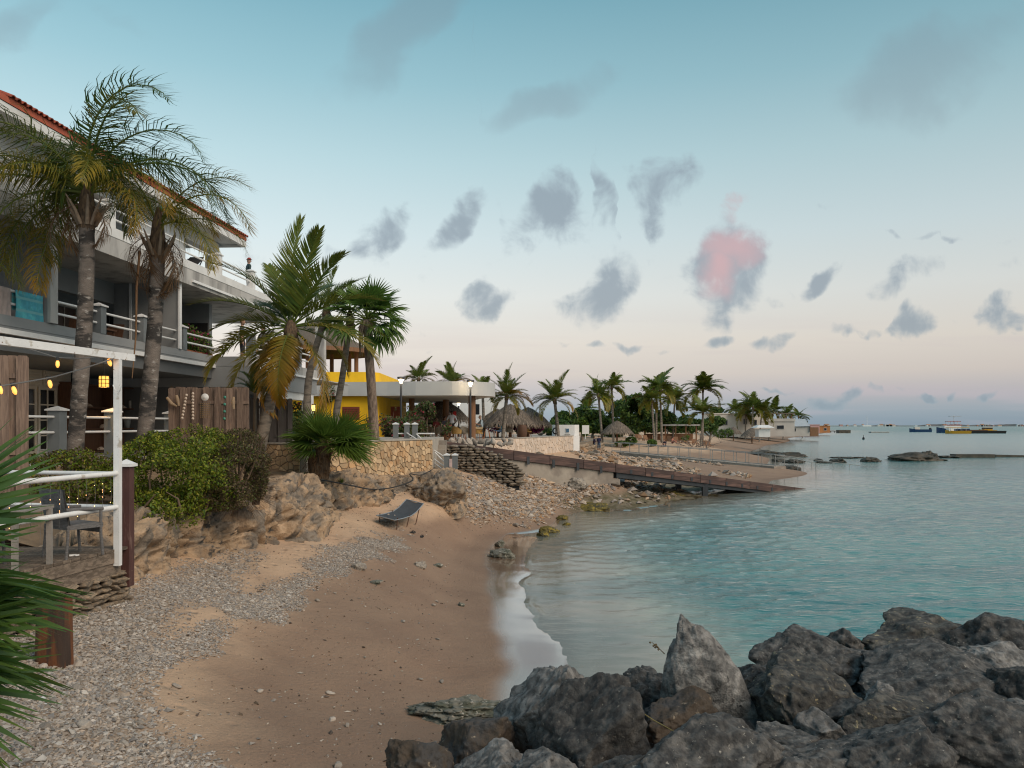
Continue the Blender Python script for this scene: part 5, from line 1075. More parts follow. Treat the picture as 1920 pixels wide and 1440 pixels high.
# ================================================================== wooden deck at the left
m_oldwood=M('weathered_deck_wood',(.23,.175,.13),.9,.3,2,.8,26,stretch=(12,1,6),rand=.22,col2=(.12,.09,.065),mixs=4)
m_brownpost=M('brown_post_paint',(.085,.033,.026),.75,.3,4,.3,30,stretch=(3,3,.6),col2=(.16,.09,.07),mixs=6,thr=(.55,.7))
Eg=lambda D,o,z: Vector((-5.75-.175*(11.6-D)-o, D, z))     # along the seaward edge of the deck, o metres inland
ZD=2.40
deck=thing('wooden_deck',Eg(10,1.5,ZD),'weathered plank deck raised on a dry stone wall','deck')
for k in range(26):
    a=7.6+k*.165; mb=MB(); mb.hexa([Eg(a,0,ZD-.04),Eg(a+.15,0,ZD-.04),Eg(a+.15,4.2,ZD-.04),Eg(a,4.2,ZD-.04)][::-1],[Eg(a,0,ZD),Eg(a+.15,0,ZD),Eg(a+.15,4.2,ZD),Eg(a,4.2,ZD)][::-1]); part('deck_plank',mb,m_oldwood,deck)
for z0,z1,o in ((ZD-.20,ZD-.045,.0),(ZD-.36,ZD-.205,.02)):
    mb=MB(); mb.hexa([Eg(7.6,o,z0),Eg(11.75,o,z0),Eg(11.75,o+.06,z0),Eg(7.6,o+.06,z0)],[Eg(7.6,o,z1),Eg(11.75,o,z1),Eg(11.75,o+.06,z1),Eg(7.6,o+.06,z1)]); part('edge_board',mb,m_oldwood,deck)
def capped_post(c,w,h,lab,name='deck_post',cat='post',mat=None):
    t=thing(name,c,lab,cat); part('shaft',MB().box(c+Vector((0,0,h/2-.3)),(w,w,h+.6)),mat or m_brownpost,t)
    mb=MB(); s=w*.72; mb.box(c+Vector((0,0,h+.022)),(s*2,s*2,.04)); z=h+.043; mb.add([c+Vector(p) for p in ((-s*.94,-s*.94,z),(s*.94,-s*.94,z),(s*.94,s*.94,z),(-s*.94,s*.94,z),(0,0,z+.07))],[(0,1,4),(1,2,4),(2,3,4),(3,0,4)]); part('cap',mb,m_pipe,t); return t
capped_post(Vector((-5.76,11.95,ZD)),.16,1.18,'dark brown deck post with white cap behind the white pole')
wp=thing('white_pergola',Eg(11.6,0,2.2),'white painted pergola pole and beam over the deck','pergola')
part('pole',MB().box(Eg(11.62,-.02,3.66),(.085,.085,3.0)),m_perg,wp)
part('beam',MB().bar(Eg(11.95,-.02,5.205),Eg(6.5,-.02,5.205),.09,.10),m_perg,wp); part('pole',MB().box(Eg(7.0,-.02,3.66),(.085,.085,2.98)),m_pipe,wp)
part('hook',MB().tube([P(212,722,11.55),P(216,732,11.5),P(224,734,11.5),P(228,722,11.5)],.008,5),m_pipe,wp)
dr_=thing('deck_railing',Eg(10,0,3),'white round pipes railing the seaward edge of the deck','railing')
for z in (3.50,3.01): part('rail_bar',MB().tube([Eg(11.6,-.02,z),Eg(6.5,-.02,z)],.036,10),m_perg,dr_)
bk=thing('rear_deck_railing',Vector((-7,12.6,3)),'white pipes railing the rear of the deck behind the wicker chair','railing')
for z in (3.47,2.97): part('rail_bar',MB().tube([Vector((-5.78,12.0,z)),Vector((-9.5,12.75,z))],.032,8),m_pipe,bk)
# string of bulbs
m_bulb=M('warm_bulb',(1,.6,.2),.4,0,emit=(1,.38,.05),estr=1.4); m_wire=M('grey_cable',(.18,.17,.16),.7)
def bulb(c,lab,d=(0,0,-1)):
    d=Vector(d).normalized(); t=thing('string_bulb',c,lab,'light bulb','bulbs of the string light'); part('socket',MB().tube([c,c+d*.05],[.022,.024],8),m_black,t)
    part('bulb',MB().tube([c+d*.05,c+d*.075,c+d*.12,c+d*.15,c+d*.16],[.016,.026,.028,.016,.004],10),m_bulb,t)
cb=[P(214,672,11.4),P(190,680,11.3),P(150,693,11.1),P(100,707,10.8),P(50,716,10.4),P(0,724,10.0),P(-80,728,9.5)]
one('light_cable',MB().tube(cb,.011,6),m_wire,cb[0],'sagging cable of the string light under the pergola beam','cable')
c2=[P(40,650,12.2),P(80,662,12.2),P(108,671,12.2),P(150,672,12.2),P(205,668,12.0)]
one('light_cable',MB().tube(c2,.007,5),m_wire,c2[0],'thin second light cable behind the pergola beam','cable')
for p,lab,d in [(P(108,670,12.2),'upper glowing bulb left of the palm trunk',(0,0,-1)),(P(201,667,11.5),'glowing bulb under the corner of the pergola',(.35,0,-1)),(P(91,706,10.75),'glowing bulb on the cable below the upper one',(.2,0,-1)),(P(22,718,10.2),'glowing bulb in front of the tall fence boards',(.35,0,-1)),(P(-4,716,10),'bulb at the left picture edge',(.3,0,-1))]: bulb(p,lab,d)
# fairy lights on the railing
fl=thing('fairy_lights',Eg(10.5,0,3.5),'curtain of tiny fairy lights hanging from the deck railing','lights'); m_fairy=M('fairy_glow',(1,.6,.3),.4,0,emit=(1,.45,.15),estr=5.0)
for k in range(17):
    D=8.9+k*.165; L_=rnd.uniform(.45,.95); p0=Eg(D,.03,3.47); part('strand',MB().tube([p0,p0+Vector((.01,0,-L_*.5)),p0+Vector((-.01,0,-L_))],.0022,4),m_wire,fl)
    for j in range(rnd.randint(2,4)): c=p0-Vector((0,.005,rnd.uniform(.15,1)*L_)); part('tiny_bulb',MB().lathe([(0,-.006),(.0055,0),(0,.007)],c,6),m_fairy,fl)
# wicker chairs and table
m_wick=M('grey_wicker',(.20,.19,.185),.85,.3,14,1.0,90,stretch=(1,1,4)); m_tbl=M('grey_table_wood',(.26,.23,.20),.85,.25,4,.4,30)
def wicker(c,rz,lab):
    t=thing('wicker_chair',c,lab,'chair',None,rz)
    A=np.array([[[x*(.27+.02*v),.20+.10*v+.03*(1-abs(x)),.42+.52*v] for x in np.linspace(-1,1,7)] for v in np.linspace(0,1,6)]); mb=MB(); mb.grid(A); B=A+np.array([0,.03,0]); mb.grid(B,flip=True); lpart('backrest',mb,m_wick,t)
    lpart('seat',MB().box((0,0,.42),(.56,.5,.06)),m_wick,t)
    for sx in (-.27,.27):
        for sy,top in ((-.22,.63),(.24,.44)): lpart('leg',MB().tube([(sx*1.02,sy*1.12,0),(sx,sy,.3),(sx,sy,top)],.02,7),m_wick,t)
        lpart('armrest',MB().tube([(sx,-.25,.64),(sx,0,.655),(sx,.27,.66)],.026,7),m_wick,t)
    lpart('apron',MB().box((0,-.235,.36),(.52,.02,.10)),m_wick,t); return t
wicker(Vector((-6.05,11.05,ZD)),2.6,'grey wicker armchair beside the white pole on the deck'); wicker(Vector((-6.9,10.2,ZD)),1.2,'second wicker armchair mostly hidden by palm leaves')
tb=thing('deck_table',Vector((-6.5,9.8,ZD)),'grey wooden table on the deck behind the palm leaves','table'); c=Vector((-6.35,10.0,ZD))
part('table_top',MB().box(c+Vector((0,0,.74)),(.85,.85,.04),.17),m_tbl,tb)
for sx in (-.36,.36):
    for sy in (-.36,.36): part('leg',MB().box(c+Vector((sx,sy,.36)),(.06,.06,.72),.17),m_tbl,tb)
mb=MB(); p=P(137,1022,11.0); mb.box((p.x,p.y,ZD+.012),(.09,.05,.02),.5).box((p.x+.06,p.y-.02,ZD+.015),(.06,.03,.015),1.2); one('crumpled_napkin',mb,m_pipe,(p.x,p.y,ZD),'crumpled white scrap lying on the deck planks','scrap')
# dry stone wall under the deck
m_dry=M('dry_wall_stone',(.34,.25,.165),.92,.3,5,.8,40,rand=.28,col2=(.20,.16,.12),mixs=4)
DS=[rock_mesh(700+k,(1,.7,.55),2,7,.10,0,m_dry,name='wall_stone') for k in range(6)]
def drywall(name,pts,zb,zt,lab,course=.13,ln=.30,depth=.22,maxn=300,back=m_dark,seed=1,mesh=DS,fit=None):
    """coursed rough stones along a plan polyline; bottom and top heights given at its points"""
    r=random.Random(seed); p=np.array(pts,float); sg=np.linalg.norm(np.diff(p,axis=0),axis=1); Ltot=sg.sum(); cum=np.concatenate([[0],np.cumsum(sg)])
    def at(s): 
        k=min(int(np.searchsorted(cum,s,side='right'))-1,len(sg)-1); k=max(k,0); f=(s-cum[k])/sg[k]; d=(p[k+1]-p[k])/sg[k]; return p[k]+(p[k+1]-p[k])*f, d, zb[k]+(zb[k+1]-zb[k])*f, zt[k]+(zt[k+1]-zt[k])*f
    o0=at(Ltot/2)[0]; t=thing(name,(o0[0],o0[1],min(zb)),lab,'wall'); mb=MB()
    for k in range(len(sg)):
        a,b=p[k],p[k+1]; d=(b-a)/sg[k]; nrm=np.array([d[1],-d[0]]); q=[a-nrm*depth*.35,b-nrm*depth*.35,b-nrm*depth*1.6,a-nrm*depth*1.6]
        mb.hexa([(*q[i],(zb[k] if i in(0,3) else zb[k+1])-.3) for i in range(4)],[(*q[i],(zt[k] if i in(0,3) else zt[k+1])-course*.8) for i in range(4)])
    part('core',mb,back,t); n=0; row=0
    z=min(zb)-.06
    while z<max(zt):
        h=course*r.uniform(.8,1.2); s=r.uniform(0,ln*.5)
        while s<Ltot:
            L_=ln*r.uniform(.55,1.5); c,d,b0,t0=at(min(s+L_/2,Ltot-1e-6))
            if b0-.1<=z+h*.5<=t0+course*.25 and n<maxn:
                nrm=np.array([d[1],-d[0]]); off=r.uniform(-.03,.035); o=link('wall_stone',mesh[r.randrange(len(mesh))],t); o.location=Vector((c[0]+nrm[0]*off,c[1]+nrm[1]*off,z+h/2))-org(t)
                o.rotation_euler=(r.uniform(-.12,.12),r.uniform(-.07,.07),math.atan2(d[1],d[0])+r.uniform(-.12,.12)+(math.pi if r.random()<.5 else 0)); o.scale=(L_*.56,depth*.75,h*1.02); n+=1
            s+=L_*.94
        z+=h*.92; row+=1
    return t
e0,e1=Eg(8.2,.05,0),Eg(11.9,.05,0)
drywall('deck_stone_wall',[(e0.x,e0.y),(-6.0,10.2),(e1.x-.02,e1.y),(-6.35,12.9)],[1.55,1.6,1.62,1.62],[2.04,2.04,2.04,2.2],'rough dry stone wall carrying the edge of the deck',.085,.20,.2,300,seed=4)
# heavy pile in front
pl=thing('timber_pile',G(102,1250,1.5),'thick rusty brown timber pile standing in the shingle','pile'); c=G(102,1250,1.5)
mb=MB(); prof=[]; 
for z,s in ((-.3,.158),(.05,.156),(.4,.15),(.78,.147)): prof.append((z,s))
A=np.array([[[c.x+math.copysign(abs(math.cos(a))**.35,math.cos(a))*s,c.y+math.copysign(abs(math.sin(a))**.35,math.sin(a))*s,c.z+z] for a in np.linspace(0.1,2*math.pi+.1,33)] for z,s in prof]); mb.grid(A,flip=False); part('shaft',mb,M('rusty_timber',(.16,.055,.018),.85,.35,3,.7,24,stretch=(5,5,.7),col2=(.05,.028,.018),mixs=2),pl)
# tall boards at the far left and the two board fences
m_fence=M('fence_board_wood',(.22,.15,.11),.9,.25,2.5,.5,26,stretch=(10,10,.8),rand=.18,col2=(.15,.10,.075),mixs=3)
m_fence_d=M('dark_fence_wood',(.10,.085,.078),.9,.25,2.5,.5,26,stretch=(10,10,.8),rand=.15)
def board(w,h,th,ear):
    mb=MB(); z=[(-w/2,0),(w/2,0),(w/2,h-ear),(w/2-ear,h),(-w/2+ear,h),(-w/2,h-ear)]; n=6
    mb.add([(x,-th/2,q) for x,q in z]+[(x,th/2,q) for x,q in z],[tuple(range(6)),tuple(range(11,5,-1))]+[(i,i+6,(i+1)%6+6,(i+1)%6) for i in range(6)]); return mb
def board_fence(name,a,b,n,zb,zt,lab,mat,w,rails=(.35,.85),stag=.03):
    a=Vector(a);b=Vector(b); d=(b-a); rz=math.atan2(d.y,d.x); t=thing(name,(*((a+b)/2)[:2],zb),lab,'fence')
    meshes=[mesh_of(board(w,zt-zb+rnd.uniform(-.02,.04),.022,.035),mat,(0,0,0),'board') for _ in range(5)]
    for k in range(n):
        p=a.lerp(b,(k+.5)/n); nx=Vector((-math.sin(rz),math.cos(rz),0))*(.028 if k%2 else -.028); o=link('board',meshes[k%5],t); o.location=Vector((p.x,p.y,zb))+nx-org(t); o.rotation_euler=(0,rnd.uniform(-.006,.006),rz)
    for f in rails: z=zb+(zt-zb)*f; part('rail',MB().bar((a.x,a.y,z),(b.x,b.y,z),.03,.09),mat,t)
    return t
D=22.0; pa_,pb2=P(318,800,D),P(462,800,D)
board_fence('board_fence',(pa_.x,pa_.y,0),(pb2.x,pb2.y+.2,0),14,3.2,5.24,'brown board fence hung with shells and driftwood behind the shrubs',m_fence,.175,(.22,.80))
a_,b_=P(468,800,25.4),P(548,800,25.8); board_fence('dark_board_fence',(a_.x,a_.y,0),(b_.x,b_.y,0),9,3.2,5.05,'darker grey board fence right of the shell fence',m_fence_d,.15)
a_,b_=P(-40,800,13.6),P(50,800,14.0); board_fence('tall_board_fence',(a_.x,a_.y,0),(b_.x,b_.y,0),5,3.0,5.42,'tall rounded fence boards at the left picture edge',m_fence,.19,(.3,.85))
# things hung on the shell fence
Yf=21.86
def fp(px,py): p=P(px,py,Yf); return p
m_drift=MATS['driftwood']
for pts,lab in [([(313,745),(322,757),(332,762)],'short grey driftwood stick at the left end of the shell fence'),([(331,741),(333,750),(335,761)],'upright driftwood stick beside the short grey one on the shell fence'),([(438,744),(437,754),(438,767)],'driftwood stick near the right end of the shell fence')]:
    q=[fp(*k) for k in pts]; one('driftwood_stick',MB().tube(q,[.035,.05,.03],7),m_drift,q[0],lab,'driftwood')
for (x0,y0,x1,y1,n,lab) in [(350,741,342,784,8,'slanting string of pale shells on the board fence'),(362,738,362,785,9,'straight string of round shells on the board fence'),(422,745,421,785,4,'string of small green glass pieces on the board fence')]:
    t=thing('shell_string',fp(x0,y0),lab,'shell string'); part('string',MB().tube([fp(x0,y0),fp(x1,y1)],.004,4),m_wire,t)
    for k in range(n): c=fp(x0+(x1-x0)*k/(n-1),y0+(y1-y0)*k/(n-1)); mb=MB(); mb.lathe([(0,-.035),(.04,-.01),(.04,.01),(0,.035)],(0,0,0),8); mb.v=[(v[0]+c.x,v[2]*.4+c.y-.02,v[1]+c.z) for v in mb.v]; part('shell',mb,m_shell if n>4 else MATS['green_glass'],t)
t=thing('shell_chime',fp(385,745),'round white shell disc with hanging strings of shells on the board fence','shell chime'); c=fp(385,745)
mb=MB(); mb.lathe([(0,-.02),(.10,-.02),(.105,0),(.09,.02),(0,.035)],(0,0,0),18); mb.v=[(v[0]+c.x,-v[2]+c.y-.03,v[1]+c.z) for v in mb.v]; part('disc',mb,M('white_shell',(.72,.70,.66),.4,.1),t)
for k in range(6):
    x=377+k*3.4; part('strand',MB().tube([fp(x,753),fp(x,786-abs(k-2.5)*2)],.004,4),m_wire,t)
    for j in range(8): c=fp(x,757+j*3.6); part('bead',MB().lathe([(0,-.018),(.017,0),(0,.018)],c-Vector((0,.02,0)),6),M('brown_bead',(.24,.15,.06),.6) if 'brown_bead' not in MATS else MATS['brown_bead'],t)
# black hose along the bank
hs_=[P(500,893,22.5),P(520,908,22.2),P(540,917,22.4),P(565,915,23.0),P(600,905,24),P(660,915,25),P(700,922,26),P(740,918,27.2),P(775,905,28),P(770,893,29.3),P(790,895,29.6),P(812,885,30.3)]
q=resamp([tuple(p) for p in hs_],60); q[:,1]-=.25; q[:,2]+=.10; one('black_hose',MB().tube([tuple(p) for p in q],.022,6),m_black,hs_[0],'black hose lying along the top of the rocky bank','hose')
# lounger, sandals
lg=G(747,982,1.12); t=thing('sun_lounger',Vector((lg.x,lg.y,Hz(lg.x,lg.y))),'grey folding sun lounger with raised head standing on the sand','lounger',None,math.radians(72)); t.rotation_euler=(.2,0,math.radians(72))
m_sling=M('charcoal_sling',(.055,.062,.072),.8,.15,8,.2,80); m_alu=M('lounger_tube',(.42,.42,.43),.35,.05,metal=.6)
pf=[(-1.0,.30),(-.45,.29),(.15,.31),(.50,.40),(.95,.62)]
mb=MB(); A=np.array([[[x,s*.30,z-.03*(1-abs(s))] for s in np.linspace(-1,1,7)] for x,z in [(pf[0][0]+(0)*0,pf[0][1])]+[(np.interp(u,[0,1,2,3,4],[p[0] for p in pf]),np.interp(u,[0,1,2,3,4],[p[1] for p in pf])) for u in np.linspace(0,4,17)]]); mb.grid(A,flip=True); mb.grid(A-np.array([0,0,.012])); lpart('sling',mb,m_sling,t)
for s in (-.31,.31): lpart('side_tube',MB().tube([(x,s,z) for x,z in pf],.016,8),m_alu,t)
for x,z in (pf[0],pf[-1]): lpart('end_tube',MB().tube([(x,-.31,z),(x,.31,z)],.016,8),m_alu,t)
m_rustleg=M('rusty_leg',(.11,.05,.03),.7)
for x in (-.8,.05,.7):
    for s in (-.3,.3): lpart('leg',MB().tube([(x,s,.35 if x<.5 else .48),(x+(.10 if x<0 else -.05),s,-.03)],.015,7),m_rustleg,t)
mb=MB(); mb.box((-.62,.1,.345),(.07,.05,.02),.4).box((-.5,-.05,.34),(.04,.03,.015),1.1); lpart('shell_scraps',mb,m_shell,t)
for k,(px,py,lab) in enumerate([(772,989,'left black flip-flop on the sand beside the lounger'),(791,988,'right black flip-flop on the sand beside the lounger')]):
    p=G(px,py,1.05); z=Hz(p.x,p.y); t=thing('flip_flop',(p.x,p.y,z),lab,'sandal',None,.3+k*1.1); mb=MB(); n=14
    pl_=[(.13*math.cos(a),(.048+.012*math.cos(a))*math.sin(a)) for a in [2*math.pi*i/n for i in range(n)]]; mb.prism(pl_,.005,.035); lpart('sole',mb,m_black,t); lpart('strap',MB().tube([(.0,-.05,.03),(.05,-.02,.07),(.085,0,.045),(.05,.02,.07),(.0,.05,.03)],.01,6),m_black,t)
# white driftwood branch lower left
q=G(60,1338,1.45); bb=[q+Vector((-.28,-.05,.03)),q+Vector((-.1,0,.06)),q+Vector((.05,.02,.08)),q+Vector((.09,.05,.14))]; one('bleached_branch',MB().tube(bb,[.02,.035,.045,.02],8).tube([bb[2]+Vector((-.02,0,-.02)),bb[2]+Vector((.08,-.03,-.03)),bb[2]+Vector((.17,-.05,-.045))],[.04,.055,.025],8),M('bleached_wood',(.62,.61,.60),.8,.15,8,.3,30),q,'white bleached branch lying on the shingle at lower left','driftwood')

# ================================================================== terrace walls, stairs, ramp
m_flag=M('flagstone',(.56,.40,.24),.85,.22,3,.5,40,rand=.30,col2=(.50,.30,.15),mixs=1.6,thr=(.45,.65))
m_mortar=M('mortar',(.20,.155,.11),.95,.2,8)
m_conc=M('concrete',(.36,.31,.255),.9,.2,1.2,.4,20,col2=(.25,.21,.175),mixs=.9)
m_cap=M('wall_cap_concrete',(.42,.37,.31),.85,.15,2,.3,30)
def voronoi_cells(L_,Hh,n,seed):
    r=np.random.default_rng(seed); pts=np.stack([r.uniform(0,L_,n),r.uniform(0,Hh,n)],-1)
    def cell(i):
        c=pts[i]; poly=[(0,0),(L_,0),(L_,Hh),(0,Hh)]; dd=((pts-c)**2).sum(1); o=np.argsort(dd)[1:26]
        for j in o:
            m=(pts[j]+c)/2; nx,ny=pts[j]-c; out=[]
            for k in range(len(poly)):
                a,b=poly[k],poly[(k+1)%len(poly)]; da=(a[0]-m[0])*nx+(a[1]-m[1])*ny; db=(b[0]-m[0])*nx+(b[1]-m[1])*ny
                if da<=0: out.append(a)
                if da*db<0: t=da/(da-db); out.append((a[0]+(b[0]-a[0])*t,a[1]+(b[1]-a[1])*t))
            poly=out
            if len(poly)<3: break
        return poly
    for _ in range(1):
        for i in range(n):
            p=cell(i)
            if len(p)>=3: pts[i]=pts[i]*.45+np.mean(p,0)*.55
    return [cell(i) for i in range(n)]
def flagwall(name,plan,zb,zt,lab,n,seed,thick=.4,cap=True,mat=m_flag):
    q=resamp([(x,y,0) for x,y in plan],80)[:,:2]; sg=np.linalg.norm(np.diff(q,axis=0),axis=1); cum=np.concatenate([[0],np.cumsum(sg)]); Lt=cum[-1]
    def at(s):
        s=min(max(s,0),Lt-1e-6); k=int(np.searchsorted(cum,s,side='right'))-1; f=(s-cum[k])/sg[k]; d=(q[k+1]-q[k])/sg[k]; return q[k]+(q[k+1]-q[k])*f, np.array([d[1],-d[0]])
    o0,_=at(Lt/2); t=thing(name,(o0[0],o0[1],min(zb,zt)),lab,'wall'); mb=MB()
    ss=np.linspace(0,Lt,60); fr=[];bkk=[]
    for s in ss: c,nr=at(s); fr.append(c-nr*.005); bkk.append(c-nr*thick)
    for k in range(59):
        a,b,c,d=fr[k],fr[k+1],bkk[k+1],bkk[k]; mb.hexa([(*a,zb),(*b,zb),(*c,zb),(*d,zb)],[(*a,zt),(*b,zt),(*c,zt),(*d,zt)])
    part('core',mb,m_mortar,t)
    for cell in voronoi_cells(Lt,zt-zb,n,seed):
        if len(cell)<3: continue
        c=np.mean(cell,0); p2=[]; 
        for p in cell: v=np.array(p)-c; l=np.linalg.norm(v); p2.append(c+v*max(0,(l-.014)/l))
        th=rnd.uniform(.015,.035); k=len(p2); A=[];B=[]
        for p in p2:
            w,nr=at(p[0]); A.append((*(w+nr*.0),zb+p[1])); p3=c+(p-c)*.93; w,nr=at(p3[0]); B.append((*(w+nr*th),zb+p3[1]))
        m=MB(); m.add(A+B,[tuple(range(k,2*k))]+[(i,(i+1)%k,(i+1)%k+k,i+k) for i in range(k)]); part('flagstone',m,mat,t)
    if cap:
        m=MB()
        for k in range(59):
            c0,n0=at(ss[k]); c1,n1=at(ss[k+1]); a=c0+n0*.05;b=c1+n1*.05;c=c1-n1*(thick+.03);d=c0-n0*(thick+.03); m.hexa([(*a,zt+.003),(*b,zt+.003),(*c,zt+.003),(*d,zt+.003)],[(*a,zt+.05),(*b,zt+.05),(*c,zt+.05),(*d,zt+.05)])
        part('cap',m,m_cap,t)
    return t
flagwall('flagstone_wall',[(-6.9,26.0),(-6.1,26.45),(-5.3,27.4),(-4.6,28.7),(-3.9,30.1),(-3.15,31.6)],2.3,3.62,'curved wall of pale irregular flagstones below the terrace',230,31)
flagwall('flagstone_wall',[(-8.3,25.2),(-7.4,24.95),(-6.55,24.75)],2.55,3.60,'short flat flagstone wall left of the low fan palm',60,32)
tf=MB(); tf.prism([(-6.55,25.1),(-6.5,26.3),(-5.65,27.4),(-4.9,28.9),(-4.2,30.3),(-3.45,31.9),(-3.3,34),(-3.4,40),(-12.5,40),(-12.5,29),(-8.4,25.5)],2.4,3.61); link('upper_terrace',mesh_of(tf,m_cap,(0,0,0)),kind='structure')
tf=MB(); tf.prism([(-3.45,36.9),(-1.2,46.8),(4.6,61.7),(4.6,80),(-30,80),(-30,40.02),(-3.45,40.02)][::1],1.5,3.27); link('restaurant_terrace',mesh_of(tf,m_cap,(0,0,0)),kind='structure')
# layered stones under the curved wall
m_lay=M('layered_stone',(.30,.22,.15),.92,.3,4,.8,36,rand=.22)
DL=[rock_mesh(760+k,(1,.7,.5),2,6,.12,0,m_lay,name='wall_stone') for k in range(5)]
drywall('layered_stone_wall',[(-5.75,26.55),(-5.1,27.35),(-4.35,28.6),(-3.75,29.75)],[1.85,1.8,1.85,1.95],[2.42,2.40,2.38,2.34],'low wall of thin brown stone layers under the curved flagstone wall',.085,.34,.22,240,seed=8,mesh=DL)
m_dry2=M('grey_dry_stone',(.27,.215,.155),.92,.3,4,.8,36,rand=.30,col2=(.17,.145,.12),mixs=3)
DG=[rock_mesh(790+k,(1,.7,.55),2,6,.12,0,m_dry2,name='wall_stone') for k in range(6)]
drywall('dry_stone_wall',[(-3.7,37.1),(-2.6,36.8),(-1.7,36.6),(-.9,36.5),(-.2,36.4),(.35,36.45)],[1.85,1.8,1.75,1.7,1.6,1.5],[3.28,3.30,3.22,2.98,2.65,2.1],'big dry stone wall falling to the right beside the stairs',.135,.36,.3,300,seed=9,mesh=DG)
for k in range(26):
    p=P(rnd.uniform(845,960),rnd.uniform(826,834),rnd.uniform(38,40)); link('pile_stone',PM[k%6],None,loc=p,rot=(rnd.uniform(0,3),rnd.uniform(0,3),0),scale=rnd.uniform(.14,.24),label='rounded tan stone in the heap behind the dry stone wall top',cat='stone',group='stones heaped on the dry stone wall')
# stairs with rails
st=thing('beach_stairs',Vector((-2.6,35,2)),'stairs with white pipe rails and grey posts down to the beach','stairs')
for k in range(8): part('step',MB().box((-3.3,36.6-k*.38,1.9+(3.5-1.9)*(1-k/8)/2),(.62,.375,(3.5-1.9)*(1-k/8))),m_conc,st)
def spost(c,h,w=.22):
    t=part('post',MB().box(c+Vector((0,0,h/2)),(w,w,h)),m_post,st); mb=MB(); s=w*.62; mb.box(c+Vector((0,0,h+.022)),(2*s,2*s,.04)); z=h+.043; mb.add([c+Vector(p) for p in ((-s,-s,z),(s,-s,z),(s,s,z),(-s,s,z),(0,0,z+.06))],[(0,1,4),(1,2,4),(2,3,4),(3,0,4)]); part('cap',mb,m_pipe,t)
lo=[P(838,890,33.6),P(853,890,33.6)]; lo=[Vector((p.x,p.y,2.0)) for p in lo]
hi=[Vector((P(763,0,36.6).x+1.35,36.6,3.58)),Vector((P(778,0,36.6).x+1.45,36.7,3.58))]
for c in lo: spost(c,.92)
for px in (742,763,778): p=P(px,0,35.5); spost(Vector((p.x,35.5,3.6)),.62)
for a,b in ((P(763,812,35.4),Vector((lo[0].x-.1,33.6,2.86))),(P(778,811,35.5),Vector((lo[0].x-.02,33.65,2.55)))): part('rail_bar',MB().tube([a,b],.03,8),m_pipe,st)
part('rail_bar',MB().tube([P(763,823,35.4),Vector((lo[0].x-.1,33.6,2.45))],.03,8),m_pipe,st); part('rail_bar',MB().tube([P(790,850,34.6),Vector((lo[0].x-.05,33.55,2.25))],.03,8),m_pipe,st)
for a,b in ((742,763),(778,815)): part('rail_bar',MB().tube([P(a,813,35.5),P(b,813,35.5)],.03,8),m_pipe,st)
part('notice',MB().box(lo[0]+Vector((.17,-.13,.62)),(.12,.015,.34)),M('red_white_sign',(.6,.45,.42),.5,.2,6),st)
# ramp
m_rbrown=M('ramp_timber',(.070,.040,.034),.7,.3,1.2,.3,24,stretch=(.6,.6,5),col2=(.115,.065,.052),mixs=1.2,rand=.2,thr=(.45,.65))
m_steel=M('dark_steel',(.045,.05,.056),.5,.2,2,metal=.3)
Ar,Br=Vector((-3.55,36.55,3.52)),Vector((20.2,53.3,-.12)); dR=(Br-Ar); hR=Vector((dR.x,dR.y,0)).normalized(); sR=Vector((-hR.y,hR.x,0))
ramp_=thing('boat_ramp',Ar.lerp(Br,.5),'long brown timber ramp sloping from the terrace down into the sea','ramp')
nseg=13
for side,o in (('near',0),('far',2.6)):
    for k in range(nseg):
        a=Ar.lerp(Br,k/nseg)+sR*o; b=Ar.lerp(Br,(k+1)/nseg-.0012)+sR*o
        for j,(z0,z1) in enumerate(((-.46,-.235),(-.228,0.0))): m=MB(); part('side_board',MB().hexa([a+Vector((0,0,z0)),b+Vector((0,0,z0)),b+sR*.09+Vector((0,0,z0)),a+sR*.09+Vector((0,0,z0))],[a+Vector((0,0,z1)),b+Vector((0,0,z1)),b+sR*.09+Vector((0,0,z1)),a+sR*.09+Vector((0,0,z1))]),m_rbrown,ramp_)
for k in range(40):
    a=Ar.lerp(Br,k/40)+sR*.10; b=Ar.lerp(Br,(k+.94)/40)+sR*.10; part('deck_plank',MB().hexa([a+Vector((0,0,-.20)),b+Vector((0,0,-.20)),b+sR*2.48+Vector((0,0,-.20)),a+sR*2.48+Vector((0,0,-.20))],[a+Vector((0,0,-.12)),b+Vector((0,0,-.12)),b+sR*2.48+Vector((0,0,-.12)),a+sR*2.48+Vector((0,0,-.12))]),m_rbrown,ramp_)
for o in (.12,2.3):
    a,b=Ar.lerp(Br,.39)+sR*o,Ar.lerp(Br,.96)+sR*o; part('steel_beam',MB().hexa([a+Vector((0,0,-.74)),b+Vector((0,0,-.60)),b+sR*.14+Vector((0,0,-.60)),a+sR*.14+Vector((0,0,-.74))],[a+Vector((0,0,-.47)),b+Vector((0,0,-.47)),b+sR*.14+Vector((0,0,-.47)),a+sR*.14+Vector((0,0,-.47))]),m_steel,ramp_)
for k,f in enumerate([.18,.235,.29,.345,.42,.475,.53,.585,.64,.69,.74,.79,.84,.89]):
    c=Ar.lerp(Br,f)-sR*.02; lowz=-.62 if f<.36 else -.44; part('bracket',MB().hexa([c+Vector((0,0,lowz)),c+hR*.17+Vector((0,0,lowz)),c+hR*.17+sR*.019+Vector((0,0,lowz)),c+sR*.019+Vector((0,0,lowz))],[c+Vector((0,0,-.22)),c+hR*.17+Vector((0,0,-.22)),c+hR*.17+sR*.019+Vector((0,0,-.22)),c+sR*.019+Vector((0,0,-.22))]),m_steel,ramp_)
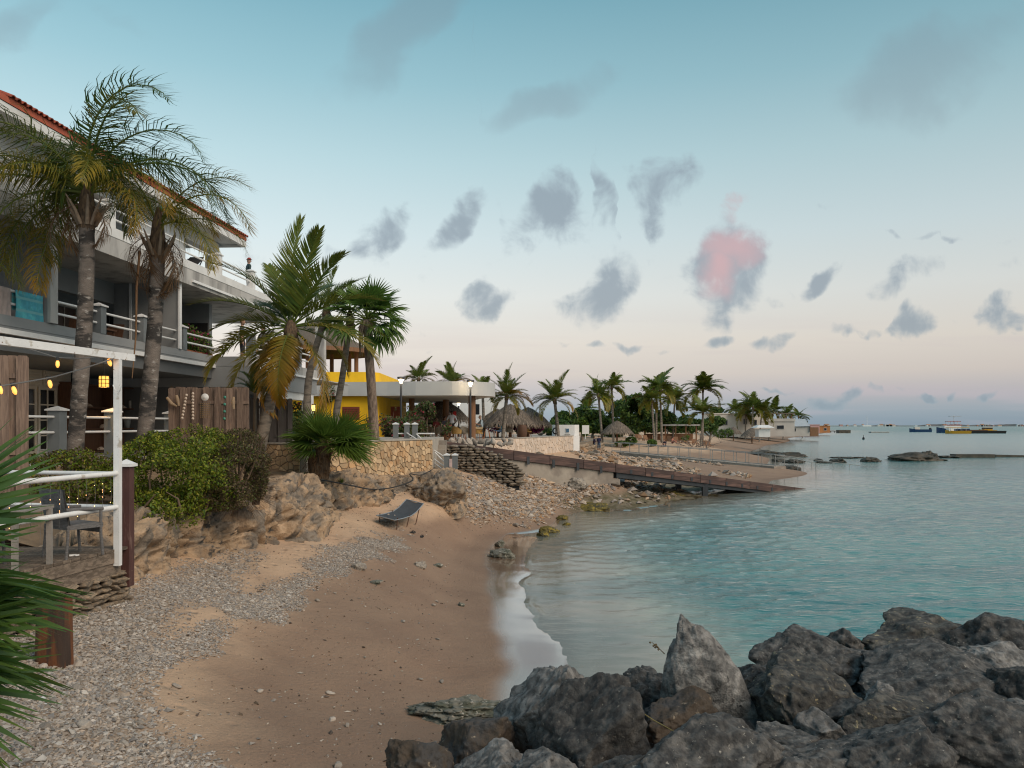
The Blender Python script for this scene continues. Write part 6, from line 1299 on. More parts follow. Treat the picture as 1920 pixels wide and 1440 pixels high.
for f in (.635,):
    for o in (.2,2.3): c=Ar.lerp(Br,f)+sR*o; part('support',MB().box((c.x,c.y,c.z/2-.7),(.32,.32,c.z+.4)),m_steel,ramp_)
pw=thing('concrete_pier',Ar.lerp(Br,.2)-Vector((0,0,1)),'stained concrete wall carrying the upper part of the ramp','wall')
a,b=Ar.lerp(Br,.10)+sR*.12,Ar.lerp(Br,.382)+sR*.12; part('wall',MB().hexa([Vector((a.x,a.y,1.2)),Vector((b.x,b.y,.6)),Vector((b.x,b.y,.6))+sR*2.3,Vector((a.x,a.y,1.2))+sR*2.3],[a+Vector((0,0,-.475)),b+Vector((0,0,-.475)),b+sR*2.3+Vector((0,0,-.475)),a+sR*2.3+Vector((0,0,-.475))]),m_conc,pw)
part('footing',MB().hexa([Vector((a.x,a.y,.6))-sR*.15,Vector((b.x,b.y,.5))-sR*.15+hR*.35,Vector((b.x,b.y,.5))+sR*2.4+hR*.35,Vector((a.x,a.y,.6))+sR*2.4],[Vector((a.x,a.y,1.5))-sR*.15,Vector((b.x,b.y,1.28))-sR*.15+hR*.35,Vector((b.x,b.y,1.28))+sR*2.4+hR*.35,Vector((a.x,a.y,1.5))+sR*2.4]),m_conc,pw)
# walkway with tubular rails
m_galv=M('galvanised_tube',(.34,.335,.32),.45,.15,3,metal=.5)
W1,W2,W3=Vector((11,88,1.30)),Vector((23.2,70.5,.55)),Vector((35.5,80.5,-.5))
wk=thing('sea_walkway',W1,'narrow concrete walkway with grey tube railings leading into the sea','walkway')
def wside(o,zs):
    d=(W2-W1).normalized(); s=Vector((-d.y,d.x,0)).normalized()*o; n=15
    for k in range(n+1): p=W1.lerp(W2,k/n)+s; part('rail_post',MB().tube([p,p+Vector((0,0,1.0))],.03,6),m_galv,wk)
    for z in zs: part('rail_bar',MB().tube([W1+s+Vector((0,0,z)),W2+s+Vector((0,0,z))],.032,6),m_galv,wk)
wside(0,(1.0,.12)); wside(1.3,(1.0,))
d=(W2-W1).normalized(); s=Vector((-d.y,d.x,0)); part('slab',MB().hexa([W1-s*.15-Vector((0,0,.7)),W1+s*1.5-Vector((0,0,.7)),W2+s*1.5-Vector((0,0,.7)),W2-s*.15-Vector((0,0,.7))][::-1],[W1-s*.15,W1+s*1.5,W2+s*1.5,W2-s*.15][::-1]),m_conc,wk)
e_=Vector((25.2,72.2,.0)); 
for o in (0,1.2):
    a=W2+Vector((.3,1.2*o/1.2,1.0)); b=W3+Vector((-o*3,o*2,.55+o*.1)); part('rail_bar',MB().tube([a,b],.032,6),m_galv,wk)
    for k in range(1,5): p=a.lerp(b,k/5); part('rail_post',MB().tube([p,Vector((p.x,p.y,-.5))],.026,6),m_galv,wk)
# cream wall and kiosk
m_creamstone=M('cream_cladding',(.60,.47,.36),.85,.10,1.5,.5,14,col2=(.66,.56,.47),mixs=5,rand=.12)
flagwall('cream_wall',[(-1.05,47.0),(.4,50.5),(2.2,55.0),(4.7,61.5)],1.9,3.36,'long cream stone clad wall of the restaurant terrace',170,77,cap=True,mat=m_creamstone)
m_mortar2=None
ks=thing('white_kiosk',P(1060,815,64),'small white building with a blue window behind the cream wall','building')
part('wall',MB().prism([(3.35,62.6),(4.9,62.6),(5.3,63.2),(5.35,67),(3.35,67)],2.0,4.22),m_white,ks); part('window',MB().box((4.35,62.58,3.78),(.30,.05,.36)),m_white,ks); part('pane',MB().box((4.35,62.545,3.78),(.22,.03,.28)),M('blue_glass',(.06,.14,.22),.2),ks); part('sill',MB().box((4.35,62.54,3.48),(.42,.1,.03)),m_lgrey,ks)
part('end_wall',MB().prism([(4.72,61.5),(5.25,62.2),(5.3,62.9),(4.72,62.5)],1.8,3.35),m_white,ks)
lf=MB(); c=P(1042,808,60.5); lf.lathe([(.17,-.04),(.27,-.04),(.27,.04),(.17,.04),(.17,-.04)],(0,0,0),18); lf.v=[(v[0]+c.x,v[2]+c.y,v[1]+c.z) for v in lf.v]; rg=thing('life_ring_post',c-Vector((0,0,.6)),'dark life ring on a post at the corner of the cream wall','life ring'); part('ring',lf,m_dark,rg); part('post',MB().tube([c-Vector((0,-.05,.6)),c+Vector((0,.05,.75))],.04,6),m_dark,rg)
drywall('rubble_wall',[(5.25,63.5),(7.4,74),(9.8,86)],[1.5,1.2,1.0],[3.0,2.95,2.9],'brown rubble stone wall behind the couple on the beach',.28,.5,.35,220,back=m_mortar,seed=12,mesh=DS)

# ================================================================== restaurant
m_yellow=M('yellow_paint',(.90,.52,.010),.75,.10,1.5,.15,40); m_thatch=M('thatch',(.20,.155,.115),.95,.35,5,1.0,40,stretch=(4,4,1),col2=(.10,.08,.06),mixs=5); m_wood=M('brown_timber',(.21,.10,.045),.7,.25,3,.3,24,stretch=(5,5,.6)); m_red=M('red_brown_shutter',(.22,.05,.025),.6,.2,4)
m_roofw=M('white_canopy_paint',(.52,.51,.49),.65,.08,1)
rest=thing('yellow_restaurant',Vector((-8,50,3.27)),'yellow restaurant with a curved white canopy on timber columns','building')
part('wall',MB().prism([(-14,44.3),(-7.6,44.2),(-7.4,44.4),(-7.4,56),(-14,56)],3.25,5.80),m_yellow,rest,'yellow ground floor wall')
def arc(cx,cy,r_,a0,a1,n=10): return [(cx+r_*math.cos(R(a0+(a1-a0)*i/n)),cy+r_*math.sin(R(a0+(a1-a0)*i/n))) for i in range(n+1)]
part('canopy',MB().prism([(-16,44.0),(-9,43.9),(-6.8,43.6),(-5.2,43.25)]+arc(-3.3,45.4,2.35,-88,40,14)+[(-2.2,50),(-3,58),(-16,58)],5.80,6.56),m_roofw,rest,'white curved flat canopy')
part('parapet',MB().prism([(-15,46.4)]+arc(-8.6,47.2,.8,-90,0,6)+[(-7.8,57),(-15,57)],6.562,7.28),m_yellow,rest,'yellow parapet of the roof terrace')
for (px,D,w) in [(885,44.2,.42),(836,50.5,.40),(772,48.0,.36)]: p=P(px,800,D); part('column',MB().tube([(p.x,p.y,3.27),(p.x,p.y,4.5),(p.x,p.y,5.798)],[w/2,w/2*.97,w/2*.95],12),m_wood,rest,'round timber column')
for D,z in (): pass
wi=part('window',MB().box((-8.9,44.23,4.85),(.95,.06,.72)),m_red,rest,'red brown shuttered window')
for j in range(6): part('slat',MB().box((-8.9,44.185,4.60+j*.1),(.82,.03,.06)),m_red,wi)
part('door',MB().box((-6.9,47.5,4.3),(.6,.12,2.0)),m_red,rest)
# roof terrace hut
hut=thing('thatched_roof_hut',Vector((-12.2,51,7.28)),'thatched hut roof on timber posts above the yellow parapet','hut')
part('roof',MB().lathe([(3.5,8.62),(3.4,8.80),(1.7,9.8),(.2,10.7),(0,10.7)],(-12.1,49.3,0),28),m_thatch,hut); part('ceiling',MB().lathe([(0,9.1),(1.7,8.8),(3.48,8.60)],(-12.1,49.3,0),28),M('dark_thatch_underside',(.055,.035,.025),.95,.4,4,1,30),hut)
fa=MB()
for k in range(28):
    a=2*math.pi*k/28; b=2*math.pi*(k+1)/28; fa.bar((-12.1+3.54*math.cos(a),49.3+3.54*math.sin(a),8.66),(-12.1+3.54*math.cos(b),49.3+3.54*math.sin(b),8.66),.06,.24)
part('eave_board',fa,m_wood,hut)
for px,D in ((577,47.5),(598,47.2),(622,51),(668,48.5),(655,50.5)): p=P(px,0,D); part('post',MB().tube([(p.x,p.y,7.2),(p.x,p.y,8.7)],.13,9),m_wood,hut)
# lamp posts
m_lampw=M('lamp_light',(1,.9,.7),.4,0,emit=(1,.80,.50),estr=9.0)
def lamp(px,D,ytop,lab,sc=1.0,energy=60):
    p=P(px,ytop,D); g=Vector((p.x,p.y,3.27)); t=thing('street_lamp',g,lab,'lamp'); part('pole',MB().tube([g,p-Vector((0,0,.35*sc))],[.065*sc,.05*sc],10),M('lamp_pole_paint',(.035,.038,.045),.5) if 'lamp_pole_paint' not in MATS else MATS['lamp_pole_paint'],t)
    part('hood',MB().lathe([(0,0),(.20*sc,-.02*sc),(.19*sc,-.11*sc),(.12*sc,-.15*sc),(0,-.15*sc)],p,16),MATS['lamp_pole_paint'],t); part('light_cone',MB().lathe([(.0,-.152*sc),(.13*sc,-.155*sc),(.05*sc,-.36*sc),(0,-.36*sc)],p,14),m_lampw,t)
    if energy:
        l=bpy.data.lights.new('lamp_light','POINT'); l.energy=energy; l.color=(1,.75,.45); l.shadow_soft_size=.12; lo_=bpy.data.objects.new('lamp_light',l); COL.objects.link(lo_); lo_.parent=t; lo_.location=p-g+Vector((0,-.28,-.30))
lamp(752,41.0,706,'lit lamp post left of the canopy end',1.0,14); lamp(882,42.6,712,'lit lamp post shining on the canopy edge',1.0,26); lamp(860,62,752,'smaller lit lamp far behind the terrace',1.0,0)
# planting before the restaurant
VG=[(.05,.09,.022),(.075,.12,.025),(.10,.14,.035),(.06,.085,.03)]
bush('bougainvillea_hedge',P(780,815,40.5),'tangled hedge with red flowers under the white canopy','shrub',51,[Bp(735,795,40,30,30),Bp(778,790,40.5,40,34),Bp(815,803,41,36,22),Bp(760,808,39.5,55,18),Bp(800,770,42,20,20)],7500,.075,VG+VG+[(.13,.08,.06),(.13,.10,.05)]*2+[(.34,.04,.07)],.12,14,dens=1.0)
bush('wall_creeper',P(640,800,44),'green creeper climbing the yellow wall','shrub',52,[Bp(585,785,43,24,28),Bp(694,795,43.5,14,28),Bp(560,790,40,30,40),Bp(625,808,42,70,20),Bp(617,738,44,12,18)],5000,.075,VG+[(.05,.075,.02),(.28,.03,.06)],.12,12,dens=1.0)
bush('corner_shrub',P(520,815,30),'dark green shrub behind the leaning coconut trunk','shrub',53,[Bp(530,790,30,26,36),Bp(505,740,31,20,30),Bp(560,800,31.5,24,30)],3600,.06,VG,.05,6,dens=1.4)
bush('magenta_bougainvillea',P(995,812,62),'magenta bougainvillea behind the thatched parasol','shrub',54,[Bp(990,802,61,26,11),Bp(1008,798,62,14,12),Bp(935,800,63,40,8)],2600,.10,[(.36,.012,.17),(.28,.01,.13),(.20,.01,.10),(.05,.07,.02)],.05,5,dens=.8)
p=P(478,720,24.8); pt=thing('young_palm',Vector((p.x,p.y,3.3)),'young palm with arching leaves behind the board fences','palm'); part('stem',MB().tube([(p.x,p.y,3.3),(p.x,p.y,5.2)],[.06,.04],8),m_husk,pt)
for k in range(10): put(pt,'frond',COCO[4],Vector((p.x,p.y,5.2)),idir(20+k*15,rnd.uniform(-50,50)),0,.32)

# ================================================================== people
def person(loc, label, pose='stand', face=0, shirt=(.6,.6,.6), pants=(.1,.1,.12), skin=(.42,.24,.16), hair=(.03,.02,.015), h=1.72, hat=None, bare=False, longhair=False, arms='down', group=None):
    K=h/1.72; J={}
    if pose=='stand':
        J=dict(pel=(0,0,.95),sp=(0,.01,1.15),ch=(0,0,1.36),nk=(0,.0,1.49),hd=(0,-.015,1.60),lh=(.09,0,.92),lk=(.10,-.02,.50),la=(.10,.03,.09),lt=(.11,-.13,.03),rh=(-.09,0,.92),rk=(-.11,-.01,.50),ra=(-.12,.03,.09),rt=(-.14,-.12,.03))
    elif pose=='sit':
        J=dict(pel=(0,.05,.50),sp=(0,.07,.70),ch=(0,.03,.92),nk=(0,-.02,1.05),hd=(0,-.06,1.16),lh=(.10,.02,.49),lk=(.14,-.42,.50),la=(.14,-.40,.10),lt=(.15,-.55,.05),rh=(-.10,.02,.49),rk=(-.14,-.42,.50),ra=(-.15,-.38,.10),rt=(-.16,-.53,.05))
    else: # on the ground, knees up
        J=dict(pel=(0,.15,.12),sp=(0,.17,.32),ch=(0,.08,.54),nk=(0,.0,.67),hd=(0,-.05,.78),lh=(.10,.1,.12),lk=(.14,-.25,.46),la=(.14,-.48,.08),lt=(.15,-.62,.05),rh=(-.10,.1,.12),rk=(-.15,-.25,.44),ra=(-.15,-.5,.08),rt=(-.16,-.63,.05))
    cx,cy,cz=J['ch']
    A={'down':((.21,.02,-.20),(.23,-.04,-.44)),'front':((.20,-.06,-.22),(.10,-.30,-.14)),'hip':((.30,.05,-.18),(.20,-.12,-.32))}[arms if pose=='stand' else 'front']
    for s,n in ((1,'l'),(-1,'r')):
        J[n+'s']=(s*.175,cy,cz+.06); J[n+'e']=(s*A[0][0],cy+A[0][1],cz+A[0][2]); J[n+'w']=(s*A[1][0],cy+A[1][1],cz+A[1][2])
    bones=[('pel','sp',.13,.125,'s'),('sp','ch',.125,.145,'s'),('ch','nk',.13,.055,'s'),('nk','hd',.05,.05,'k'),('ch','ls',.10,.065,'s'),('ch','rs',.10,.065,'s'),('ls','le',.058,.046,'a'),('rs','re',.058,.046,'a'),('le','lw',.044,.030,'k'),('re','rw',.044,.030,'k'),
           ('pel','lh',.12,.095,'p'),('pel','rh',.12,.095,'p'),('lh','lk',.09,.062,'p'),('rh','rk',.09,.062,'p'),('lk','la',.058,.038,'c'),('rk','ra',.058,.038,'c'),('la','lt',.042,.034,'f'),('ra','rt',.042,.034,'f')]
    names=list(J); idx={n:i for i,n in enumerate(names)}; rad={}
    for a,b,ra_,rb,_ in bones: rad[a]=max(rad.get(a,0),ra_); rad[b]=max(rad.get(b,0),rb) if b not in('nk','hd') else rb
    me=bpy.data.meshes.new('sk'); me.from_pydata([tuple(c*K for c in J[n]) for n in names],[(idx[a],idx[b]) for a,b,*_ in bones],[]); ob=bpy.data.objects.new('sk',me); COL.objects.link(ob)
    sm=ob.modifiers.new('s','SKIN'); sm.use_smooth_shade=True; ob.modifiers.new('u','SUBSURF').levels=1
    sv=me.skin_vertices[0].data
    for n in names: sv[idx[n]].radius=(rad[n]*K,rad[n]*K*(.72 if n in('pel','sp','ch') else 1)); 
    sv[idx['pel']].use_root=True
    dg=bpy.context.evaluated_depsgraph_get(); ev=ob.evaluated_get(dg); m2=bpy.data.meshes.new_from_object(ev); V=np.array([v.co[:] for v in m2.vertices]).reshape(-1,3); Fc_=[tuple(p.vertices) for p in m2.polygons]
    bpy.data.objects.remove(ob); mb=MB(); mk=['s','a','p','c','k','f']
    cols={'s':skin if bare else shirt,'a':skin if bare else shirt,'p':pants,'c':skin,'k':skin,'f':(.05,.045,.04)}
    seg=[(np.array(J[a])*K,np.array(J[b])*K,t) for a,b,_,_,t in bones]
    mb.v=[tuple(v) for v in V]
    for f in Fc_:
        c=V[list(f)].mean(0); best=9;bt='s'
        for a,b,t in seg:
            u=np.clip(((c-a)@(b-a))/((b-a)@(b-a)+1e-9),0,1); d=np.linalg.norm(c-a-u*(b-a))
            if d<best: best=d;bt=t
        mb.f.append(f); mb.m.append(mk.index(bt)); mb.sm.append(True)
    hd=np.array(J['hd'])*K; mb.mi=4
    mb.lathe([(0,-.115*K),(.045*K,-.10*K),(.068*K,-.04*K),(.074*K,.02*K),(.066*K,.075*K),(.035*K,.11*K),(0,.118*K)],(hd[0],hd[1],hd[2]+.03*K),12,sy=1.18); mb.tube([(hd[0],hd[1]-.075*K,hd[2]+.045*K),(hd[0],hd[1]-.105*K,hd[2]+.015*K),(hd[0],hd[1]-.08*K,hd[2]+.005*K)],[.008*K,.013*K,.008*K],6)
    for sx in(-1,1): mb.tube([(hd[0]+sx*.072*K,hd[1]+.01,hd[2]+.05*K),(hd[0]+sx*.084*K,hd[1]+.015,hd[2]+.03*K),(hd[0]+sx*.074*K,hd[1]+.01,hd[2]+.0)],[.006,.014*K,.006],5)
    for n in 'lr':
        w=np.array(J[n+'w'])*K; e=np.array(J[n+'e'])*K; d=(w-e)/np.linalg.norm(w-e); sd=np.cross(d,[0,1,0.3]); sd/=np.linalg.norm(sd)
        mb.tube([w-d*.02,w+d*.04*K,w+d*.09*K],[.028*K,.036*K,.03*K],7)
        for j in range(4): b0=w+d*.08*K+sd*(j-1.5)*.018*K; l_=(.075,.085,.08,.06)[j]*K; mb.tube([b0,b0+d*l_*.5+np.array([0,-.006,0]),b0+d*l_*.9+np.array([0,-.022,-.01])],[.0095*K,.009*K,.006*K],5)
        b0=w+d*.03*K+sd*.03*K; mb.tube([b0,b0+d*.03*K+sd*.022*K,b0+d*.065*K+sd*.02*K],[.011*K,.010*K,.007*K],5)
    key=lambda c:'cloth_%02d%02d%02d'%tuple(int(x*99) for x in c)
    mats=[MATS.get(key(cols[k])) or M(key(cols[k]),cols[k],.8,.12,6) for k in mk]
    me=mesh_of(mb,mats,(0,0,0),'person'); o=link('person',me,None,loc=loc,rot=(0,0,face),label=label,cat='person',group=group)
    hm=MB(); c=(hd[0],hd[1]+.012*K,hd[2]+.045*K)
    if hat: hm.lathe([(.125*K,.035*K),(.085*K,.035*K),(.083*K,.075*K),(.055*K,.115*K),(0,.125*K)],(c[0],c[1]-.02,c[2]),12)
    else: hm.lathe([(.072*K,-.01*K),(.083*K,.02*K),(.074*K,.07*K),(.04*K,.105*K),(0,.112*K)],c,12,sy=1.15)
    if longhair: hm.lathe([(.05*K,-.14*K),(.07*K,-.05*K),(.075*K,.03*K)],(c[0],c[1]+.03*K,c[2]),10)
    col=hat or hair; lpart('hat' if hat else 'hair',hm,MATS.get(key(col)) or M(key(col),col,.9,.2,10),o); return o
ZT=3.272
p=P(847,0,49.0); person((p.x,p.y,ZT),'standing person in white shirt and dark shorts beside the timber column','stand',math.pi,(.72,.72,.74),(.02,.02,.025),(.16,.09,.06),h=1.78,arms='hip')
p=P(902,0,49.0); person((p.x,p.y,ZT+.22),'seated person in pale blue shirt at the terrace table','sit',-math.pi/2+.1,(.35,.44,.50),(.40,.32,.20),(.45,.27,.19),(.25,.2,.16))
p=P(937,0,57.5); person((p.x,p.y,ZT),'person in teal top seated under the thatched parasol','sit',-.9,(.08,.22,.28),(.05,.09,.16),(.42,.25,.18))
p=P(833,0,48.6); person((p.x,p.y,ZT+.15),'person in teal trousers seated behind the timber column','sit',.9,(.06,.05,.07),(.02,.16,.22),(.36,.2,.14),longhair=True)
p=P(818,0,50.5); person((p.x,p.y,ZT+.1),'seated person in a red top near the hedge','sit',.4,(.30,.06,.06),(.1,.08,.08),(.4,.24,.17),longhair=True)
g=P(1123,851,76); z=Hz(g.x,g.y); person((g.x,g.y,z),'person in navy shirt and blue shorts, right one of the couple','stand',math.pi*.9,(.02,.02,.055),(.06,.11,.17),(.35,.2,.14),h=1.66,arms='front'); person((g.x-.42,g.y+.25,z),'person with bag and dark top, left one of the couple','stand',math.pi*.6,(.05,.03,.06),(.08,.10,.13),(.45,.28,.2),(.10,.06,.03),h=1.58,arms='front',longhair=True)
g=P(1262,832,100); person((g.x,g.y,Hz(g.x,g.y)),'bare-chested person sunbathing on the sand','ground',.9,(.4,.2,.15),(.16,.05,.05),(.45,.20,.14),bare=True)
g=P(1246,836,97); person((g.x,g.y,Hz(g.x,g.y)),'person in dark clothes sitting on the sand near the twin palms','ground',-.6,(.04,.03,.05),(.05,.04,.06),(.42,.24,.17),longhair=True)
c=Fc(29.3,-.7,6.325); person(c,'person in grey-blue shirt leaning on the corner terrace rail, back to the sea','stand',math.pi*.55,(.08,.11,.14),(.03,.03,.035),(.45,.26,.18),(.22,.12,.05),h=1.74)
c=Fc(31.1,-.6,6.325); person(c,'dark-haired person with sunglasses at the corner terrace post','stand',-.3,(.22,.21,.20),(.06,.05,.05),(.5,.3,.22),h=1.66,longhair=True)
c=Fh(33.0,-.35,9.37); person(c,'person with red cap standing on the upper terrace','stand',math.pi*.7,(.03,.06,.06),(.02,.05,.06),(.42,.25,.18),hat=(.28,.035,.03),h=1.7)

# ================================================================== restaurant furniture
m_ratt=M('yellow_rattan',(.50,.30,.10),.8,.25,12,.6,80); m_ratg=M('grey_rattan',(.26,.22,.17),.8,.25,12,.6,80); m_tleg=M('orange_wood',(.30,.10,.03),.6,.2,5)
def tub(px,D,rz,mat,lab):
    p=P(px,0,D); t=thing('terrace_chair',(p.x,p.y,ZT),lab,'chair','chairs on the restaurant terrace',rz)
    A=np.array([[[.30*math.cos(a)*(1+.06*v),.28*math.sin(a)*(1+.06*v),.42+(.22+.22*max(0,math.sin(a)))*v] for a in np.linspace(-.5,math.pi+.5,13)] for v in np.linspace(0,1,4)]); mb=MB(); mb.grid(A); mb.grid(A*np.array([.94,.94,1]),flip=True); lpart('back_shell',mb,mat,t); lpart('seat',MB().lathe([(0,.40),(.28,.40),(.29,.46),(0,.48)],(0,0,0),14),mat,t)
    for k in range(4): a=math.pi/4+k*math.pi/2; lpart('leg',MB().tube([(.28*math.cos(a),.27*math.sin(a),0),(.22*math.cos(a),.21*math.sin(a),.42)],.02,6),m_tleg,t)
for (px,D,rz,mt,lab) in [(856,47.2,2.6,m_ratt,'yellow rattan chair with its back to the sea right of the standing person'),(897,48.6,1.2,m_ratt,'yellow rattan chair under the seated person in pale blue'),(872,47.8,.6,m_ratg,'grey-brown wicker chair left of the front column'),(866,51,1.9,m_ratg,'grey wicker chair behind the brown one by the front column'),(825,47.6,3.2,m_ratg,'brown wicker chair at the hedge end of the terrace'),(812,48.5,2.2,m_ratg,'farthest left wicker chair by the hedge'),(956,58,2.0,m_ratg,'pale wicker chair under the thatched parasol'),(990,59,1.2,m_ratt,'tan chair right of the thatched parasol pole')]: tub(px,D,rz,mt,lab)
def table(px,D,lab):
    p=P(px,0,D); t=thing('terrace_table',(p.x,p.y,ZT),lab,'table','tables on the restaurant terrace'); lpart('table_top',MB().lathe([(0,.74),(.36,.74),(.38,.76),(.36,.785),(0,.785)],(0,0,0),18),m_dark,t)
    for k in range(4): a=math.pi/4+k*math.pi/2; lpart('leg',MB().tube([(.30*math.cos(a),.30*math.sin(a),0),(.12*math.cos(a),.12*math.sin(a),.74)],.03,6),m_tleg,t)
table(838,47.4,'round table in front of the timber column'); table(913,49.2,'round table of the seated person in pale blue'); table(975,58.5,'round table under the thatched parasol')
p=P(952,0,56); bl=thing('wicker_bin',(p.x+1.0,p.y,ZT),'brown wicker basket chair seen from behind under the parasol','chair'); mb=MB(); mb.lathe([(.25,0),(.36,.3),(.36,.8),(.28,.95)],(0,0,0),14); lpart('shell',mb,m_shelfwood,bl)
fg=P(843,780,50.2); t=thing('red_white_flag',fg,'red flag with white diagonal stripe beside the column','flag'); part('cloth',MB().hexa([fg+Vector(v) for v in ((0,0,-.25),(.42,.03,-.2),(.42,.05,-.2),(0,.02,-.25))],[fg+Vector(v) for v in ((0,0,.25),(.42,.03,.3),(.42,.05,.3),(0,.02,.25))]),M('flag_red',(.45,.02,.02),.8),t); part('stripe',MB().hexa([fg+Vector(v) for v in ((.0,-.012,.10),(.42,-.01,-.12),(.42,.06,-.12),(0,.03,.10))],[fg+Vector(v) for v in ((0,-.012,.22),(.42,-.01,0.0),(.42,.06,0),(0,.03,.22))]),m_white,t)
hb=MB(); p=P(882,775,66); hb.box((p.x-1,70,4.1),(9,.2,1.7)); wb=thing('white_lattice_house',(p.x-1,70,3.27),'pale house with white lattice railing behind the terrace','building'); part('wall',MB().box((p.x-1,71,5.0),(8,.2,3.4)),m_white,wb)
part('base',MB().box((p.x-1,69.9,3.7),(8,.15,.9)),m_lgrey,wb)
for k in range(26): part('lattice_bar',MB().bar((p.x-4.9+k*.3,69.85,4.2),(p.x-4.6+k*.3,69.85,5.0),.05).bar((p.x-4.6+k*.3,69.8,4.2),(p.x-4.9+k*.3,69.8,5.0),.05),m_white,wb)
part('top_rail',MB().box((p.x-1,69.83,5.06),(8,.1,.08)),m_white,wb)
part('window',MB().box((p.x+.2,70.88,5.6),(.7,.06,.9)),m_glass,wb)

# ================================================================== thatched parasols
def thatch_mesh(rad,h,seed,n=1500,name='thatch'):
    r=np.random.default_rng(seed); so=Soup(); mb=MB(); mb.lathe([(rad*.97,-h*.0),(rad*.6,h*.52),(rad*.2,h*.88),(0,h)],(0,0,0),20); V=np.array(mb.v); so.add(V,np.array(mb.f),np.array([.11,.088,.068]))
    u=np.sqrt(r.uniform(.0,1,n)); a=r.uniform(0,6.28,n); rr=rad*u; z=np.interp(u,[0,.2,.6,.97,1],[h,h*.88,h*.52,0.0,-.02]); b=np.stack([rr*np.cos(a),rr*np.sin(a),z+.02],-1)
    d=np.stack([np.cos(a)*.8,np.sin(a)*.8,-np.full(n,.55)-.6*u],-1)+r.normal(0,.12,(n,3)); d/=np.linalg.norm(d,axis=1,keepdims=True); sh=r.uniform(.5,1.5,(n,1)); c0=np.array([.24,.195,.155])*sh
    V,F,C=strips(b,d,r.uniform(.25,.5,n)*rad/2,np.full(n,.05*rad/2),2,np.full(n,.5),np.stack([np.cos(a)*.5,np.sin(a)*.5,np.ones(n)],-1),c0,c0*np.array([1.05,.95,.85])); so.add(V,F,C)
    me=so.mesh(M('thatch_strands',(.2,.2,.2),.95,.15,6,attr='tint') if 'thatch_strands' not in MATS else MATS['thatch_strands'],name); return me
TH=thatch_mesh(2.05,1.5,71)
def parasol(px,ybase,D,zg,eave,lab,sc=1.0):
    g=P(px,ybase,D); z=zg if zg is not None else Hz(g.x,g.y); t=thing('thatched_parasol',(g.x,g.y,z),lab,'parasol','thatched parasols on the beach'); lpart('pole',MB().tube([(0,0,-.2),(0,0,eave+.9*sc)],.11*sc,9),m_wood,t); o=link('thatch',TH,t,loc=(0,0,eave),scale=sc); return t
parasol(957,818,59,ZT,1.0,'large thatched parasol over the terrace tables',1.0); parasol(990,818,60.5,ZT,.95,'thatched parasol right behind the large one on the terrace',.9); parasol(933,818,60.5,ZT,.9,'thatched parasol partly behind the slim palm left of the large one',.85)
parasol(1157,838,99,None,1.75,'lone thatched parasol standing on the sand',1.0)
parasol(830,815,55,ZT,1.3,'weathered thatched parasol behind the hedge flowers',.95)
for k,(px,py,D) in enumerate([(1105,812,140),(1205,812,135)]): pass
parasol(1410,816,165,None,1.6,'far thatched parasol in front of the white beach house',1.15); parasol(1375,814,168,None,1.6,'farthest thatched parasol left of the white beach house',.9)

# ================================================================== palms and trees along the far beach
def spec_far(seed,n=17,wind=0):
    r=random.Random(seed); out=[]
    for k in range(n):
        phi=-28+236*((k*.618+seed*.37)%1)+r.uniform(-9,9); phi+=(seed%5-2)*5
        if r.random()<.16: continue
        out.append((phi,r.uniform(-62,62),0 if 50<phi<130 else (r.choice((1,3)) if 5<phi<175 else 2),r.uniform(.68,1.15)))
    return out
FPALM=[(950,820,52,745,ZT,.92,'short palm with pale trunk in front of the thatched parasols',.14,26),
 (1040,816,59,752,ZT,1.05,'wind-swept dark palm beside the white kiosk',.14,26),
 (905,800,60,735,ZT,.9,'palm crown behind the end of the white canopy',.13,20),(848,800,56,722,ZT,1.0,'palm with raised fronds behind the canopy',.13,18),(785,800,60,712,ZT,.85,'palm top showing over the left part of the canopy',.13,16),
 (1122,820,100,742,None,1.25,'pale-trunked palm left of the lone parasol',.17,24),(1147,818,104,728,None,1.2,'taller palm just right of the pale-trunked one',.16,20),
 (1222,836,100,752,None,1.15,'front one of the crossed palms on the sand',.16,22),(1237,838,102,728,None,1.3,'tall palm of the crossed pair on the sand',.17,24),(1231,838,105,735,None,1.1,'third slim trunk of the crossed palms',.15,18),
 (1265,815,125,752,None,1.5,'palm with dark crown right of the crossed palms',.17,24),(1318,820,120,732,None,1.55,'tallest lone palm on the far beach',.17,24),(1318,826,112,775,None,1.25,'lower palm standing under the tallest lone palm',.15,22),
 (1380,806,190,772,None,1.5,'palm behind the left part of the beach house',.18,20),(1412,812,175,765,None,1.9,'tall palm leaning before the beach house',.2,22),(1428,812,178,775,None,1.8,'dark palm right beside the leaning one at the beach house',.2,20),(1450,806,200,772,None,1.7,'palm at the terrace end of the beach house',.2,20),(1476,802,230,778,None,1.7,'small far palm near the metal roof',.2,16),(1497,800,260,782,None,1.7,'farthest small palm above the metal roof',.2,14),(1100,815,120,770,None,1.2,'half hidden palm between the kiosk and the dark trees',.16,18),(1398,808,182,778,None,1.5,'bushy palm in front of the beach house windows',.2,20)]
bark=m_bark_coco
for k,(px,yb,D,yt,zg,sc,lab,rw,nf) in enumerate(FPALM):
    g=P(px,yb,D); z=zg if zg is not None else max(.6,Hz(g.x,g.y)); lean=rnd.uniform(-.09,.12)*D/60; top=P(px,yt,D)
    near_=D<65; cpalm([Vector((g.x-lean*4,g.y,z-.3)),Vector((g.x-lean*3.6,g.y,z+.1)),Vector((g.x-lean*2,g.y,z+(top.z-z)*.5)),top],rw,rw*.72,lab,spec_far(k*3+1,nf+8),COCO if near_ else FARF,3 if near_ else 0,sc*(.66 if near_ else .80),bark,'palms along the beach',rings=20,n=8)
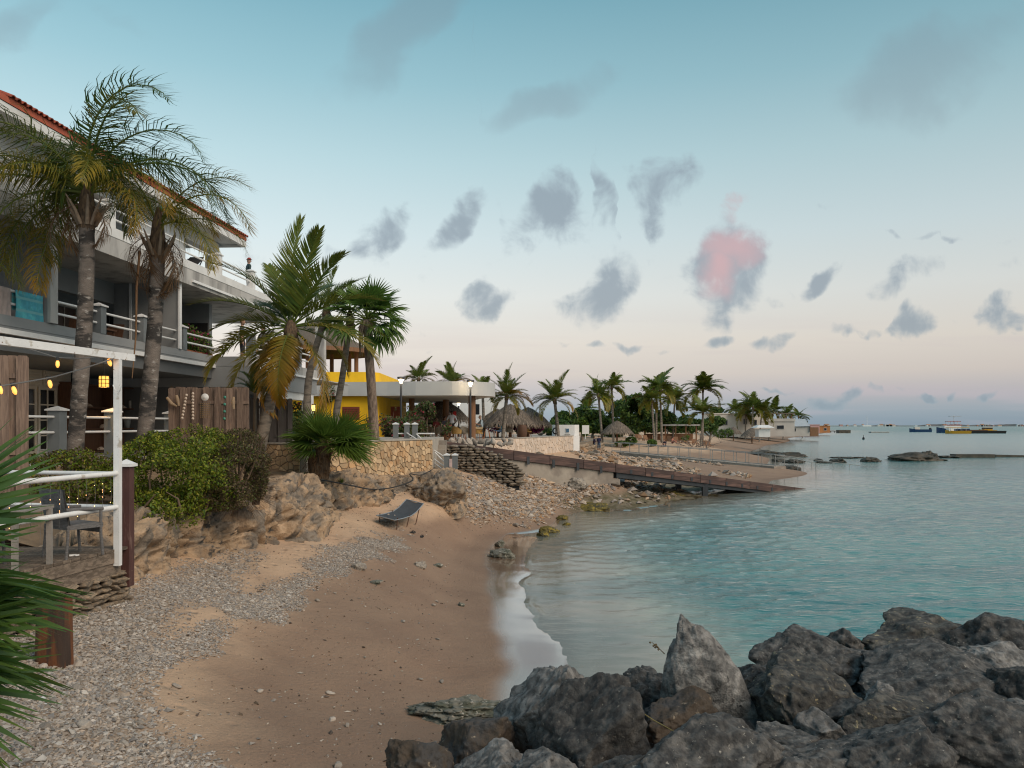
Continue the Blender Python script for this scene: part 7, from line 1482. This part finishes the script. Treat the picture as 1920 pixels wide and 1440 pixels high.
GT=[(.035,.08,.018),(.055,.11,.022),(.08,.14,.025),(.11,.17,.03),(.028,.06,.018)]
def tree(px,py,D,rx,rz,lab,seed,n=5000,size=.26,pal=GT,grp='trees behind the far beach'):
    g=P(px,815,D); z=max(.8,Hz(g.x,g.y)); c=Vector((g.x,g.y,z)); r=random.Random(seed); bl=[]
    for k in range(7): bl.append(Bp(px+r.uniform(-.65,.65)*rx,py+r.uniform(-.5,.6)*rz,D+r.uniform(-2,2),rx*r.uniform(.35,.6),rz*r.uniform(.45,.65)))
    t=thing('beach_tree',c,lab,'tree',grp); part('trunk',MB().tube([c,c+Vector((.2,0,1.2)),Vector((bl[0][0],bl[0][1],bl[0][2]))],[.22,.18,.08],7),m_bark_coco,t)
    for k in range(3): b=bl[k+1]; part('limb',MB().tube([c+Vector((.15,0,1.0)),Vector(b[:3])],[.12,.05],6),m_bark_coco,t)
    so=Soup(); V,F,C=foliage(seed,bl,n,size,pal,.45,.9,0.,c); so.add(V,F,C); link('crown',so.mesh(m_leaf2,'crown'),t)
tree(1180,775,118,48,42,'big dark rounded tree behind the crossed palms',81,7000); tree(1110,790,112,40,28,'dark tree behind the rubble wall',82,4000); tree(1225,790,125,40,26,'dark green tree right of the crossed palms',83,4000); tree(1090,800,100,22,16,'bright green bush-like tree beside the kiosk',84,2400,.2,[(.08,.14,.02),(.11,.17,.02),(.06,.11,.02)]); tree(1290,795,135,26,20,'low dense tree left of the tallest palm',85,2600); tree(1330,795,140,40,16,'broad low tree under the tallest palm',86,3000,.26,GT+[(.10,.14,.03)]); tree(1140,800,125,46,20,'shaded tree mass behind the lone parasol',87,3000); tree(1365,797,190,22,12,'dark tree left of the beach house',88,1800,.35); tree(1060,790,90,30,18,'olive tree crown behind the kiosk roof',89,2400); tree(1250,802,150,50,12,'far hedge-like tree row behind the crossed palms',90,2600,.3); tree(1425,803,215,50,8,'dark tree behind the beach house roof',91,1800,.4); tree(1480,806,240,24,6,'low green shrubs under the metal roof house',92,1200,.4); tree(1340,772,230,16,10,'round tree top beside the mast',93,900,.4)
tree(700,800,70,80,30,'dark trees in the shade behind the restaurant',94,4000,.22); tree(800,790,66,60,30,'leafy trees seen through the canopy columns',95,4000,.2); tree(1010,800,72,60,18,'green trees behind the thatched parasols',96,3500,.2); tree(900,795,75,50,24,'dark green trees behind the front column',97,3000,.22)
for k,(px,py,D,rx,rz) in enumerate([(1167,832,98,14,6),(1185,826,100,12,8),(1222,830,98,10,7),(1285,822,105,12,6),(1355,812,130,20,10),(1465,808,205,22,5)]):
    labs=['small green plant at the foot of the lone parasol','round green plant right of the lone parasol','green plant at the foot of the crossed palms','spiky green plant on the open sand','large leafy bush by the far white hut','low green hedge in front of the beach house terrace']; b=Bp(px,py,D,rx,rz); g=P(px,py+rz,D); bush('beach_plant',Vector((b[0],b[1],b[2]-b[5])),labs[k],'plant',60+k,[b],700,.11*D/100,[(.08,.15,.02),(.05,.10,.02),(.11,.18,.03)],0.,3,'plants on the far sand',dens=1.2)
# bare driftwood bush
c=P(1310,832,98); z=Hz(c.x,c.y); t=thing('bare_branches',(c.x,c.y,z),'tangle of bare grey branches standing on the sand','driftwood'); m_bare=M('bare_wood',(.16,.13,.11),.9,.3)
for k in range(16):
    a=rnd.uniform(.15,3.0); l=rnd.uniform(1.6,3.2); d=Vector((math.cos(a),rnd.uniform(-.4,.4),abs(math.sin(a))*.75)); p0=Vector((rnd.uniform(-1.2,1.2),rnd.uniform(-.5,.5),-.1)); p1=p0+d*l*.5+Vector((0,0,.1)); p2=p0+d*l+Vector((rnd.uniform(-.3,.3),0,rnd.uniform(-.2,.3)))
    mb=MB(); mb.tube([p0,p1,p2],[.05,.035,.012],5)
    for j in range(3): q=p1.lerp(p2,rnd.uniform(0,.8)); mb.tube([q,q+Vector((rnd.uniform(-.6,.6),rnd.uniform(-.2,.2),rnd.uniform(.1,.6)))],[.018,.006],4)
    lpart('branch',mb,m_bare,t)
# ================================================================== far buildings
def house(name,c,sz,lab,wall,roof=None,wins=(),label_cat='building',flat=True):
    t=thing(name,c,lab,label_cat); x,y,z=c; w,d,h=sz; part('wall',MB().box((x,y,z+h/2),(w,d,h)),wall,t)
    for (u,v,ww,hh) in wins: f=part('window',MB().box((x+u*w/2,y-d/2-.03,z+v),(ww+.25,.12,hh+.25)),m_lgrey,t); part('pane',MB().box((x+u*w/2,y-d/2-.08,z+v),(ww,.08,hh)),m_glass,f)
    if flat: part('roof',MB().box((x,y,z+h+.12),(w+.3,d+.3,.24)),wall,t)
    return t
m_fw=M('far_cream_wall',(.66,.60,.53),.8,.12,.4); m_fw2=M('far_grey_wall',(.48,.44,.40),.8,.12,.4); m_met=M('metal_roof',(.42,.45,.47),.5,.1,1); m_pinkw=M('pink_wall',(.50,.28,.26),.8,.1,1); m_orw=M('orange_wall',(.42,.17,.06),.8,.15,1)
b=P(1390,812,185); house('beach_house',Vector((b.x-1.6,188,1.5)),(11.5,9,5.2),'two storey cream beach house with dark windows behind palms',m_fw,None,[(-.78,3.3,.7,1.1),(-.42,3.3,.7,1.1),(.35,3.5,.7,1.1),(.75,3.3,.7,1.1),(-.3,.9,2,1.0)])
b=P(1455,812,190); tt_=house('terrace_house',Vector((b.x,193,1.5)),(8.5,7,3.6),'grey house with a railed roof terrace on posts',m_fw2,None,[(.2,2.2,1.6,.8)])
for k in range(6): part('post',MB().box((b.x-3.8+k*1.5,190,5.9),(.18,.18,1.9)),m_wood,tt_)
part('pergola_roof',MB().box((b.x,191,6.95),(8.4,4,.22)),m_thatch,tt_); part('parapet',MB().box((b.x,189.4,5.4),(8.6,.2,.7)),m_fw2,tt_)
b=P(1490,810,215); t=house('metal_roof_house',Vector((b.x,220,1.2)),(9.5,7,2.6),'low house with a grey metal roof and brown gable',m_fw2,None,[(-.2,1.7,3.5,.8)],flat=False)
x,y=b.x,220; part('roof',MB().add([(x-5.2,y-4,3.7),(x+4.6,y-4,3.9),(x+4.6,y+.2,5.9),(x-5.2,y+.2,5.6),(x+4.6,y+4,3.9),(x-5.2,y+4,3.7)],[(0,1,2,3),(3,2,4,5),(0,3,5)]),m_met,t); part('gable',MB().add([(x+4.62,y-4,2.4),(x+4.62,y+4,2.4),(x+4.62,y+4,3.9),(x+4.62,y+.2,5.9),(x+4.62,y-4,3.9),(x+4.5,y-4,2.4),(x+4.5,y-4,3.9)],[(0,1,2,3,4),(0,4,6,5)]),m_wood,t); part('porch',MB().box((x+5.8,y-2,2.4),(2.4,3,2.4)),m_wood,t)
b=P(1523,808,300); house('pink_house',Vector((b.x,305,1.2)),(7,6,3.0),'pink shore house right of the brown gable',m_pinkw,None,[(-.5,1.7,1,1.0),(.3,1.7,1,1.0)])
b=P(1541,808,330); house('orange_house',Vector((b.x,335,1.0)),(8,7,2.7),'orange house at the tip of the shore',m_orw,None,[(-.3,1.5,1.0,.9),(.5,1.5,1.0,.9)])
b=P(1432,805,120); t=thing('white_hut',P(1430,812,132),'tiny white beach hut lit by a lamp','hut'); b=P(1430,806,132); part('wall',MB().box((b.x,132,b.z-.5),(1.9,1.9,1.3)),m_white,t); part('roof',MB().hexa([(b.x-1.5,130.5,b.z+.36),(b.x+1.5,130.5,b.z+.36),(b.x+1.5,133.5,b.z+.36),(b.x-1.5,133.5,b.z+.36)],[(b.x-.8,131.5,b.z+.8),(b.x+.8,131.5,b.z+.8),(b.x+.8,132.5,b.z+.8),(b.x-.8,132.5,b.z+.8)]),m_white,t)
# beach bar posts under the trees
bb_=thing('beach_bar',P(1235,812,122),'low open beach bar with pale roof under the trees','bar'); b=P(1245,812,124); part('roof',MB().box((b.x+1,126,4.2),(9,5,.25)),m_lgrey,bb_)
for k in range(6): part('post',MB().box((b.x-3+k*1.6,124,2.9),(.18,.18,2.5)),m_wood,bb_)
part('counter',MB().box((b.x+1,125.5,2.3),(7.5,.6,1.1)),m_wood,bb_)
for k in range(12):
    px=1190+k*13+rnd.uniform(-4,4); g=P(px,822,rnd.uniform(108,118)); z=Hz(g.x,g.y); t=thing('beach_lounger',(g.x,g.y,z),'low wooden lounger in the row under the far trees','lounger','far loungers under the trees',rnd.uniform(-.4,.4)); lpart('bed',MB().box((0,0,.3),(.65,1.3,.08)),m_wood,t); lpart('backrest',MB().hexa([(-.32,.62,.3),(.32,.62,.3),(.32,.68,.3),(-.32,.68,.3)],[(-.32,1.0,.85),(.32,1.0,.85),(.32,1.06,.85),(-.32,1.06,.85)]),m_wood,t)
    for sx in (-.28,.28):
        for sy in (-.55,.55): lpart('leg',MB().box((sx,sy,.13),(.06,.06,.28)),m_wood,t)
for (px,py,D,lab) in [(1180,830,112,'white sign board near the hedge of the lone parasol'),(1098,812,92,'white board by the bright bush beside the rubble wall')]:
    g=P(px,py,D); mb=MB(); mb.box((g.x,g.y,g.z+.4),(.8,.1,1.0)).box((g.x,g.y+.1,g.z),(.08,.08,1.4)); one('sign_board',mb,m_white,g,lab,'sign')
ms=thing('radio_mast',P(1349,800,260),'thin radio mast rising behind the trees','mast'); a=P(1349,805,260); part('pole',MB().tube([a,P(1349,752,260)],[.22,.12],6),m_galv,ms); part('antennas',MB().tube([P(1347,768,260),P(1347,752,260)],.25,6).tube([P(1351,772,260),P(1351,760,260)],.25,6),m_galv,ms)
# ================================================================== sea: rocks, breakwaters, boats, far coast
m_wet=M('wet_sea_rock',(.085,.07,.05),.7,.3,1.5,1,6,col2=(.045,.04,.03),mixs=1)
for k,(px,py,w,h,lab) in enumerate([(1720,856,120,14,'long low reef rock in the sea with a raised middle'),(1740,852,30,14,'hump of rock on top of the long reef rock'),(1628,861,40,8,'flat dark reef rock left of the long one'),(1572,861,30,11,'blocky reef rock left of the flat dark one'),(1545,866,30,4,'low wet reef rock near the walkway end'),(1535,862,14,5,'little reef rock beside the blocky one'),(1480,852,60,9,'brown reef shelf off the far beach'),(1440,848,60,8,'brown reef shelf nearest the far beach'),(1590,857,70,3,'thin line of reef just above the water'),(1490,864,40,7,'reef rock beside the walkway rail'),(1460,862,26,6,'small reef rock inside the walkway rail'),(1478,876,50,7,'dark reef block at the walkway corner'),(1775,855,40,6,'flat end of the long reef rock')]):
    g=G(px,py+h/2,0.0); link('reef_rock',rock_mesh(4000+k*3,(w/2/FPX*g.y,w/4/FPX*g.y+1,h/FPX*g.y*.95),4,4,.16,.05,m_wet),None,loc=g,label=lab,cat='rock',group='reef rocks in the bay')
g1,g2=G(1793,858,0),G(1866,858,0); t=one('old_breakwater',MB().hexa([g1+Vector((0,0,-.6)),g2+Vector((0,0,-.6)),g2+Vector((0,1.5,-.6)),g1+Vector((0,1.5,-.6))],[g1+Vector((0,0,.42)),g2+Vector((0,0,.42)),g2+Vector((0,1.5,.42)),g1+Vector((0,1.5,.42))]),m_wet,g1,'dark straight breakwater wall in the sea','breakwater')
g1,g2=G(1868,857,0),G(1990,857,0); one('old_breakwater',MB().hexa([g1+Vector((0,0,-.6)),g2+Vector((0,0,-.6)),g2+Vector((0,1.5,-.6)),g1+Vector((0,1.5,-.6))],[g1+Vector((0,0,.30)),g2+Vector((0,0,.10)),g2+Vector((0,1.5,.10)),g1+Vector((0,1.5,.30))]),m_wet,g1,'lower breakwater continuing to the right picture edge','breakwater')
m_navy=M('navy_hull',(.012,.045,.12),.4); m_yb=M('yellow_hull',(.50,.26,.015),.5); m_redb=M('red_canopy',(.38,.06,.03),.7)
def hull(L_,Wd,Hh,mat,t,off=0,zo=0):
    n=10; mb=MB(); A=np.array([[[L_*(u-.5)+off,Wd/2*s*(1-max(0,(.28-u)/.28)**2)*(.75+.25*v),(-.3+(Hh+.3)*v+ (.45*Hh*max(0,(.35-u)/.35)**2)*v)+zo] for s,v in ((-1,1),(-1,0),(1,0),(1,1))] for u in np.linspace(0,1,n)]); mb.grid(A,smooth=False,flip=True); mb.grid(A[:,[0,3]]*1.0,False); k=len(mb.v); mb.add([tuple(p) for p in A[-1]],[(0,1,2,3)]); lpart('hull',mb,mat,t)
def boat(px,py,lab): g=G(px,py,0); return thing('moored_boat',g,lab,'boat','boats moored in the bay')
t=boat(1785,811.5,'blue and white dive boat with an orange upper deck'); hull(17,4.5,2.2,m_navy,t); lpart('cabin',MB().box((-.5,0,3.0),(9,3.4,1.7)),m_white,t); lpart('upper_deck',MB().box((0,0,4.2),(9,3.6,.4)),m_redb,t); lpart('canopy',MB().box((.5,0,6.2),(7,3.4,.25)),m_redb,t); lpart('mast',MB().tube([(1,0,3),(1,0,9.5)],.12,6),m_white,t)
lpart('top_awning',MB().box((1.5,0,9.0),(6,2.4,.2)),m_lgrey,t)
for x in (-2.8,0,2,3.8):
    for y in (-1.5,1.5): lpart('stanchion',MB().tube([(x,y,4.4),(x,y,6.1)],.07,5),m_white,t)
t=boat(1795,813,'yellow tour boat moored in front of the blue dive boat'); hull(12,3.6,1.3,m_yb,t); lpart('canopy',MB().box((0,0,3.0),(10,3,.22)),m_yb,t); lpart('cabin',MB().box((-3.5,0,1.9),(2.5,2.6,1.4)),m_white,t)
for x in (-4,-1.5,1,3.5):
    for y in (-1.4,1.4): lpart('stanchion',MB().tube([(x,y,1.2),(x,y,3)],.07,5),m_white,t)
t=boat(1838,812.5,'long dark work barge behind the yellow tour boat'); hull(24,4.5,1.3,m_dark,t); lpart('deck_load',MB().box((-3,0,1.5),(12,3,.6)),m_shelfwood,t)
t=boat(1851,811.5,'yellow cabin launch at the right end of the moored boats'); hull(9,3.2,1.4,m_yb,t); lpart('cabin',MB().box((0,0,2.1),(4.5,2.4,1.5)),m_yb,t); lpart('canopy',MB().box((0,0,3.3),(6,2.6,.2)),m_lgrey,t); lpart('windows',MB().box((0,0,2.4),(4.6,2.45,.6)),m_glass,t)
t=boat(1725,810,'small dark launch moored left of the dive boat'); hull(13,3.2,1.6,m_navy,t); lpart('cabin',MB().box((-2,0,2.3),(3,2.2,1.5)),m_fw,t); lpart('outboard_motor',MB().box((6.2,0,1.7),(1.0,.9,1.7)),m_dark,t)
t=boat(1648,811.5,'low pale raft far out on the water'); lpart('deck',MB().box((0,0,.4),(10,3,.5)),m_lgrey,t); lpart('float',MB().tube([(-5,-1,.1),(5,-1,.1)],.35,8).tube([(-5,1,.1),(5,1,.1)],.35,8),m_dgrey,t)
g=G(1575,811,0); jt=thing('far_jetty',g,'thin far jetty with a heap at its end','jetty'); e=G(1590,812,0); a=G(1552,811,0); part('deck',MB().hexa([a+Vector((0,0,.7)),e+Vector((0,0,.7)),e+Vector((0,3,.7)),a+Vector((0,3,.7))],[a+Vector((0,0,1.1)),e+Vector((0,0,1.1)),e+Vector((0,3,1.1)),a+Vector((0,3,1.1))]),m_wet,jt); part('pier_head',MB().box(e+Vector((-2,1,.6)),(6,4,2.0)),m_wet,jt)
for k in range(6): q=a.lerp(e,k/5); part('pile',MB().tube([q+Vector((0,1,-1)),q+Vector((0,1,.8))],.2,6),m_wet,jt)
g=G(1619,824,0); by=thing('marker_buoy',g,'small dark buoy floating in the bay','buoy'); lpart('float',MB().lathe([(0,-.2),(.35,0),(.3,.5),(.12,.7),(0,.7)],(0,0,0),10),m_dark,by); lpart('staff',MB().tube([(0,0,.6),(0,0,1.3)],.06,6),m_dark,by)
# far coast: a low island of trees and houses
r=np.random.default_rng(91); n=400; xs=np.linspace(880,2080,n); Yc=2600.0
prof=2.5+4.5*np.clip(fbm(np.stack([xs*.012,xs*0,xs*0],-1),4,7)+.5,0,1.4); prof*=np.clip((xs-880)/260,0.15,1)*np.clip((2080-xs)/500,.0,1)**.5
A=np.stack([np.stack([xs,np.full(n,Yc),np.full(n,-1.)],-1),np.stack([xs,np.full(n,Yc+20),prof*.5],-1),np.stack([xs,np.full(n,Yc+60),prof],-1),np.stack([xs,np.full(n,Yc+200),np.full(n,-1.)],-1)]); mb=MB(); mb.grid(A,False); link('far_coast',mesh_of(mb,M('far_coast_vegetation',(.075,.085,.085),.95,.4,.02,col2=(.16,.14,.13),mixs=.03),(0,0,0)),kind='structure')
for k in range(46):
    x=r.uniform(920,1960); h=r.uniform(2.5,6); w=r.uniform(5,15); col=[m_fw,m_white,m_pinkw,m_fw2][k%4]; t=thing('coast_house',(x,Yc-6,0),'tiny pale house on the far coast across the water','building','houses on the far coast'); lpart('wall',MB().box((0,0,h/2),(w,8,h)),col,t); lpart('roof',MB().hexa([(-w/2-.5,-4.5,h),(w/2+.5,-4.5,h),(w/2+.5,4.5,h),(-w/2-.5,4.5,h)],[(-w/2+2,-.5,h+2),(w/2-2,-.5,h+2),(w/2-2,.5,h+2),(-w/2+2,.5,h+2)]),m_orw if k%3 else m_met,t)
mst=thing('coast_mast',(1150,Yc-8,0),'white sailing mast far across the water','mast'); lpart('pole',MB().tube([(0,0,0),(0,0,34)],[.9,.5],6),m_white,mst); lpart('hull',MB().box((0,0,2),(26,6,4)),m_white,mst)
# ground haze is not visible; emitters that are too small to light anything are only seen
for nme in ('fairy_glow','warm_bulb','woven_lamp_glow','lamp_glow','lamp_light'): MATS[nme].cycles.emission_sampling='NONE' if nme in ('fairy_glow',) else 'FRONT'
